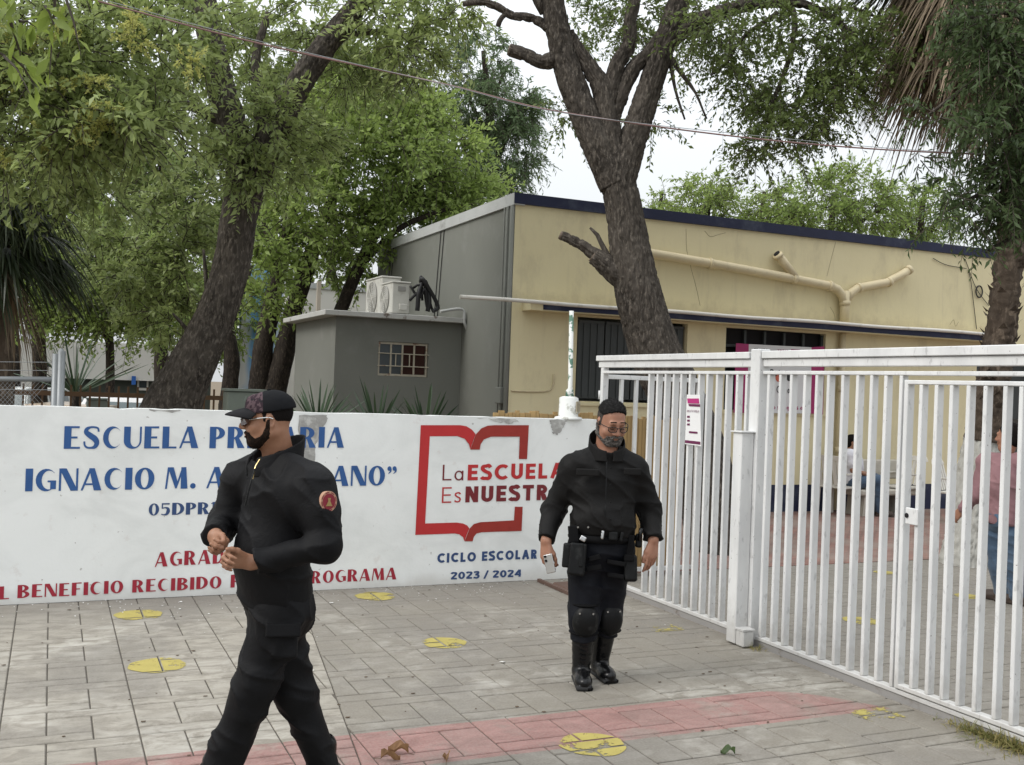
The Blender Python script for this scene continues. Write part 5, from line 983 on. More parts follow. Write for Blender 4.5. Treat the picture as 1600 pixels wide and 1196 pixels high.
# ================================================================ PEOPLE: implicit surfaces -> one continuous mesh per body / garment
class SDF:
    def __init__(s, lo, hi, h):
        s.lo = np.array(lo, float); s.h = h; s.n = np.ceil((np.array(hi)-s.lo)/h).astype(int)+1; s.G = np.full(s.n, 1.0, np.float32)
    def sub(s, lo, hi):
        a = np.clip(np.floor((np.array(lo)-s.lo)/s.h).astype(int), 0, s.n); b = np.clip(np.ceil((np.array(hi)-s.lo)/s.h).astype(int)+1, 0, s.n)
        if (b <= a).any(): return None, None
        ax = [(s.lo[k]+np.arange(a[k], b[k])*s.h).astype(np.float32) for k in range(3)]
        return tuple(slice(a[k], b[k]) for k in range(3)), np.stack(np.meshgrid(*ax, indexing='ij'), -1)
    def add(s, prim, k=.02, op='u', cut=None):
        lo, hi, f = prim; m = k+3*s.h; sl, p = s.sub(np.array(lo)-m, np.array(hi)+m)
        if sl is None: return s
        d = f(p)
        for (q, n) in (cut or []): d = np.maximum(d, (p-np.array(q, np.float32))@np.array(n, np.float32))
        g = s.G[sl]
        if op == 'u': t = np.clip(.5+.5*(d-g)/k, 0, 1); s.G[sl] = d*(1-t)+g*t-k*t*(1-t)
        elif op == 's': t = np.clip(.5-.5*(g+d)/k, 0, 1); s.G[sl] = g*(1-t)-d*t+k*t*(1-t)
        elif op == 'i': s.G[sl] = np.maximum(g, d)
        return s
    def plane(s, q, n, box=None):                     # cut away the side n points to
        sl, p = s.sub(*(box or (s.lo, s.lo+s.n*s.h))); s.G[sl] = np.maximum(s.G[sl], (p-np.array(q, np.float32))@np.array(n, np.float32)); return s
    def detail(s, f, band=.03):
        i = np.nonzero(np.abs(s.G) < band); p = np.stack([s.lo[k]+i[k]*s.h for k in range(3)], -1).astype(np.float32); s.G[i] += f(p).astype(np.float32); return s
    def mesh(s):
        G = s.G; c = [G[i:G.shape[0]-1+i, j:G.shape[1]-1+j, k:G.shape[2]-1+k] for i in (0, 1) for j in (0, 1) for k in (0, 1)]
        cnt = sum((q < 0).astype(np.int8) for q in c); act = (cnt > 0) & (cnt < 8); I = np.stack(np.nonzero(act), -1); val = np.stack([q[act] for q in c], -1)
        off = np.array([(i, j, k) for i in (0, 1) for j in (0, 1) for k in (0, 1)], float); S = np.zeros((len(I), 3)); N = np.zeros(len(I))
        for a in range(8):
            for b in range(a+1, 8):
                if np.abs(off[a]-off[b]).sum() != 1: continue
                va, vb = val[:, a], val[:, b]; m = (va < 0) != (vb < 0); t = np.where(m, va/(va-vb+1e-12), 0); S += np.where(m[:, None], off[a]+(off[b]-off[a])*t[:, None], 0); N += m
        V = s.lo+(I+S/N[:, None])*s.h; vid = np.full(act.shape, -1, np.int32); vid[act] = np.arange(len(I)); F = []
        sg = G < 0
        for ax in range(3):
            sl0 = [slice(1, -1)]*3; sl0[ax] = slice(0, -1); sl1 = [slice(1, -1)]*3; sl1[ax] = slice(1, None)
            a = sg[tuple(sl0)]; b = sg[tuple(sl1)]; e = np.stack(np.nonzero(a != b), -1); ins = a[tuple(e.T)]
            base = e.copy(); o1, o2 = [k for k in range(3) if k != ax]; base[:, o1] += 1; base[:, o2] += 1
            def cell(d1, d2): q = base.copy(); q[:, o1] -= d1; q[:, o2] -= d2; return vid[tuple(q.T)]
            q = np.stack([cell(1, 1), cell(0, 1), cell(0, 0), cell(1, 0)], -1)
            fl = ins if ax != 1 else ~ins; q = np.where(fl[:, None], q, q[:, ::-1]); F.append(q)
        F = np.vstack(F); return V, F[(F >= 0).all(1)]
def f32(a): return np.asarray(a, np.float32)
def rc(a, b, ra, rb):                                  # tapered capsule
    a, b = np.array(a, float), np.array(b, float); m = max(ra, rb)
    def f(p): ab = f32(b-a); t = np.clip((p-f32(a))@ab/(ab@ab+1e-9), 0, 1); return np.linalg.norm(p-f32(a)-t[..., None]*ab, axis=-1)-(ra+(rb-ra)*t)
    return np.minimum(a, b)-m, np.maximum(a, b)+m, f
def el(c, r, fr=None):                                 # ellipsoid in a frame (rows = axes)
    c = np.array(c, float); r = np.array(r, float); fr = np.eye(3) if fr is None else np.array(fr); e = np.abs(fr.T)@r if fr is not None else r
    def f(p): q = (p-f32(c))@f32(fr.T); k0 = np.linalg.norm(q/f32(r), axis=-1); k1 = np.linalg.norm(q/f32(r*r), axis=-1); return np.where(k1 > 1e-6, k0*(k0-1)/(k1+1e-9), -float(r.min()))
    return c-e, c+e, f
def bx(c, h, fr=None, rd=.006):
    c = np.array(c, float); h = np.array(h, float); fr = np.eye(3) if fr is None else np.array(fr); e = np.abs(fr.T)@h
    def f(p): q = np.abs((p-f32(c))@f32(fr.T))-f32(h-rd); return np.linalg.norm(np.maximum(q, 0), axis=-1)+np.minimum(q.max(-1), 0)-rd
    return c-e, c+e, f
def nz(v): v = np.array(v, float); return v/np.linalg.norm(v)
def frame(F, U=(0, 0, 1)): F = nz(F); Rr = nz(np.cross(F, U)); return np.array([Rr, F, np.cross(Rr, F)])   # rows: right, forward, up
def put(s, name, m, par, smooth=True, **kw): V, F = s.mesh(); return arr_obj(name, V, F, m, par, smooth, **kw)
def chain(s, pts, rads, k=.03, cuts=None):
    for i in range(len(pts)-1): s.add(rc(pts[i], pts[i+1], rads[i], rads[i+1]), k, 'u', (cuts or {}).get(i))
    return s
def head_sdf(s, C, fr, sc=1.0, fat=0.0):
    L = lambda x, y, z: C+sc*(fr[0]*x+fr[1]*y+fr[2]*z); E = lambda x, y, z, r, k=.015, op='u': s.add(el(L(x, y, z), np.array(r)*sc, fr), k, op)
    E(0, -.012, .035, (.077, .096, .086)); E(0, .026, -.035, (.064+fat, .068, .085), .03); E(0, .062, -.095, (.034+fat, .026, .022), .03)
    for d in (-1, 1):
        s.add(rc(L(d*(.054+fat), -.005, -.055), L(d*.022, .06, -.095), .022*sc, .017*sc), .025); E(d*.037, .062, -.03, (.027+fat*.5, .022, .026), .02)
    s.add(rc(L(-.034, .083, .026), L(.034, .083, .026), .013*sc, .013*sc), .015)
    for d in (-1, 1): E(d*.032, .101, .006, (.018, .016, .011), .012, 's'); E(d*.031, .079, .005, (.0145, .0135, .0135), .004)
    s.add(rc(L(0, .092, .016), L(0, .113, -.026), .008*sc, .0135*sc), .012)
    for d in (-1, 1): E(d*.013, .1, -.032, (.010, .012, .008), .008)
    E(0, .092, -.056, (.025, .012, .0065), .006); E(0, .0905, -.068, (.021, .012, .0075), .006)
    for d in (-1, 1): E(d*.079, -.008, -.006, (.008, .021, .032), .008); E(d*.083, -.012, -.004, (.006, .012, .02), .004, 's')
    return L
def hand_sdf(s, W, Dv, Tv, curl=(.35, .5, .4), spread=.0, thumb=(.8, .55, -.35), sc=1.0, curls=None):
    """wrist W, finger direction Dv, thumb side Tv; palm faces -N"""
    Dv = nz(Dv); Tv = nz(np.array(Tv)-Dv*(np.dot(Tv, Dv))); N = np.cross(Dv, Tv)
    if curls is not None and curls.get('flip'): N = -N
    kn = []
    for i, (t, l) in enumerate(((.029, .088), (.0095, .093), (-.0105, .088), (-.029, .078))): k = W+sc*(Dv*l+Tv*t+N*.004); kn.append(k); s.add(rc(W+sc*(Tv*t*.55), k, .0165*sc, .0115*sc), .014)
    s.add(el(W+sc*Dv*.045-N*.004*sc, np.array([.036, .05, .0165])*sc, np.array([Tv, Dv, N])), .012)
    tips = []
    for i, (ln, r) in enumerate((((.043, .026, .021), .0092), ((.047, .030, .022), .0096), ((.044, .028, .021), .0091), ((.034, .021, .019), .0080))):
        a = 0; p = kn[i]; cc = curls.get(i, curl) if curls else curl; sp = spread*(1.5-i)*.12
        for j in range(3):
            a += cc[j]; d = nz(Dv*math.cos(a)-N*math.sin(a)+Tv*sp); q = p+d*ln[j]*sc; s.add(rc(p, q, r*sc*(1-.09*j), r*sc*(.92-.1*j)), .005); p = q
        tips.append(p)
    p = W+sc*(Dv*.028+Tv*.022-N*.006); d = nz(Tv*thumb[0]+Dv*thumb[1]+N*thumb[2])
    for j, (l, r) in enumerate(((.042, .0145), (.032, .0112), (.026, .0098))):
        q = p+d*l*sc; s.add(rc(p, q, r*sc, r*.9*sc), .008); p = q; d = nz(d+Dv*.28-Tv*.22-N*.12)
    return tips, N
def shoe_sdf(s, ankle, F, L=.27, W=.047, z0=0.0):
    fr = frame((F[0], F[1], 0)); a = np.array([ankle[0], ankle[1], z0]); f = fr[1]
    s.add(el(a+f*.075+np.array([0, 0, .045]), (W, .125, .045), fr), .02); s.add(el(a+f*.125+np.array([0, 0, .036]), (W+.004, .075, .036), fr), .02); s.add(el(a-f*.02+np.array([0, 0, .05]), (W*.86, .055, .05), fr), .03)
    s.add(bx(a+f*.065+np.array([0, 0, .014]), (W*.95, .135, .014), fr, .012), .008); return s
def head_shell(HC, hf, sc, fat, off, region, h=.0034):
    s = SDF(*local_bounds([HC], .185), h); head_sdf(s, HC, hf, sc, fat); sl, p = s.sub(s.lo, s.lo+s.n*h); q = (p-f32(HC))@f32(hf.T)/sc; x, y, z = q[..., 0], q[..., 1], q[..., 2]
    s.G = np.maximum(s.G-off(x, y, z)*sc, region(x, y, z)*sc).astype(np.float32); return s
def strands(s, HC, hf, name, m, par, n, L_, comb, lift=.5, keep=None):
    V, F = s.mesh(); V = V[rng.integers(0, len(V), n)]
    if keep is not None: q = (V-HC)@hf.T; V = V[keep(q[:, 0], q[:, 1], q[:, 2])]
    nr = unit(V-HC); acc = Acc(); k = len(V)
    strips(acc, V-nr*.003, unit(nr*lift+np.array(comb)+rng.normal(0, .28, (k, 3))), L_*rng.uniform(.6, 1.3, k), np.full(k, .0009), np.full(k, .25), 3); acc.build(name, m, par, smooth=False, kind='stuff')
def beard_region(x, y, z):
    d = np.maximum(z-np.interp(y, [-.02, .008, .016, .03, .06, .082, .10], [.010, .0, -.034, -.064, -.078, -.053, -.043]), -.006-y); d = np.maximum(d, -.15-z)
    lips = (1-np.sqrt((x/.021)**2+((z+.061)/.0075)**2))*.0075; d = np.where(y > .07, np.maximum(d, lips), d); return d+.008*(vnoise(np.stack([x, y, z], -1)*170)-.5)
def cloth_mat(name, c, c2, rough=.66, sh=.0):
    t = NT(name); n = t.noise(6, 5); col = t.mix(t.ramp(n, .3, .7), c, c2); nb = t.bump(t.noise(13, 5, .6, None, 1.6), .30, .012); nb = t.bump(t.noise(420, 2), .2, .0006, nb)
    t.b.inputs['Sheen Weight'].default_value = sh; t.b.inputs['Sheen Roughness'].default_value = .45; return t.fin(col, rough, nb, 0, .16)
def skin_mat(name, c, c2):
    t = NT(name); col = t.mix(t.ramp(t.noise(22, 5), .3, .7), c, c2); t.b.inputs['Subsurface Weight'].default_value = .08; t.b.inputs['Subsurface Radius'].default_value = (.012, .005, .003)
    return t.fin(col, .5, t.bump(t.noise(260, 3), .15, .001), 0, .4)
M['skin1'] = skin_mat('brown_skin', (.245, .118, .068), (.31, .16, .098)); M['skin2'] = skin_mat('tan_skin', (.27, .125, .078), (.34, .175, .115))
M['black1'] = cloth_mat('black_pullover_cloth', (.003, .003, .0036), (.006, .006, .007)); M['black2'] = cloth_mat('black_shirt_cloth', (.004, .0038, .0038), (.008, .0075, .0073)); M['navytrouser'] = cloth_mat('dark_navy_trouser_cloth', (.0038, .0044, .007), (.0068, .0078, .0115)); M['blacktrouser'] = cloth_mat('black_trouser_cloth', (.0028, .0028, .0035), (.0055, .0056, .0065))
M['leather'] = mat('black_leather', (.004, .004, .0045), .24, .3, 20, .25, 70, spec=.3); M['polymer'] = mat('black_polymer', (.006, .0063, .0066), .42, .3, 14, .15, 70, spec=.16, dirt=(.02, .021, .021), ds=18, dth=(.52, .7)); M['webbing'] = mat('black_webbing', (.006, .006, .0065), .85, .25, 30, .3, 150, spec=.1)
M['hairblack'] = mat('black_hair', (.009, .0075, .007), .8, .4, 60, .6, 180, spec=.06); M['beardbrown'] = mat('dark_brown_beard', (.014, .0095, .0075), .85, .5, 70, .6, 180, spec=.06, dirt=(.05, .028, .018), ds=90, dth=(.52, .72)); M['hairgrey'] = mat('greying_black_hair', (.0065, .006, .006), .85, .4, 50, .3, 160, spec=.05, dirt=(.022, .022, .022), ds=70, dth=(.55, .75))
M['beardgrey'] = mat('salt_and_pepper_beard', (.030, .026, .024), .85, .5, 60, .9, 170, dirt=(.20, .185, .17), ds=85, dth=(.38, .68)); M['metal'] = mat('bright_metal', (.5, .5, .5), .25, .1, 5, 0, metal=1); M['gold'] = mat('gold_chain', (.55, .42, .2), .3, .1, 5, 0, metal=1)
def folds(amp, seed, hz=.6):
    def f(p):
        a = vnoise((p@f32([[1, 0, .25], [0, 1, -.2], [.0, .3, 1]]))*f32([4.5, 4.5, 13])+seed); b = vnoise((p@f32([[.8, .2, .5], [-.3, .9, .3], [.5, -.4, .8]]))*f32([6, 16, 8])+seed*2.3)
        r1 = 1-np.abs(2*a-1); r2 = 1-np.abs(2*b-1); return -amp*1.2*(hz*r1**4+(1-hz)*r2**4)+amp*.4
    return f
def lens_mat():
    t = NT('clear_lens'); t.fin((.02, .02, .02), .05, None, 0, .5); tp = t.node('ShaderNodeBsdfTransparent'); ms = t.node('ShaderNodeMixShader'); ms.inputs[0].default_value = .14
    o = t.n['Material Output']; t.t.links.new(tp.outputs[0], ms.inputs[1]); t.t.links.new(t.b.outputs[0], ms.inputs[2]); t.t.links.new(ms.outputs[0], o.inputs[0]); return t.m
def local_bounds(pts, m): a = np.array(pts); return a.min(0)-m, a.max(0)+m
# ---------------------------------------------------------------- man in black cap walking left
def man_with_cap():
    P0 = globals()['P']; P = lambda x, y, d: P0(x, y, d*.95)
    D = 4.5; base = np.array([*P(430, 1218, D)[:2], 0.0]); Fb = nz(-AR*.76-AF*.65); Fb[2] = 0; Fb = nz(Fb); fb = frame(Fb)
    t = thing('person', 'man in black pullover and camouflage-print cap walking left past the wall', 'person', base)
    hf = frame(nz(-AR*.97-AF*.24)+np.array([0, 0, -.02])); HC = P(419, 656, 4.46)
    neck = P(429, 720, 4.50); chest = P(438, 795, 4.50); belly = P(432, 870, 4.48); pel = P(434, 935, 4.5)
    sL, eL, wL = P(487, 764, 4.37), P(505, 854, 4.28), P(392, 880, 4.22); sR, eR, wR = P(379, 750, 4.62), P(346, 822, 4.60), P(336, 838, 4.33)
    hL, kL, aL = P(436, 962, 4.44), P(400, 1068, 4.40), P(336, 1228, 4.44); hR, kR, aR = P(436, 962, 4.57), P(462, 1085, 4.60), P(504, 1222, 4.68)
    aL[2] = max(aL[2], .09); aR[2] = max(aR[2], .10)
    sk = SDF(*local_bounds([HC+[0, 0, .16], aL*[1, 1, 0], aR, eL, eR, sL, sR, P(310, 850, 4.25), kL, kR], .14), .0048)
    L = head_sdf(sk, HC, hf, .93, .005)
    sk.add(rc(L(0, -.025, -.05), neck-fb[1]*.02, .058, .066), .03); sk.add(el(chest, (.16, .11, .22), fb), .04); sk.add(el(belly, (.15, .12, .2), fb), .04); sk.add(el(pel, (.14, .11, .12), fb), .04)
    for a, b, c in ((sL, eL, wL), (sR, eR, wR)): chain(sk, [chest+[0, 0, .12], a, b, c], [.06, .055, .042, .029], .03)
    for a, b, c in ((hL, kL, aL), (hR, kR, aR)): chain(sk, [pel, a, b, c], [.08, .075, .052, .038], .03)
    for a in (aL, aR): pass
    # hands meet in front: left hand from the right of the picture, right hand from the left
    hold = P(357, 866, 4.19)
    hand_sdf(sk, wL+nz(hold-wL)*.02, nz(P(352, 872, 4.15)-wL), nz(np.array([0, 0, 1.0])-AF*.4), (1.0, 1.05, .6), 0, (.45, .8, -.25), .95, {'flip': False})
    hand_sdf(sk, wR, nz(P(360, 872, 4.20)-wR), nz(np.array([0, 0, .8])+AR*.6-AF*.2), (.7, .9, .6), 0, (.35, .85, -.2), .95, {'flip': True})
    put(sk, 'body', M['skin1'], t)
    # pullover
    sh = SDF(*local_bounds([neck+[0, 0, .06], pel, sL, sR, eL, eR, wL, wR], .17), .006)
    sh.add(el(chest+[0, 0, .03], (.197, .143, .20), fb), .05); sh.add(el(belly+Fb*.022, (.168, .150, .20), fb), .07); sh.add(el(pel+[0, 0, .035], (.165, .14, .14), fb), .06)
    sh.add(rc(sL+[0, 0, .010], neck+[0, 0, -.005]-fb[0]*.02, .076, .068), .06); sh.add(rc(sL-[0, 0, .05], chest+[0, 0, .06], .09, .12), .06); sh.add(rc(sR, neck+[0, 0, -.015]+fb[0]*.03, .085, .075), .05)
    cuL = wL+nz(eL-wL)*.02; cuR = wR+nz(eR-wR)*.015
    chain(sh, [sL, (sL+eL)/2+AR*.012, eL], [.074, .068, .058], .055); sh.add(rc(eL, wL, .058, .045), .035, 'u', [(cuL, nz(wL-eL))]); sh.add(el(eL+[0, 0, -.002], (.060, .055, .056)), .04)
    chain(sh, [sR, eR], [.076, .062], .04); sh.add(rc(eR, wR, .060, .047), .03, 'u', [(cuR, nz(wR-eR))])
    sh.plane(pel+[0, 0, -.035], (0, 0, -1))
    sh.detail(folds(.017, 3.1, .5), .05); sh.add(el(neck+[0, 0, .055]+Fb*.035, (.062, .068, .085), fb), .012, 's')
    s_ob = put(sh, 'pullover', M['black1'], t)
    # stand collar, open at the front
    co = SDF(*local_bounds([neck], .20), .0038); cfr = frame(Fb+np.array([0, 0, .45]))
    co.add(rc(neck-[0, 0, .04], neck+[0, 0, .13]-Fb*.03, .116, .098), .01); co.add(rc(neck-[0, 0, .10]-Fb*.0, neck+[0, 0, .20]-Fb*.035, .110, .088), .004, 's'); co.plane(neck+[0, 0, .056], nz(np.array([0, 0, 1])+Fb*.42)); co.plane(neck+[0, 0, -.06], (0, 0, -1)); co.add(el(neck+Fb*.12+[0, 0, .02], (.036, .06, .09), fb), .006, 's'); put(co, 'collar', M['black1'], s_ob)
    zp = MB().tube(catmull([P(398, 733, 4.34), P(391, 757, 4.30), P(383, 790, 4.29)], 6), .0035, 6).build('zip', M['polymer'], s_ob)
    MB().tube(catmull([P(406, 718, 4.37), P(399, 730, 4.35), P(396.5, 742, 4.335), P(395, 749, 4.33)], 6), .0028, 5).build('chain_necklace', M['gold'], t)
    # round sleeve patch
    pcn = P(513, 784, 4.262); nr = nz(CAMP-pcn+AR*1.8); pf_ = frame(nr); ring_ = lambda r, o: [pcn+nr*o+(pf_[0]*math.cos(a)*.82+np.array([0, 0, 1])*math.sin(a))*r for a in np.linspace(0, 2*math.pi, 28, endpoint=False)]
    M['patchrim'] = mat('tan_embroidery', (.42, .25, .17), .8, .15, 30, .3); M['patchred'] = mat('crimson_embroidery', (.20, .022, .035), .8, .2, 30, .3)
    pt = MB().prism(ring_(.041, .006), -nr*.035).build('sleeve_patch', M['patchrim'], t); MB().prism(ring_(.031, .0085), -nr*.002).build('patch_field', M['patchred'], pt)
    q_ = lambda x, y: pcn+nr*.0105+pf_[0]*x+np.array([0, 0, 1])*y
    MB().prism([q_(-.006, .014), q_(.006, .014), q_(.004, .002), q_(.010, -.012), q_(.014, -.018), q_(-.014, -.018), q_(-.010, -.012), q_(-.004, .002)], -nr*.0015).build('patch_emblem', M['gold'], pt)
    MB().add([q_(.034*math.cos(a)*.82, .034*math.sin(a))-nr*.003 for a in np.linspace(0, 2*math.pi, 24, endpoint=False)]+[q_(.0375*math.cos(a)*.82, .0375*math.sin(a))-nr*.003 for a in np.linspace(0, 2*math.pi, 24, endpoint=False)], [(i, (i+1) % 24, 24+(i+1) % 24, 24+i) for i in range(0, 24, 1) if i % 3]).build('patch_lettering', M['patchred'], pt)
    # trousers
    tr = SDF(*local_bounds([pel+[0, 0, .1], aL*[1, 1, .3], aR*[1, 1, .3], kL, kR, hL, hR], .17), .0065)
    tr.add(el(pel+[0, 0, -.01], (.158, .135, .13), fb), .05); chain(tr, [hL, kL, aL], [.105, .082, .080], .05); chain(tr, [hR, kR, aR], [.100, .078, .070], .04); tr.add(el(pel-Fb*.05+[0, 0, -.06], (.13, .095, .11), fb), .05)
    pk = P(443, 1005, 4.345); pfr = frame(nz(CAMP-pk)); tr.add(bx(pk+AF*.035, (.055, .040, .078), pfr, .02), .03)
    tr.detail(folds(.018, 9.4, .6), .05)
    trm = put(tr, 'trousers', M['blacktrouser'], t)
    fl = SDF(*local_bounds([pk], .14), .004); fl.add(bx(pk-AF*.016+[0, 0, .055]+AR*.0, (.068, .012, .028), pfr, .006), .004); put(fl, 'pocket_flap', M['blacktrouser'], trm)
    for a in (aL, aR): bo = SDF(*local_bounds([a*[1, 1, 0]], .22), .006); shoe_sdf(bo, a*[1, 1, 0]-Fb*.02, Fb, z0=.004); bo.add(rc(a*[1, 1, 0]+[0, 0, .06], a*[1, 1, 0]+[0, 0, .18], .052, .055), .03); put(bo, 'boot', M['leather'], t)
    # beard, hair, ear stays free
    bd = head_shell(HC, hf, .93, .005, lambda x, y, z: .0022+0*z, beard_region); bo_ = put(bd, 'beard', M['beardbrown'], t); strands(bd, HC, hf, 'beard_hairs', M['beardbrown'], bo_, 2600, .006, (0, 0, -.6), .8, lambda x, y, z: z < -.02)
    ha = head_shell(HC, hf, .93, .005, lambda x, y, z: .0018+0*z, lambda x, y, z: np.maximum(np.interp(y, [-.10, -.045, -.03, -.012, .008, .012, .022, .026], [-.030, -.026, .0, .03, .03, -.006, -.006, .03])-z, z-.06)); put(ha, 'hair', M['hairblack'], t)
    MB().tube(catmull([L(.045, .097, .028), L(.03, .1035, .034), L(.012, .1, .031)], 4), [.003]*9, 5).build('eyebrow', M['hairblack'], t); MB().tube(catmull([L(-.045, .097, .028), L(-.03, .1035, .034), L(-.012, .1, .031)], 4), [.003]*9, 5).build('eyebrow', M['hairblack'], t)
    # cap
    cp = SDF(*local_bounds([HC+[0, 0, .05]], .22), .004); cfr2 = frame(hf[1]*1.0+np.array([0, 0, -.12])); cc = L(0, -.014, .044)
    cp.add(el(cc, (.0825, .101, .080), cfr2)); cp.plane(L(0, 0, .036), nz(-cfr2[2])); cp.add(bx(L(0, .062, .072), (.038, .026, .03), cfr2, .026), .03)
    cp.detail(lambda p: .002*(vnoise(p*60)-.5), .02)
    def cam_cap():
        q = NT('cap_cloth'); tcx = q.node('ShaderNodeVectorMath', operation='DOT_PRODUCT'); q.set(tcx.inputs[0], q.pos); tcx.inputs[1].default_value = tuple(hf[1]); thr = float(L(0, .022, 0)@hf[1])
        n = q.noise(55, 3, .5); camo = q.mix(q.ramp(n, .48, .52), (.032, .020, .026), (.085, .058, .066)); camo = q.mix(q.ramp(q.noise(42, 2), .60, .63), camo, (.020, .017, .02))
        return q.fin(q.mix(q.math('GREATER_THAN', tcx.outputs['Value'], thr), (.010, .0105, .012), camo), .85, q.bump(q.noise(300, 3), .3, .001), 0, .1)
    capo = put(cp, 'cap', cam_cap(), t)
    MB().tube([L(0, -.016, .044)+cfr2[2]*.077, L(0, -.016, .044)+cfr2[2]*.085], .008, 10).build('cap_button', M['webbing'], capo, smooth=True)
    # brim: curved plate
    V = []; F_ = []; nu, nv = 13, 8
    for i in range(nv):
        for j in range(nu): u = -1+2*j/(nu-1); v = i/(nv-1); r_ = .073+.058*v*(1-.22*u*u); x_ = .081*math.sin(u*1.25)*(1+.06*v); y_ = r_*math.cos(u*1.02)+.012+.03*v*(1-u*u); V.append(L(0, 0, .063)+cfr2[0]*x_+cfr2[1]*y_+cfr2[2]*(-.030*u*u-.014*v*v+.004))
    F_ = [(i*nu+j, i*nu+j+1, (i+1)*nu+j+1, (i+1)*nu+j) for i in range(nv-1) for j in range(nu-1)]; b_ = len(V); V += [v-cfr2[2]*.005 for v in V]; F_ += [tuple(b_+q for q in f[::-1]) for f in F_]
    edge = [j for j in range(nu)]+[i*nu+nu-1 for i in range(1, nv)]+[(nv-1)*nu+j for j in range(nu-2, -1, -1)]+[i*nu for i in range(nv-2, 0, -1)]; F_ += [(edge[k], edge[(k+1) % len(edge)], b_+edge[(k+1) % len(edge)], b_+edge[k]) for k in range(len(edge))]
    M['brim'] = mat('charcoal_cap_brim', (.013, .013, .0145), .8, .2, 30, .3, spec=.12); MB().add(V, F_).build('brim', M['brim'], capo, smooth=True)
    MB().prism([L(.012, .098, .086), L(-.012, .098, .086), L(-.014, .090, .104), L(.014, .090, .104)], hf[1]*.003).build('cap_badge', M['palebox'], capo)
    # wraparound sunglasses
    M['lens'] = (lambda q: q.fin((.05, .012, .008), .08, None, 0, .7))(NT('amber_dark_lens')); gl = MB()
    for d in (-1, 1):
        pts = [L(d*x, y, z) for x, y, z in ((.006, .1135, .004), (.03, .113, .008), (.055, .098, .008), (.066, .080, .004), (.061, .087, -.013), (.045, .104, -.022), (.022, .112, -.021), (.008, .1145, -.010))]
        MB().prism(pts, hf[1]*.0025).build('lens', M['lens'], t); MB().tube(catmull([L(d*.066, .080, .006), L(d*.079, .04, .010), L(d*.082, .0, .012), L(d*.080, -.02, .006)], 5), .0024, 6).build('temple_arm', M['metal'], t)
    MB().tube(catmull([L(.066, .081, .007), L(.045, .105, .010), L(0, .1155, .005), L(-.045, .105, .010), L(-.066, .081, .007)], 5), .0028, 6).build('glasses_frame', M['polymer'], t)
    # small key fob held between the hands
    kf = thing('key_fob', 'small black and silver key fob held in the hands of the capped man', 'key fob', hold); fr = frame(nz(CAMP-hold), nz(np.array([.3, 0, 1])))
    k1 = SDF(*local_bounds([hold], .06), .0022); k1.add(bx(hold, (.014, .008, .026), fr, .006), .003); put(k1, 'case', M['polymer'], kf); MB().tube([hold+fr[2]*-.02-fr[0]*.012, hold-fr[2]*.03, hold-fr[2]*.028+fr[0]*.014], .003, 6).build('key_ring', M['metal'], kf)
    return t
man_with_cap()
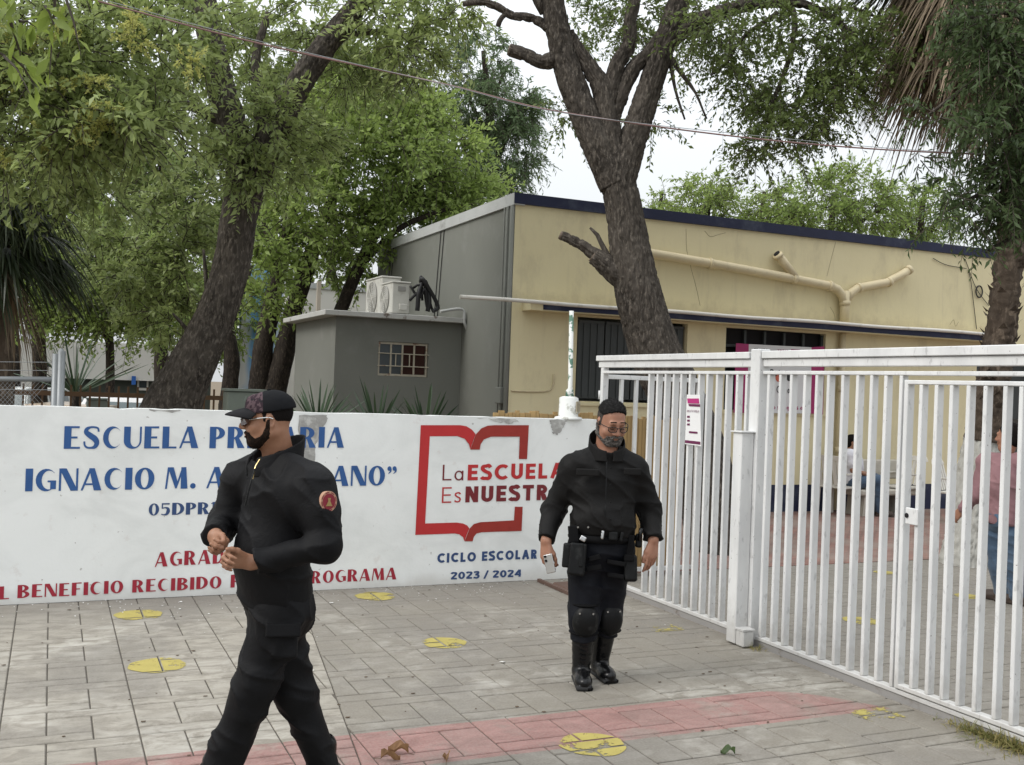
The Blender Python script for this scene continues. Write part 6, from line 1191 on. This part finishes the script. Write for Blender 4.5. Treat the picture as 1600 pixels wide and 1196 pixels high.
# ---------------------------------------------------------------- man in black uniform walking towards us
def man_uniform():
    D = 6.26; base = np.array([*onZ(925, 1070)[:2], 0.0]); Fb = -AF*1.0+AR*.10; Fb[2] = 0; Fb = nz(Fb); fb = frame(Fb)
    t = thing('person', 'bearded man in glasses and black uniform with thigh holster walking from the gate', 'person', base)
    hf0 = nz(-AF*.93+AR*.30); hf = frame(hf0+np.array([0, 0, -.36])); HC = P(955, 661, D-.03)
    neck = P(948, 708, D); chest = P(943, 770, D); belly = P(942, 815, D-.01); pel = P(940, 856, D)
    sR, eR, wR = P(897, 732, D), P(865, 797, D+.05), P(853, 845, D-.10); sL, eL, wL = P(990, 732, D+.02), P(1015, 797, D+.06), P(1021, 843, D-.06)
    hR, kR, aR = P(916, 870, D), P(913, 965, D-.06), P(908, 1045, D-.06); hL, kL, aL = P(960, 870, D+.02), P(948, 962, D+.06), P(937, 1040, D+.10)
    sk = SDF(*local_bounds([HC+[0, 0, .15], base, eR, eL, wR-[0, 0, .2], wL-[0, 0, .2], aR, aL], .13), .0052)
    L = head_sdf(sk, HC, hf, 1.04, .007)
    sk.add(rc(L(0, -.03, -.05), neck, .064, .07), .03); sk.add(el(chest, (.16, .11, .2), fb), .04); sk.add(el(pel, (.15, .11, .14), fb), .04); sk.add(rc(chest, pel, .12, .12), .03)
    for a, b, c in ((sR, eR, wR), (sL, eL, wL)): chain(sk, [chest+[0, 0, .1], a, b, c], [.06, .055, .045, .031], .03)
    for a, b, c in ((hR, kR, aR), (hL, kL, aL)): chain(sk, [pel, a, b, c], [.08, .075, .046, .028], .03)
    dn = np.array([0, 0, -1.0])
    hand_sdf(sk, wR+dn*.012, nz(dn+AR*.08-AF*.15), nz(AR*.75-AF*.65), (.30, .75, .6), 0, (.35, .9, -.3), 1.05, {'flip': False, 0: (.5, .8, .5)})
    hand_sdf(sk, wL+dn*.012, nz(dn-AR*.10-AF*.10), nz(-AR*.8-AF*.55), (.28, .35, .25), .4, (.45, .85, .0), 1.05, {'flip': True, 0: (.12, .2, .1), 1: (.25, .4, .3)})
    put(sk, 'body', M['skin2'], t)
    sh = SDF(*local_bounds([neck+[0, 0, .05], pel, sL, sR, eL, eR, wL, wR], .17), .0065)
    sh.add(el(chest+[0, 0, .02], (.210, .145, .19), fb), .05); sh.add(el(belly+Fb*.02, (.200, .165, .165), fb), .06); sh.add(rc(sR, neck-[0, 0, .02]+fb[0]*.03, .082, .08), .05); sh.add(rc(sL, neck-[0, 0, .02]-fb[0]*.03, .082, .08), .05)
    for a, b, c in ((sR, eR, wR), (sL, eL, wL)): chain(sh, [a, b], [.080, .070], .04); sh.add(rc(b, c, .069, .054), .03, 'u', [(c+nz(b-c)*.01, nz(c-b))])
    sh.plane(P(940, 834, D)*1.0, (0, 0, -1), (P(880, 880, D)-.3, P(1000, 790, D)+.3) if False else None) if False else None
    sl, p = sh.sub(pel-[.22, .3, .25], pel+[.22, .3, .12]); d = np.linalg.norm((p-f32(pel))[..., :2]@f32(fb[:2, :2].T)/f32([.215, .3]), axis=-1); zc = P(940, 833, D)[2]
    sh.G[sl] = np.where(d < 1.0, np.maximum(sh.G[sl], zc-p[..., 2]), sh.G[sl])
    sh.detail(folds(.017, 17.7, .45), .05); sh.add(el(neck+[0, 0, .06]+Fb*.03, (.068, .07, .075), fb), .01, 's')
    so_ = put(sh, 'shirt', M['black2'], t)
    co = SDF(*local_bounds([neck], .21), .0038); cfr = frame(Fb+np.array([0, 0, .35])); co.add(rc(neck-[0, 0, .05], neck+[0, 0, .15]-Fb*.01, .120, .104), .01); co.add(rc(neck-[0, 0, .10]+Fb*.0, neck+[0, 0, .20]-Fb*.01, .113, .095), .004, 's'); co.plane(neck+[0, 0, .080], nz(np.array([0, 0, 1])+Fb*.60)); co.plane(neck-[0, 0, .045], (0, 0, -1)); co.add(el(neck+Fb*.12+[0, 0, .0], (.020, .06, .06), fb), .006, 's'); put(co, 'collar', M['black2'], so_)
    def flap(x0, x1, y0, y1, m, dz=.0, nm='pocket_flap', par=so_, th=.009, D0=None):
        c = P((x0+x1)/2, (y0+y1)/2, D0 or (D-.155)); s = SDF(*local_bounds([c], .13), .004); s.add(bx(c, ((x1-x0)/2*D/FO, th, (y1-y0)/2*D/FO), frame(nz(CAMP-c)), .004), .004); return put(s, nm, m, par)
    flap(901, 936, 733, 744, M['black2'], D0=D-.150, th=.016); flap(975, 1001, 732, 743, M['black2'], D0=D-.138, th=.016)
    MB().tube(catmull([P(948, 722, D-.12), P(947, 760, D-.175), P(946, 800, D-.195), P(945, 832, D-.185)], 6), .0035, 5).build('button_placket', M['polymer'], so_)
    for y_, dd in ((732, .15), (758, .182), (785, .198), (812, .20)): c = P(954, y_, D-dd); MB().tube([c, c-AF*.004], .006, 10).build('button', M['polymer'], so_)
    tr = SDF(*local_bounds([pel+[0, 0, .12], aL, aR, kL, kR, hL, hR], .16), .0065)
    tr.add(el(pel+[0, 0, .01], (.195, .15, .14), fb), .04); chain(tr, [hR, kR, aR], [.112, .086, .066], .045); chain(tr, [hL, kL, aL], [.112, .084, .066], .045); tr.add(el(P(898, 925, D-.05), (.035, .06, .075), fb), .03)
    tr.plane([0, 0, .25], (0, 0, -1)); tr.detail(folds(.013, 29.3, .6), .05); put(tr, 'trousers', M['navytrouser'], t)
    def boot(a, F, kn):
        b = SDF(*local_bounds([a*[1, 1, 0], a+[0, 0, .05]], .22), .0052); g = np.array([a[0], a[1], 0]); shoe_sdf(b, g, F, z0=.0); tp_ = a+(kn-a)*((.34-a[2])/(kn[2]-a[2])); b.add(rc(g+[0, 0, .08], tp_, .054, .076), .035, 'u', [((0, 0, .31), (0, 0, 1))]); b.detail(lambda p: .004*np.abs(2*vnoise(p*f32([9, 9, 42]))-1)*(p[:, 2] > .08), .02)
        o = put(b, 'boot', M['leather'], t); lc = MB(); fr = frame(F)
        for k in range(7): z = .085+k*.028; c = g+fr[1]*np.interp(z, [.085, .14, .27], [.098, .062, .063])+np.array([0, 0, z]); lc.tube([c-fr[0]*.022, c+fr[1]*.006, c+fr[0]*.022+[0, 0, .010]], .003, 5)
        lc.build('laces', M['webbing'], o, kind='stuff'); s = SDF(*local_bounds([g], .2), .005); s.add(bx(g+fr[1]*.066+[0, 0, .012], (.050, .142, .012), fr, .011), .01); put(s, 'sole', M['tyre'], o)
    boot(aR, nz(Fb-AR*.05), kR); boot(aL, nz(Fb+AR*.18), kL)
    for k_, F in ((kR, nz(Fb-AR*.06)), (kL, nz(Fb+AR*.22))):
        fr = frame(F); c = k_+F*.072-[0, 0, .01]; s = SDF(*local_bounds([c], .19), .0052); s.add(el(c, (.066, .036, .088), fr), .01); s.add(el(c-F*.022, (.080, .056, .105), fr), .02); s.add(el(c-F*.075, (.060, .062, .15), fr), .01, 's'); ko = put(s, 'knee_pad', M['polymer'], t)
        for x_ in (-.04, .04): q = c+fr[0]*x_+fr[2]*.055+F*.030; MB().tube([q, q+F*.006], .006, 8).build('rivet', M['metal'], ko)
        for dz in (.085, -.085): s = SDF(*local_bounds([c], .2), .006); s.add(el(k_+[0, 0, dz], (.092, .098, .016), fr), .01); put(s, 'knee_strap', M['webbing'], ko)
    # belt with buckle
    bc = P(940, 838, D); s = SDF(*local_bounds([bc], .28), .0055); s.add(el(bc+Fb*.012, (.207, .170, .06), fb), .01); s.plane(bc+[0, 0, .025], (0, 0, 1)); s.plane(bc-[0, 0, .022], (0, 0, -1)); bo = put(s, 'belt', M['webbing'], t)
    def block(x, y, dep, hx, hy, hz, nm, m, par=t, rd=.008, rot=0.0, fr=None):
        c = P(x, y, D-dep); f_ = fr if fr is not None else frame(nz(CAMP-c), nz(np.array([math.sin(rot)*AR[0], math.sin(rot)*AR[1], math.cos(rot)]))); s = SDF(*local_bounds([c], max(hx, hy, hz)*1.5+.03), .0042); s.add(bx(c, (hx, hy, hz), f_, rd), .004); return put(s, nm, m, par)
    block(958, 838, .190, .026, .012, .026, 'buckle', M['polymer'], bo); block(941.5, 836, .190, .009, .010, .026, 'belt_keeper', M['metal'], bo, .004, .12); block(971, 839, .178, .010, .010, .027, 'belt_keeper', M['polymer'], bo, .004, .2)
    for x_ in (903, 919): q = P(x_, 824, D-.17); MB().tube([q, q-AF*.006], .006, 8).build('snap', M['metal'], bo)
    # drop-leg holster on his right thigh
    ho = block(902, 874, .17, .050, .04, .095, 'holster', M['polymer'], t, .014, .06); block(887, 868, .13, .030, .045, .072, 'holster_shell', M['polymer'], ho, .012, .05); block(908, 868, .20, .014, .012, .07, 'magazine_pouch', M['polymer'], ho, .006); block(896, 835, .13, .03, .012, .05, 'hanger_strap', M['webbing'], ho, .005, -.12)
    block(911, 842, .188, .018, .006, .016, 'strap_buckle', M['metal'], ho, .003, .45); block(929, 872, .172, .035, .012, .016, 'thigh_strap', M['webbing'], ho, .004, -.30+1.57*0); block(928, 888, .168, .045, .012, .016, 'thigh_strap', M['webbing'], ho, .004, -.22)
    block(892, 850, .10, .022, .03, .035, 'pistol_grip', M['polymer'], ho, .010, .25)
    po_ = block(985, 888, .10, .040, .045, .080, 'thigh_pouch', M['polymer'], t, .018, -.05); block(983, 872, .15, .030, .008, .020, 'pouch_flap', M['webbing'], po_, .006); block(985, 852, .13, .018, .01, .06, 'hanger_strap', M['webbing'], po_, .004, .1); block(963, 880, .135, .055, .02, .014, 'thigh_strap', M['webbing'], po_, .004, .12); block(962, 900, .132, .05, .02, .014, 'thigh_strap', M['webbing'], po_, .004, .1)
    block(998, 845, .06, .020, .03, .042, 'belt_pouch', M['polymer'], t, .012); q = P(999, 832, D-.09); MB().tube([q-[0, 0, .05], q+[0, 0, .025]+AR*.01], .012, 10).build('torch', M['leather'], t, smooth=True)
    # beard, hair, brows, glasses
    bd = head_shell(HC, hf, 1.04, .007, lambda x, y, z: .0050+0*z, beard_region); bo_ = put(bd, 'beard', M['beardgrey'], t); strands(bd, HC, hf, 'beard_hairs', M['beardgrey'], bo_, 2600, .006, (0, 0, -.6), .8, lambda x, y, z: z < -.02)
    MB().tube(catmull([L(.032, .088, -.062), L(.022, .100, -.047), L(0, .107, -.043), L(-.022, .100, -.047), L(-.032, .088, -.062)], 5), .0048, 6).build('moustache', M['beardgrey'], t, smooth=True)
    hl = lambda x, y, z: np.interp(y, [-.10, -.045, -.03, -.012, .006, .011, .022, .028, .05, .068, .10], [-.045, -.04, .004, .034, .034, -.012, -.012, .056, .076, .094, .106])-z+.012*(vnoise(np.stack([x*130, y*110, z*8], -1))-.5)
    top = lambda x, y, z: np.maximum(hl(x, y, z), .060+.014*(vnoise(np.stack([x*60, y*60, z*60], -1))-.5)-z)
    M['hairtop'] = mat('black_hair_with_grey', (.010, .0095, .0095), .8, .5, 60, .4, 170, spec=.08, dirt=(.035, .034, .033), ds=80, dth=(.5, .72)); M['hairside'] = mat('short_grey_side_hair', (.040, .035, .032), .9, .5, 90, .4, 200, spec=.05, dirt=(.11, .095, .085), ds=110, dth=(.45, .7))
    ha = head_shell(HC, hf, 1.04, .007, lambda x, y, z: .004+.009*np.clip((z-.055)/.05, 0, 1)+.003*(vnoise(np.stack([x*100, y*26, z*40], -1)+5)-.5), top); ho_ = put(ha, 'hair', M['hairtop'], t); strands(ha, HC, hf, 'hair_strands', M['hairtop'], ho_, 5200, .013, hf[2]*.35-hf[1]*.6-hf[0]*.35, .35, lambda x, y, z: z > .045)
    hs_ = head_shell(HC, hf, 1.04, .007, lambda x, y, z: .0016+0*z, hl); put(hs_, 'side_hair', M['hairside'], t)
    M['frameblack'] = mat('glossy_black_frame', (.012, .012, .012), .25, .1, 5, 0); M['clearlens'] = lens_mat()
    for d in (-1, 1):
        MB().tube(catmull([L(d*.012, .098, .040), L(d*.028, .1065, .044), L(d*.048, .095, .038)], 4), .0036, 5).build('eyebrow', M['hairgrey'], t)
        rim = [L(d*x, .118-.9*max(0, x-.03)**1.2, z) for x, z in ((.010, .012), (.022, .018), (.045, .018), (.058, .013), (.058, -.006), (.048, -.014), (.024, -.015), (.012, -.008), (.010, .012))]
        MB().tube(rim, .0026, 6, False).build('glasses_rim', M['frameblack'], t, smooth=True); MB().prism(rim[:-1], -hf[1]*.001).build('lens', M['clearlens'], t); MB().tube([L(d*.058, .107, .011), L(d*.080, .06, .010), L(d*.086, -.01, .008)], .0024, 6).build('temple_arm', M['frameblack'], t, smooth=True)
        MB().tube(catmull([L(d*.018, .0945, .001), L(d*.031, .0968, -.003), L(d*.045, .091, .0)], 3), .0018, 4).build('eyelashes', M['hairblack'], t)
    MB().tube(catmull([L(-.010, .118, .010), L(0, .120, .014), L(.010, .118, .010)], 3), .0025, 6).build('glasses_bridge', M['frameblack'], t, smooth=True)
    # phone in his right hand
    pc = P(858.5, 881, D-.17); f_ = frame(nz(CAMP-pc-AR*1.5), nz(np.array([0, 0, 1])-AR*.30)); ph = thing('mobile_phone', 'silver mobile phone held low in the hand of the bearded man', 'phone', pc)
    s = SDF(*local_bounds([pc], .12), .0035); s.add(bx(pc, (.028, .0055, .056), f_, .005), .003); put(s, 'case', M['metal'], ph); MB().prism([pc+f_[1]*.007+f_[0]*x+f_[2]*z for x, z in ((-.025, -.052), (.025, -.052), (.025, .052), (-.025, .052))], -f_[1]*.001).build('back_panel', M['acgrill'], ph)
    for z in (.045, .02): q = pc+f_[1]*.0075+f_[0]*.015+f_[2]*z; MB().tube([q, q+f_[1]*.003], .008, 12).build('camera_lens', M['leather'], ph)
    return t
man_uniform()
# ---------------------------------------------------------------- people behind the gate
M['pinkshirt'] = cloth_mat('dusty_pink_shirt', (.21, .115, .125), (.29, .165, .175), .85, .05); M['jeans'] = cloth_mat('blue_jeans', (.045, .075, .12), (.085, .125, .18), .85, .2); M['whiteshirt'] = cloth_mat('white_tee', (.55, .55, .60), (.68, .68, .72), .85, .1); M['shoe'] = mat('dark_brown_shoe', (.05, .035, .028), .6, .2, 9, .1)
def plain_person(label, D, hp, F, HF, J, top, bottom, skin, hgt=.008):
    fb = frame(F); hf = frame(HF); t = thing('person', label, 'person', J['base']); HC = P(*hp, D)
    pts = [HC+[0, 0, .16]]+[v for k_, v in J.items() if k_ != 'sl']; s = SDF(*local_bounds(pts, .15), hgt); L = head_sdf(s, HC, hf, 1.0); s.add(rc(L(0, -.02, -.05), J['neck'], .055, .06), .03); s.add(el(J['chest'], (.15, .1, .2), fb), .04); s.add(rc(J['chest'], J['pel'], .11, .11), .03)
    for q in 'LR':
        chain(s, [J['chest'], J['s'+q], J['e'+q], J['w'+q]], [.06, .05, .04, .03], .03); hand_sdf(s, J['w'+q], nz(J['w'+q]-J['e'+q]), nz(np.cross(nz(J['w'+q]-J['e'+q]), fb[0])+.01), (.4, .5, .4)); chain(s, [J['pel'], J['h'+q], J['k'+q], J['a'+q]], [.09, .08, .055, .04], .03)
    put(s, 'body', skin, t)
    s = SDF(*local_bounds([J[k] for k in ('neck', 'chest', 'pel', 'sL', 'sR', 'eL', 'eR', 'wL', 'wR')], .15), hgt); s.add(el(J['chest'], (.195, .135, .22), fb), .04); s.add(rc(J['chest'], J['pel']+[0, 0, .03], .15, .155), .05); s.add(rc(J['sL'], J['sR'], .08, .08), .05)
    for q in 'LR':
        lo = J.get('sl', 1.0); e = J['e'+q]; w_ = J['w'+q]
        if lo >= 1: chain(s, [J['s'+q], e, w_+nz(e-w_)*.03], [.078, .066, .05], .04)
        else: s.add(rc(J['s'+q], J['s'+q]+(e-J['s'+q])*lo, .078, .075), .04)
    s.plane(J['pel']-[0, 0, .04], (0, 0, -1)); s.detail(folds(.014, D*3.3, .5), .05); s.add(el(J['neck']+[0, 0, .05]+F*.02, (.058, .062, .06), fb), .01, 's'); put(s, 'shirt', top, t)
    s = SDF(*local_bounds([J[k] for k in ('pel', 'hL', 'hR', 'kL', 'kR', 'aL', 'aR')], .15), hgt); s.add(el(J['pel'], (.17, .125, .12), fb), .04)
    for q in 'LR': chain(s, [J['h'+q], J['k'+q], J['a'+q]], [.1, .078, .068], .04)
    s.detail(folds(.013, D*5.1, .6), .05); put(s, 'trousers', bottom, t)
    for q in 'LR': s = SDF(*local_bounds([J['a'+q]*[1, 1, 0]], .22), hgt); shoe_sdf(s, J['a'+q]*[1, 1, 0], F); put(s, 'shoe', M['shoe'], t)
    s = SDF(*local_bounds([HC], .17), .006); s.add(el(L(0, -.016, .036), (.083, .102, .092), hf)); s.add(el(L(0, -.05, -.03), (.07, .055, .06), hf), .03); s.plane(L(0, .055, .05), nz(hf[1]-hf[2]*.5)); s.plane(L(0, .005, -.01), nz(hf[1]*.8-hf[2]*.6)); put(s, 'hair', M['hairblack'], t)
    return t, L, hf
Dm = pr_d = float((onZ(1562, 943)-CAMP)@AF)
F = nz(AF*.8-AR*.6); F[2] = 0; F = nz(F)
J = {k: P(*v) for k, v in dict(neck=(1574, 703, Dm), chest=(1568, 752, Dm), pel=(1566, 812, Dm), sL=(1542, 722, Dm+.08), sR=(1600, 722, Dm-.08), eL=(1526, 772, Dm+.1), wL=(1503, 797, Dm+.22), eR=(1618, 775, Dm-.02), wR=(1612, 822, Dm+.1), hL=(1556, 835, Dm+.05), hR=(1582, 835, Dm-.05), kL=(1560, 885, Dm+.05), kR=(1588, 885, Dm-.04), aL=(1566, 935, Dm+.1), aR=(1590, 935, Dm-.04)).items()}
J['base'] = np.array([*onZ(1570, 943)[:2], 0]); J['aL'][2] = J['aR'][2] = .09
plain_person('man in dusty pink shirt and jeans seen from behind through the gate bars', Dm, (1577, 683), F, nz(AF*.75-AR*.65), J, M['pinkshirt'], M['jeans'], M['skin2'])
# seated person on the concrete bench
Ds = 15.6; F = nz(AR*.9-AF*.25); F[2] = 0; F = nz(F)
J = {k: P(*v) for k, v in dict(neck=(1329, 704, Ds), chest=(1332, 724, Ds), pel=(1333, 752, Ds), sL=(1322, 711, Ds+.13), sR=(1328, 711, Ds-.13), eL=(1334, 733, Ds+.16), wL=(1350, 740, Ds+.1), eR=(1333, 735, Ds-.17), wR=(1352, 741, Ds-.1), hL=(1338, 752, Ds+.08), hR=(1340, 753, Ds-.08), kL=(1367, 748, Ds+.09), kR=(1371, 751, Ds-.08), aL=(1370, 784, Ds+.1), aR=(1376, 786, Ds-.06)).items()}
J['base'] = np.array([*J['pel'][:2], 0]); J['sl'] = .6; J['aL'][2] = J['aR'][2] = .09
plain_person('person in white tee and jeans sitting on the bench beyond the gate', Ds, (1333, 692), F, nz(AR*.92-AF*.3), J, M['whiteshirt'], M['jeans'], M['skin1'])
# ================================================================ BENCH, CHAIRS, SMALL THINGS
M['conc'] = mat('pale_concrete', (.46, .43, .37), .85, .15, 5, .3, 50, dirt=(.30, .28, .24), ds=4); M['plastic'] = mat('white_plastic', (.62, .60, .55), .4, .06, 5, 0, dirt=(.48, .46, .4), ds=6)
bxp = J['pel']; by = bxp[1]
sz = P(1345, 764, 15.6)[2]
be = thing('concrete_bench', 'pale concrete bench against the cream wall beyond the gate', 'bench', (bxp[0], by, 0)); x0, x1 = P(1320, 765, 15.6)[0], P(1432, 765, 15.9)[0]
MB().box((x0, by-.22, sz-.09), (x1, by+.22, sz)).build('seat', M['conc'], be, bevel=.02)
for x in (x0+.15, x1-.3): MB().prism([(x, by-.18, 0), (x+.16, by-.18, 0), (x+.13, by-.18, sz-.091), (x+.03, by-.18, sz-.091)], (0, .36, 0)).build('leg', M['conc'], be)
MB().box((x0, by+.23, sz+.12), (x1, by+.29, sz+.42)).build('backrest', M['conc'], be, bevel=.02)
def plastic_chair(x, y, rz, label):
    t = thing('plastic_chair', label, 'chair', (x, y, 0), 'plastic chairs by the cream wall'); t.rotation_euler = (0, 0, rz)
    def part(nm, mb, bev=.012): me = bpy.data.meshes.new(nm); me.from_pydata(mb.V, [], mb.F); bm = bmesh.new(); bm.from_mesh(me); bmesh.ops.recalc_face_normals(bm, faces=bm.faces); bmesh.ops.bevel(bm, geom=list(bm.edges), offset=bev, segments=2, affect='EDGES', clamp_overlap=True); bm.to_mesh(me); bm.free(); obj(nm, me, M['plastic'], t)
    part('seat', MB().box((-.23, -.22, .41), (.23, .22, .44)))
    for sx in (-1, 1):
        part('leg', MB().prism([(sx*.19, -.22, 0), (sx*.24, -.22, 0), (sx*.23, -.20, .409), (sx*.18, -.20, .409)], (0, .045, 0)), .006); part('leg', MB().prism([(sx*.19, .20, 0), (sx*.24, .20, 0), (sx*.23, .18, .409), (sx*.18, .18, .409)], (0, .045, 0)), .006)
        part('armrest', MB().box((sx*.25-.025, -.20, .62), (sx*.25+.025, .22, .645))); part('armrest_support', MB().box((sx*.25-.02, -.20, .42), (sx*.25+.02, -.15, .619)), .005)
    for k in range(5): part('back_slat', MB().prism([(-.19+k*.08, .20, .45), (-.13+k*.08, .20, .45), (-.13+k*.08, .30, .82), (-.19+k*.08, .30, .82)], (0, .018, 0)), .005)
    part('back_top', MB().prism([(-.23, .30, .821), (.23, .30, .821), (.18, .325, .90), (-.18, .325, .90)], (0, .02, 0)), .006)
for (x, y, D, rz, lb) in ((1304, 790, 15.6, 1.9, 'white plastic chair left of the seated person'), (1408, 790, 15.9, -1.4, 'white plastic chair facing the seated person'), (1497, 790, 15.2, .4, 'white plastic chair by the whitewashed palm foot')): p_ = P(x, y, D); plastic_chair(p_[0], min(p_[1], 12.2), rz, lb)
# paint chips and litter along the foot of the wall
M['chip'] = mat('white_paint_chip', (.70, .70, .68), .7, .05, 5, 0); ch = MB()
for k in range(170):
    u = random.random(); x = random.uniform(-.6, 4.4); y = 8.47-abs(random.gauss(0, .35 if u < .8 else 1.6)); s = random.uniform(.002, .008) if u < .94 else random.uniform(.01, .022)
    if y < 4.3: continue
    a = random.random()*6.3; pts = [(x+s*random.uniform(.5, 1.2)*math.cos(a+b), y+s*random.uniform(.4, 1)*math.sin(a+b), .004+random.uniform(0, .004)) for b in (0, 1.5, 3.0, 4.5)]; ch.prism(pts, (0, 0, .002))
ch.build('paint_chips', M['chip'], None, kind='stuff', label='scattered white paint chips along the wall', cat='litter')
dk = MB()
for k in range(90):
    x = random.uniform(-.8, 4.4); y = random.uniform(4.3, 8.4); s = random.uniform(.002, .008); a = random.random()*6.3; dk.prism([(x+s*1.8*math.cos(a+b), y+s*math.sin(a+b), .003) for b in (0, 1.3, 3.1, 4.4)], (0, 0, .003))
M['debris'] = mat('brown_leaf_litter', (.10, .07, .045), .9, .4, 20, 0); dk.build('leaf_litter', M['debris'], None, kind='stuff', label='tiny brown leaf fragments on the pavement', cat='litter')
# curled dry leaves near the bottom edge
M['dryleaf'] = leaf_mat('dry_brown_leaf', (.16, .085, .04), (.30, .18, .09), .2, .7)
def dry_leaf(px, py, label, L_=.12, green=False):
    c = onZ(px, py); t = thing('fallen_leaf', label, 'leaf', c); V = []; F = []; nu, nv = 7, 5; a = rng.random()*6.28
    for i in range(nu):
        for j in range(nv): u = i/(nu-1); v = (j/(nv-1)-.5)*2; w_ = math.sin(math.pi*min(1, u*.95+.03))*.42*(1+.18*math.sin(u*17)); x_ = (u-.5)*L_; y_ = v*w_*L_*.5; z_ = .008+.035*abs(v)**1.5*L_/.12+.02*math.sin(u*5+v); V.append(c+[x_*math.cos(a)-y_*math.sin(a), x_*math.sin(a)+y_*math.cos(a), max(.004, z_)])
    F = [(i*nv+j, (i+1)*nv+j, (i+1)*nv+j+1, i*nv+j+1) for i in range(nu-1) for j in range(nv-1)]; arr_obj('blade', V, F, M['leaf_dark'] if green else M['dryleaf'], t, True, rng.random(len(V)))
    MB().tube([V[2], V[2]-np.array([.03*math.cos(a), .03*math.sin(a), .0])], .0015, 5).build('stalk', M['debris'], t)
dry_leaf(622, 1178, 'largest curled brown leaf on the red band near the bottom edge', .105); dry_leaf(610, 1189, 'curled brown leaf left of the largest one at the bottom edge', .09); dry_leaf(697, 1190, 'small dry leaf on the red band right of the curled pair', .08); dry_leaf(1137, 1180, 'small green leaf lying on the grey slabs below the red band', .07, True)
# grass at the lower right corner and weeds by the post
M['grass'] = leaf_mat('mixed_green_and_dry_grass', (.09, .12, .03), (.36, .30, .13), .35, .7)
acc = Acc(); n_ = 900; c_ = onZ(1585, 1160); xy = np.stack([rng.normal(c_[0]-.02, .10, n_), rng.normal(c_[1]-.03, .16, n_)], 1); xy[:, 0] = np.minimum(xy[:, 0], 4.53); st_ = np.concatenate([xy, np.zeros((n_, 1))], 1)
strips(acc, st_, unit(rng.normal(0, .5, (n_, 3))+np.array([0, 0, 1.0])), rng.uniform(.03, .14, n_), np.full(n_, .0026), rng.uniform(.2, .9, n_), 4); acc.build('grass', M['grass'], None, smooth=False, attr=True, kind='stuff', label='tuft of half dry grass at the foot of the gate', cat='grass')
acc = Acc(); n_ = 60; st_ = np.stack([rng.normal(4.50, .02, n_), rng.normal(5.82, .05, n_), np.zeros(n_)], 1); strips(acc, st_, unit(rng.normal(0, .6, (n_, 3))+np.array([0, 0, .8])), rng.uniform(.04, .12, n_), np.full(n_, .002), rng.uniform(.2, .9, n_), 4); acc.build('weeds', M['grass'], None, smooth=False, attr=True, kind='stuff', label='dry weeds beside the gate post foot', cat='grass')
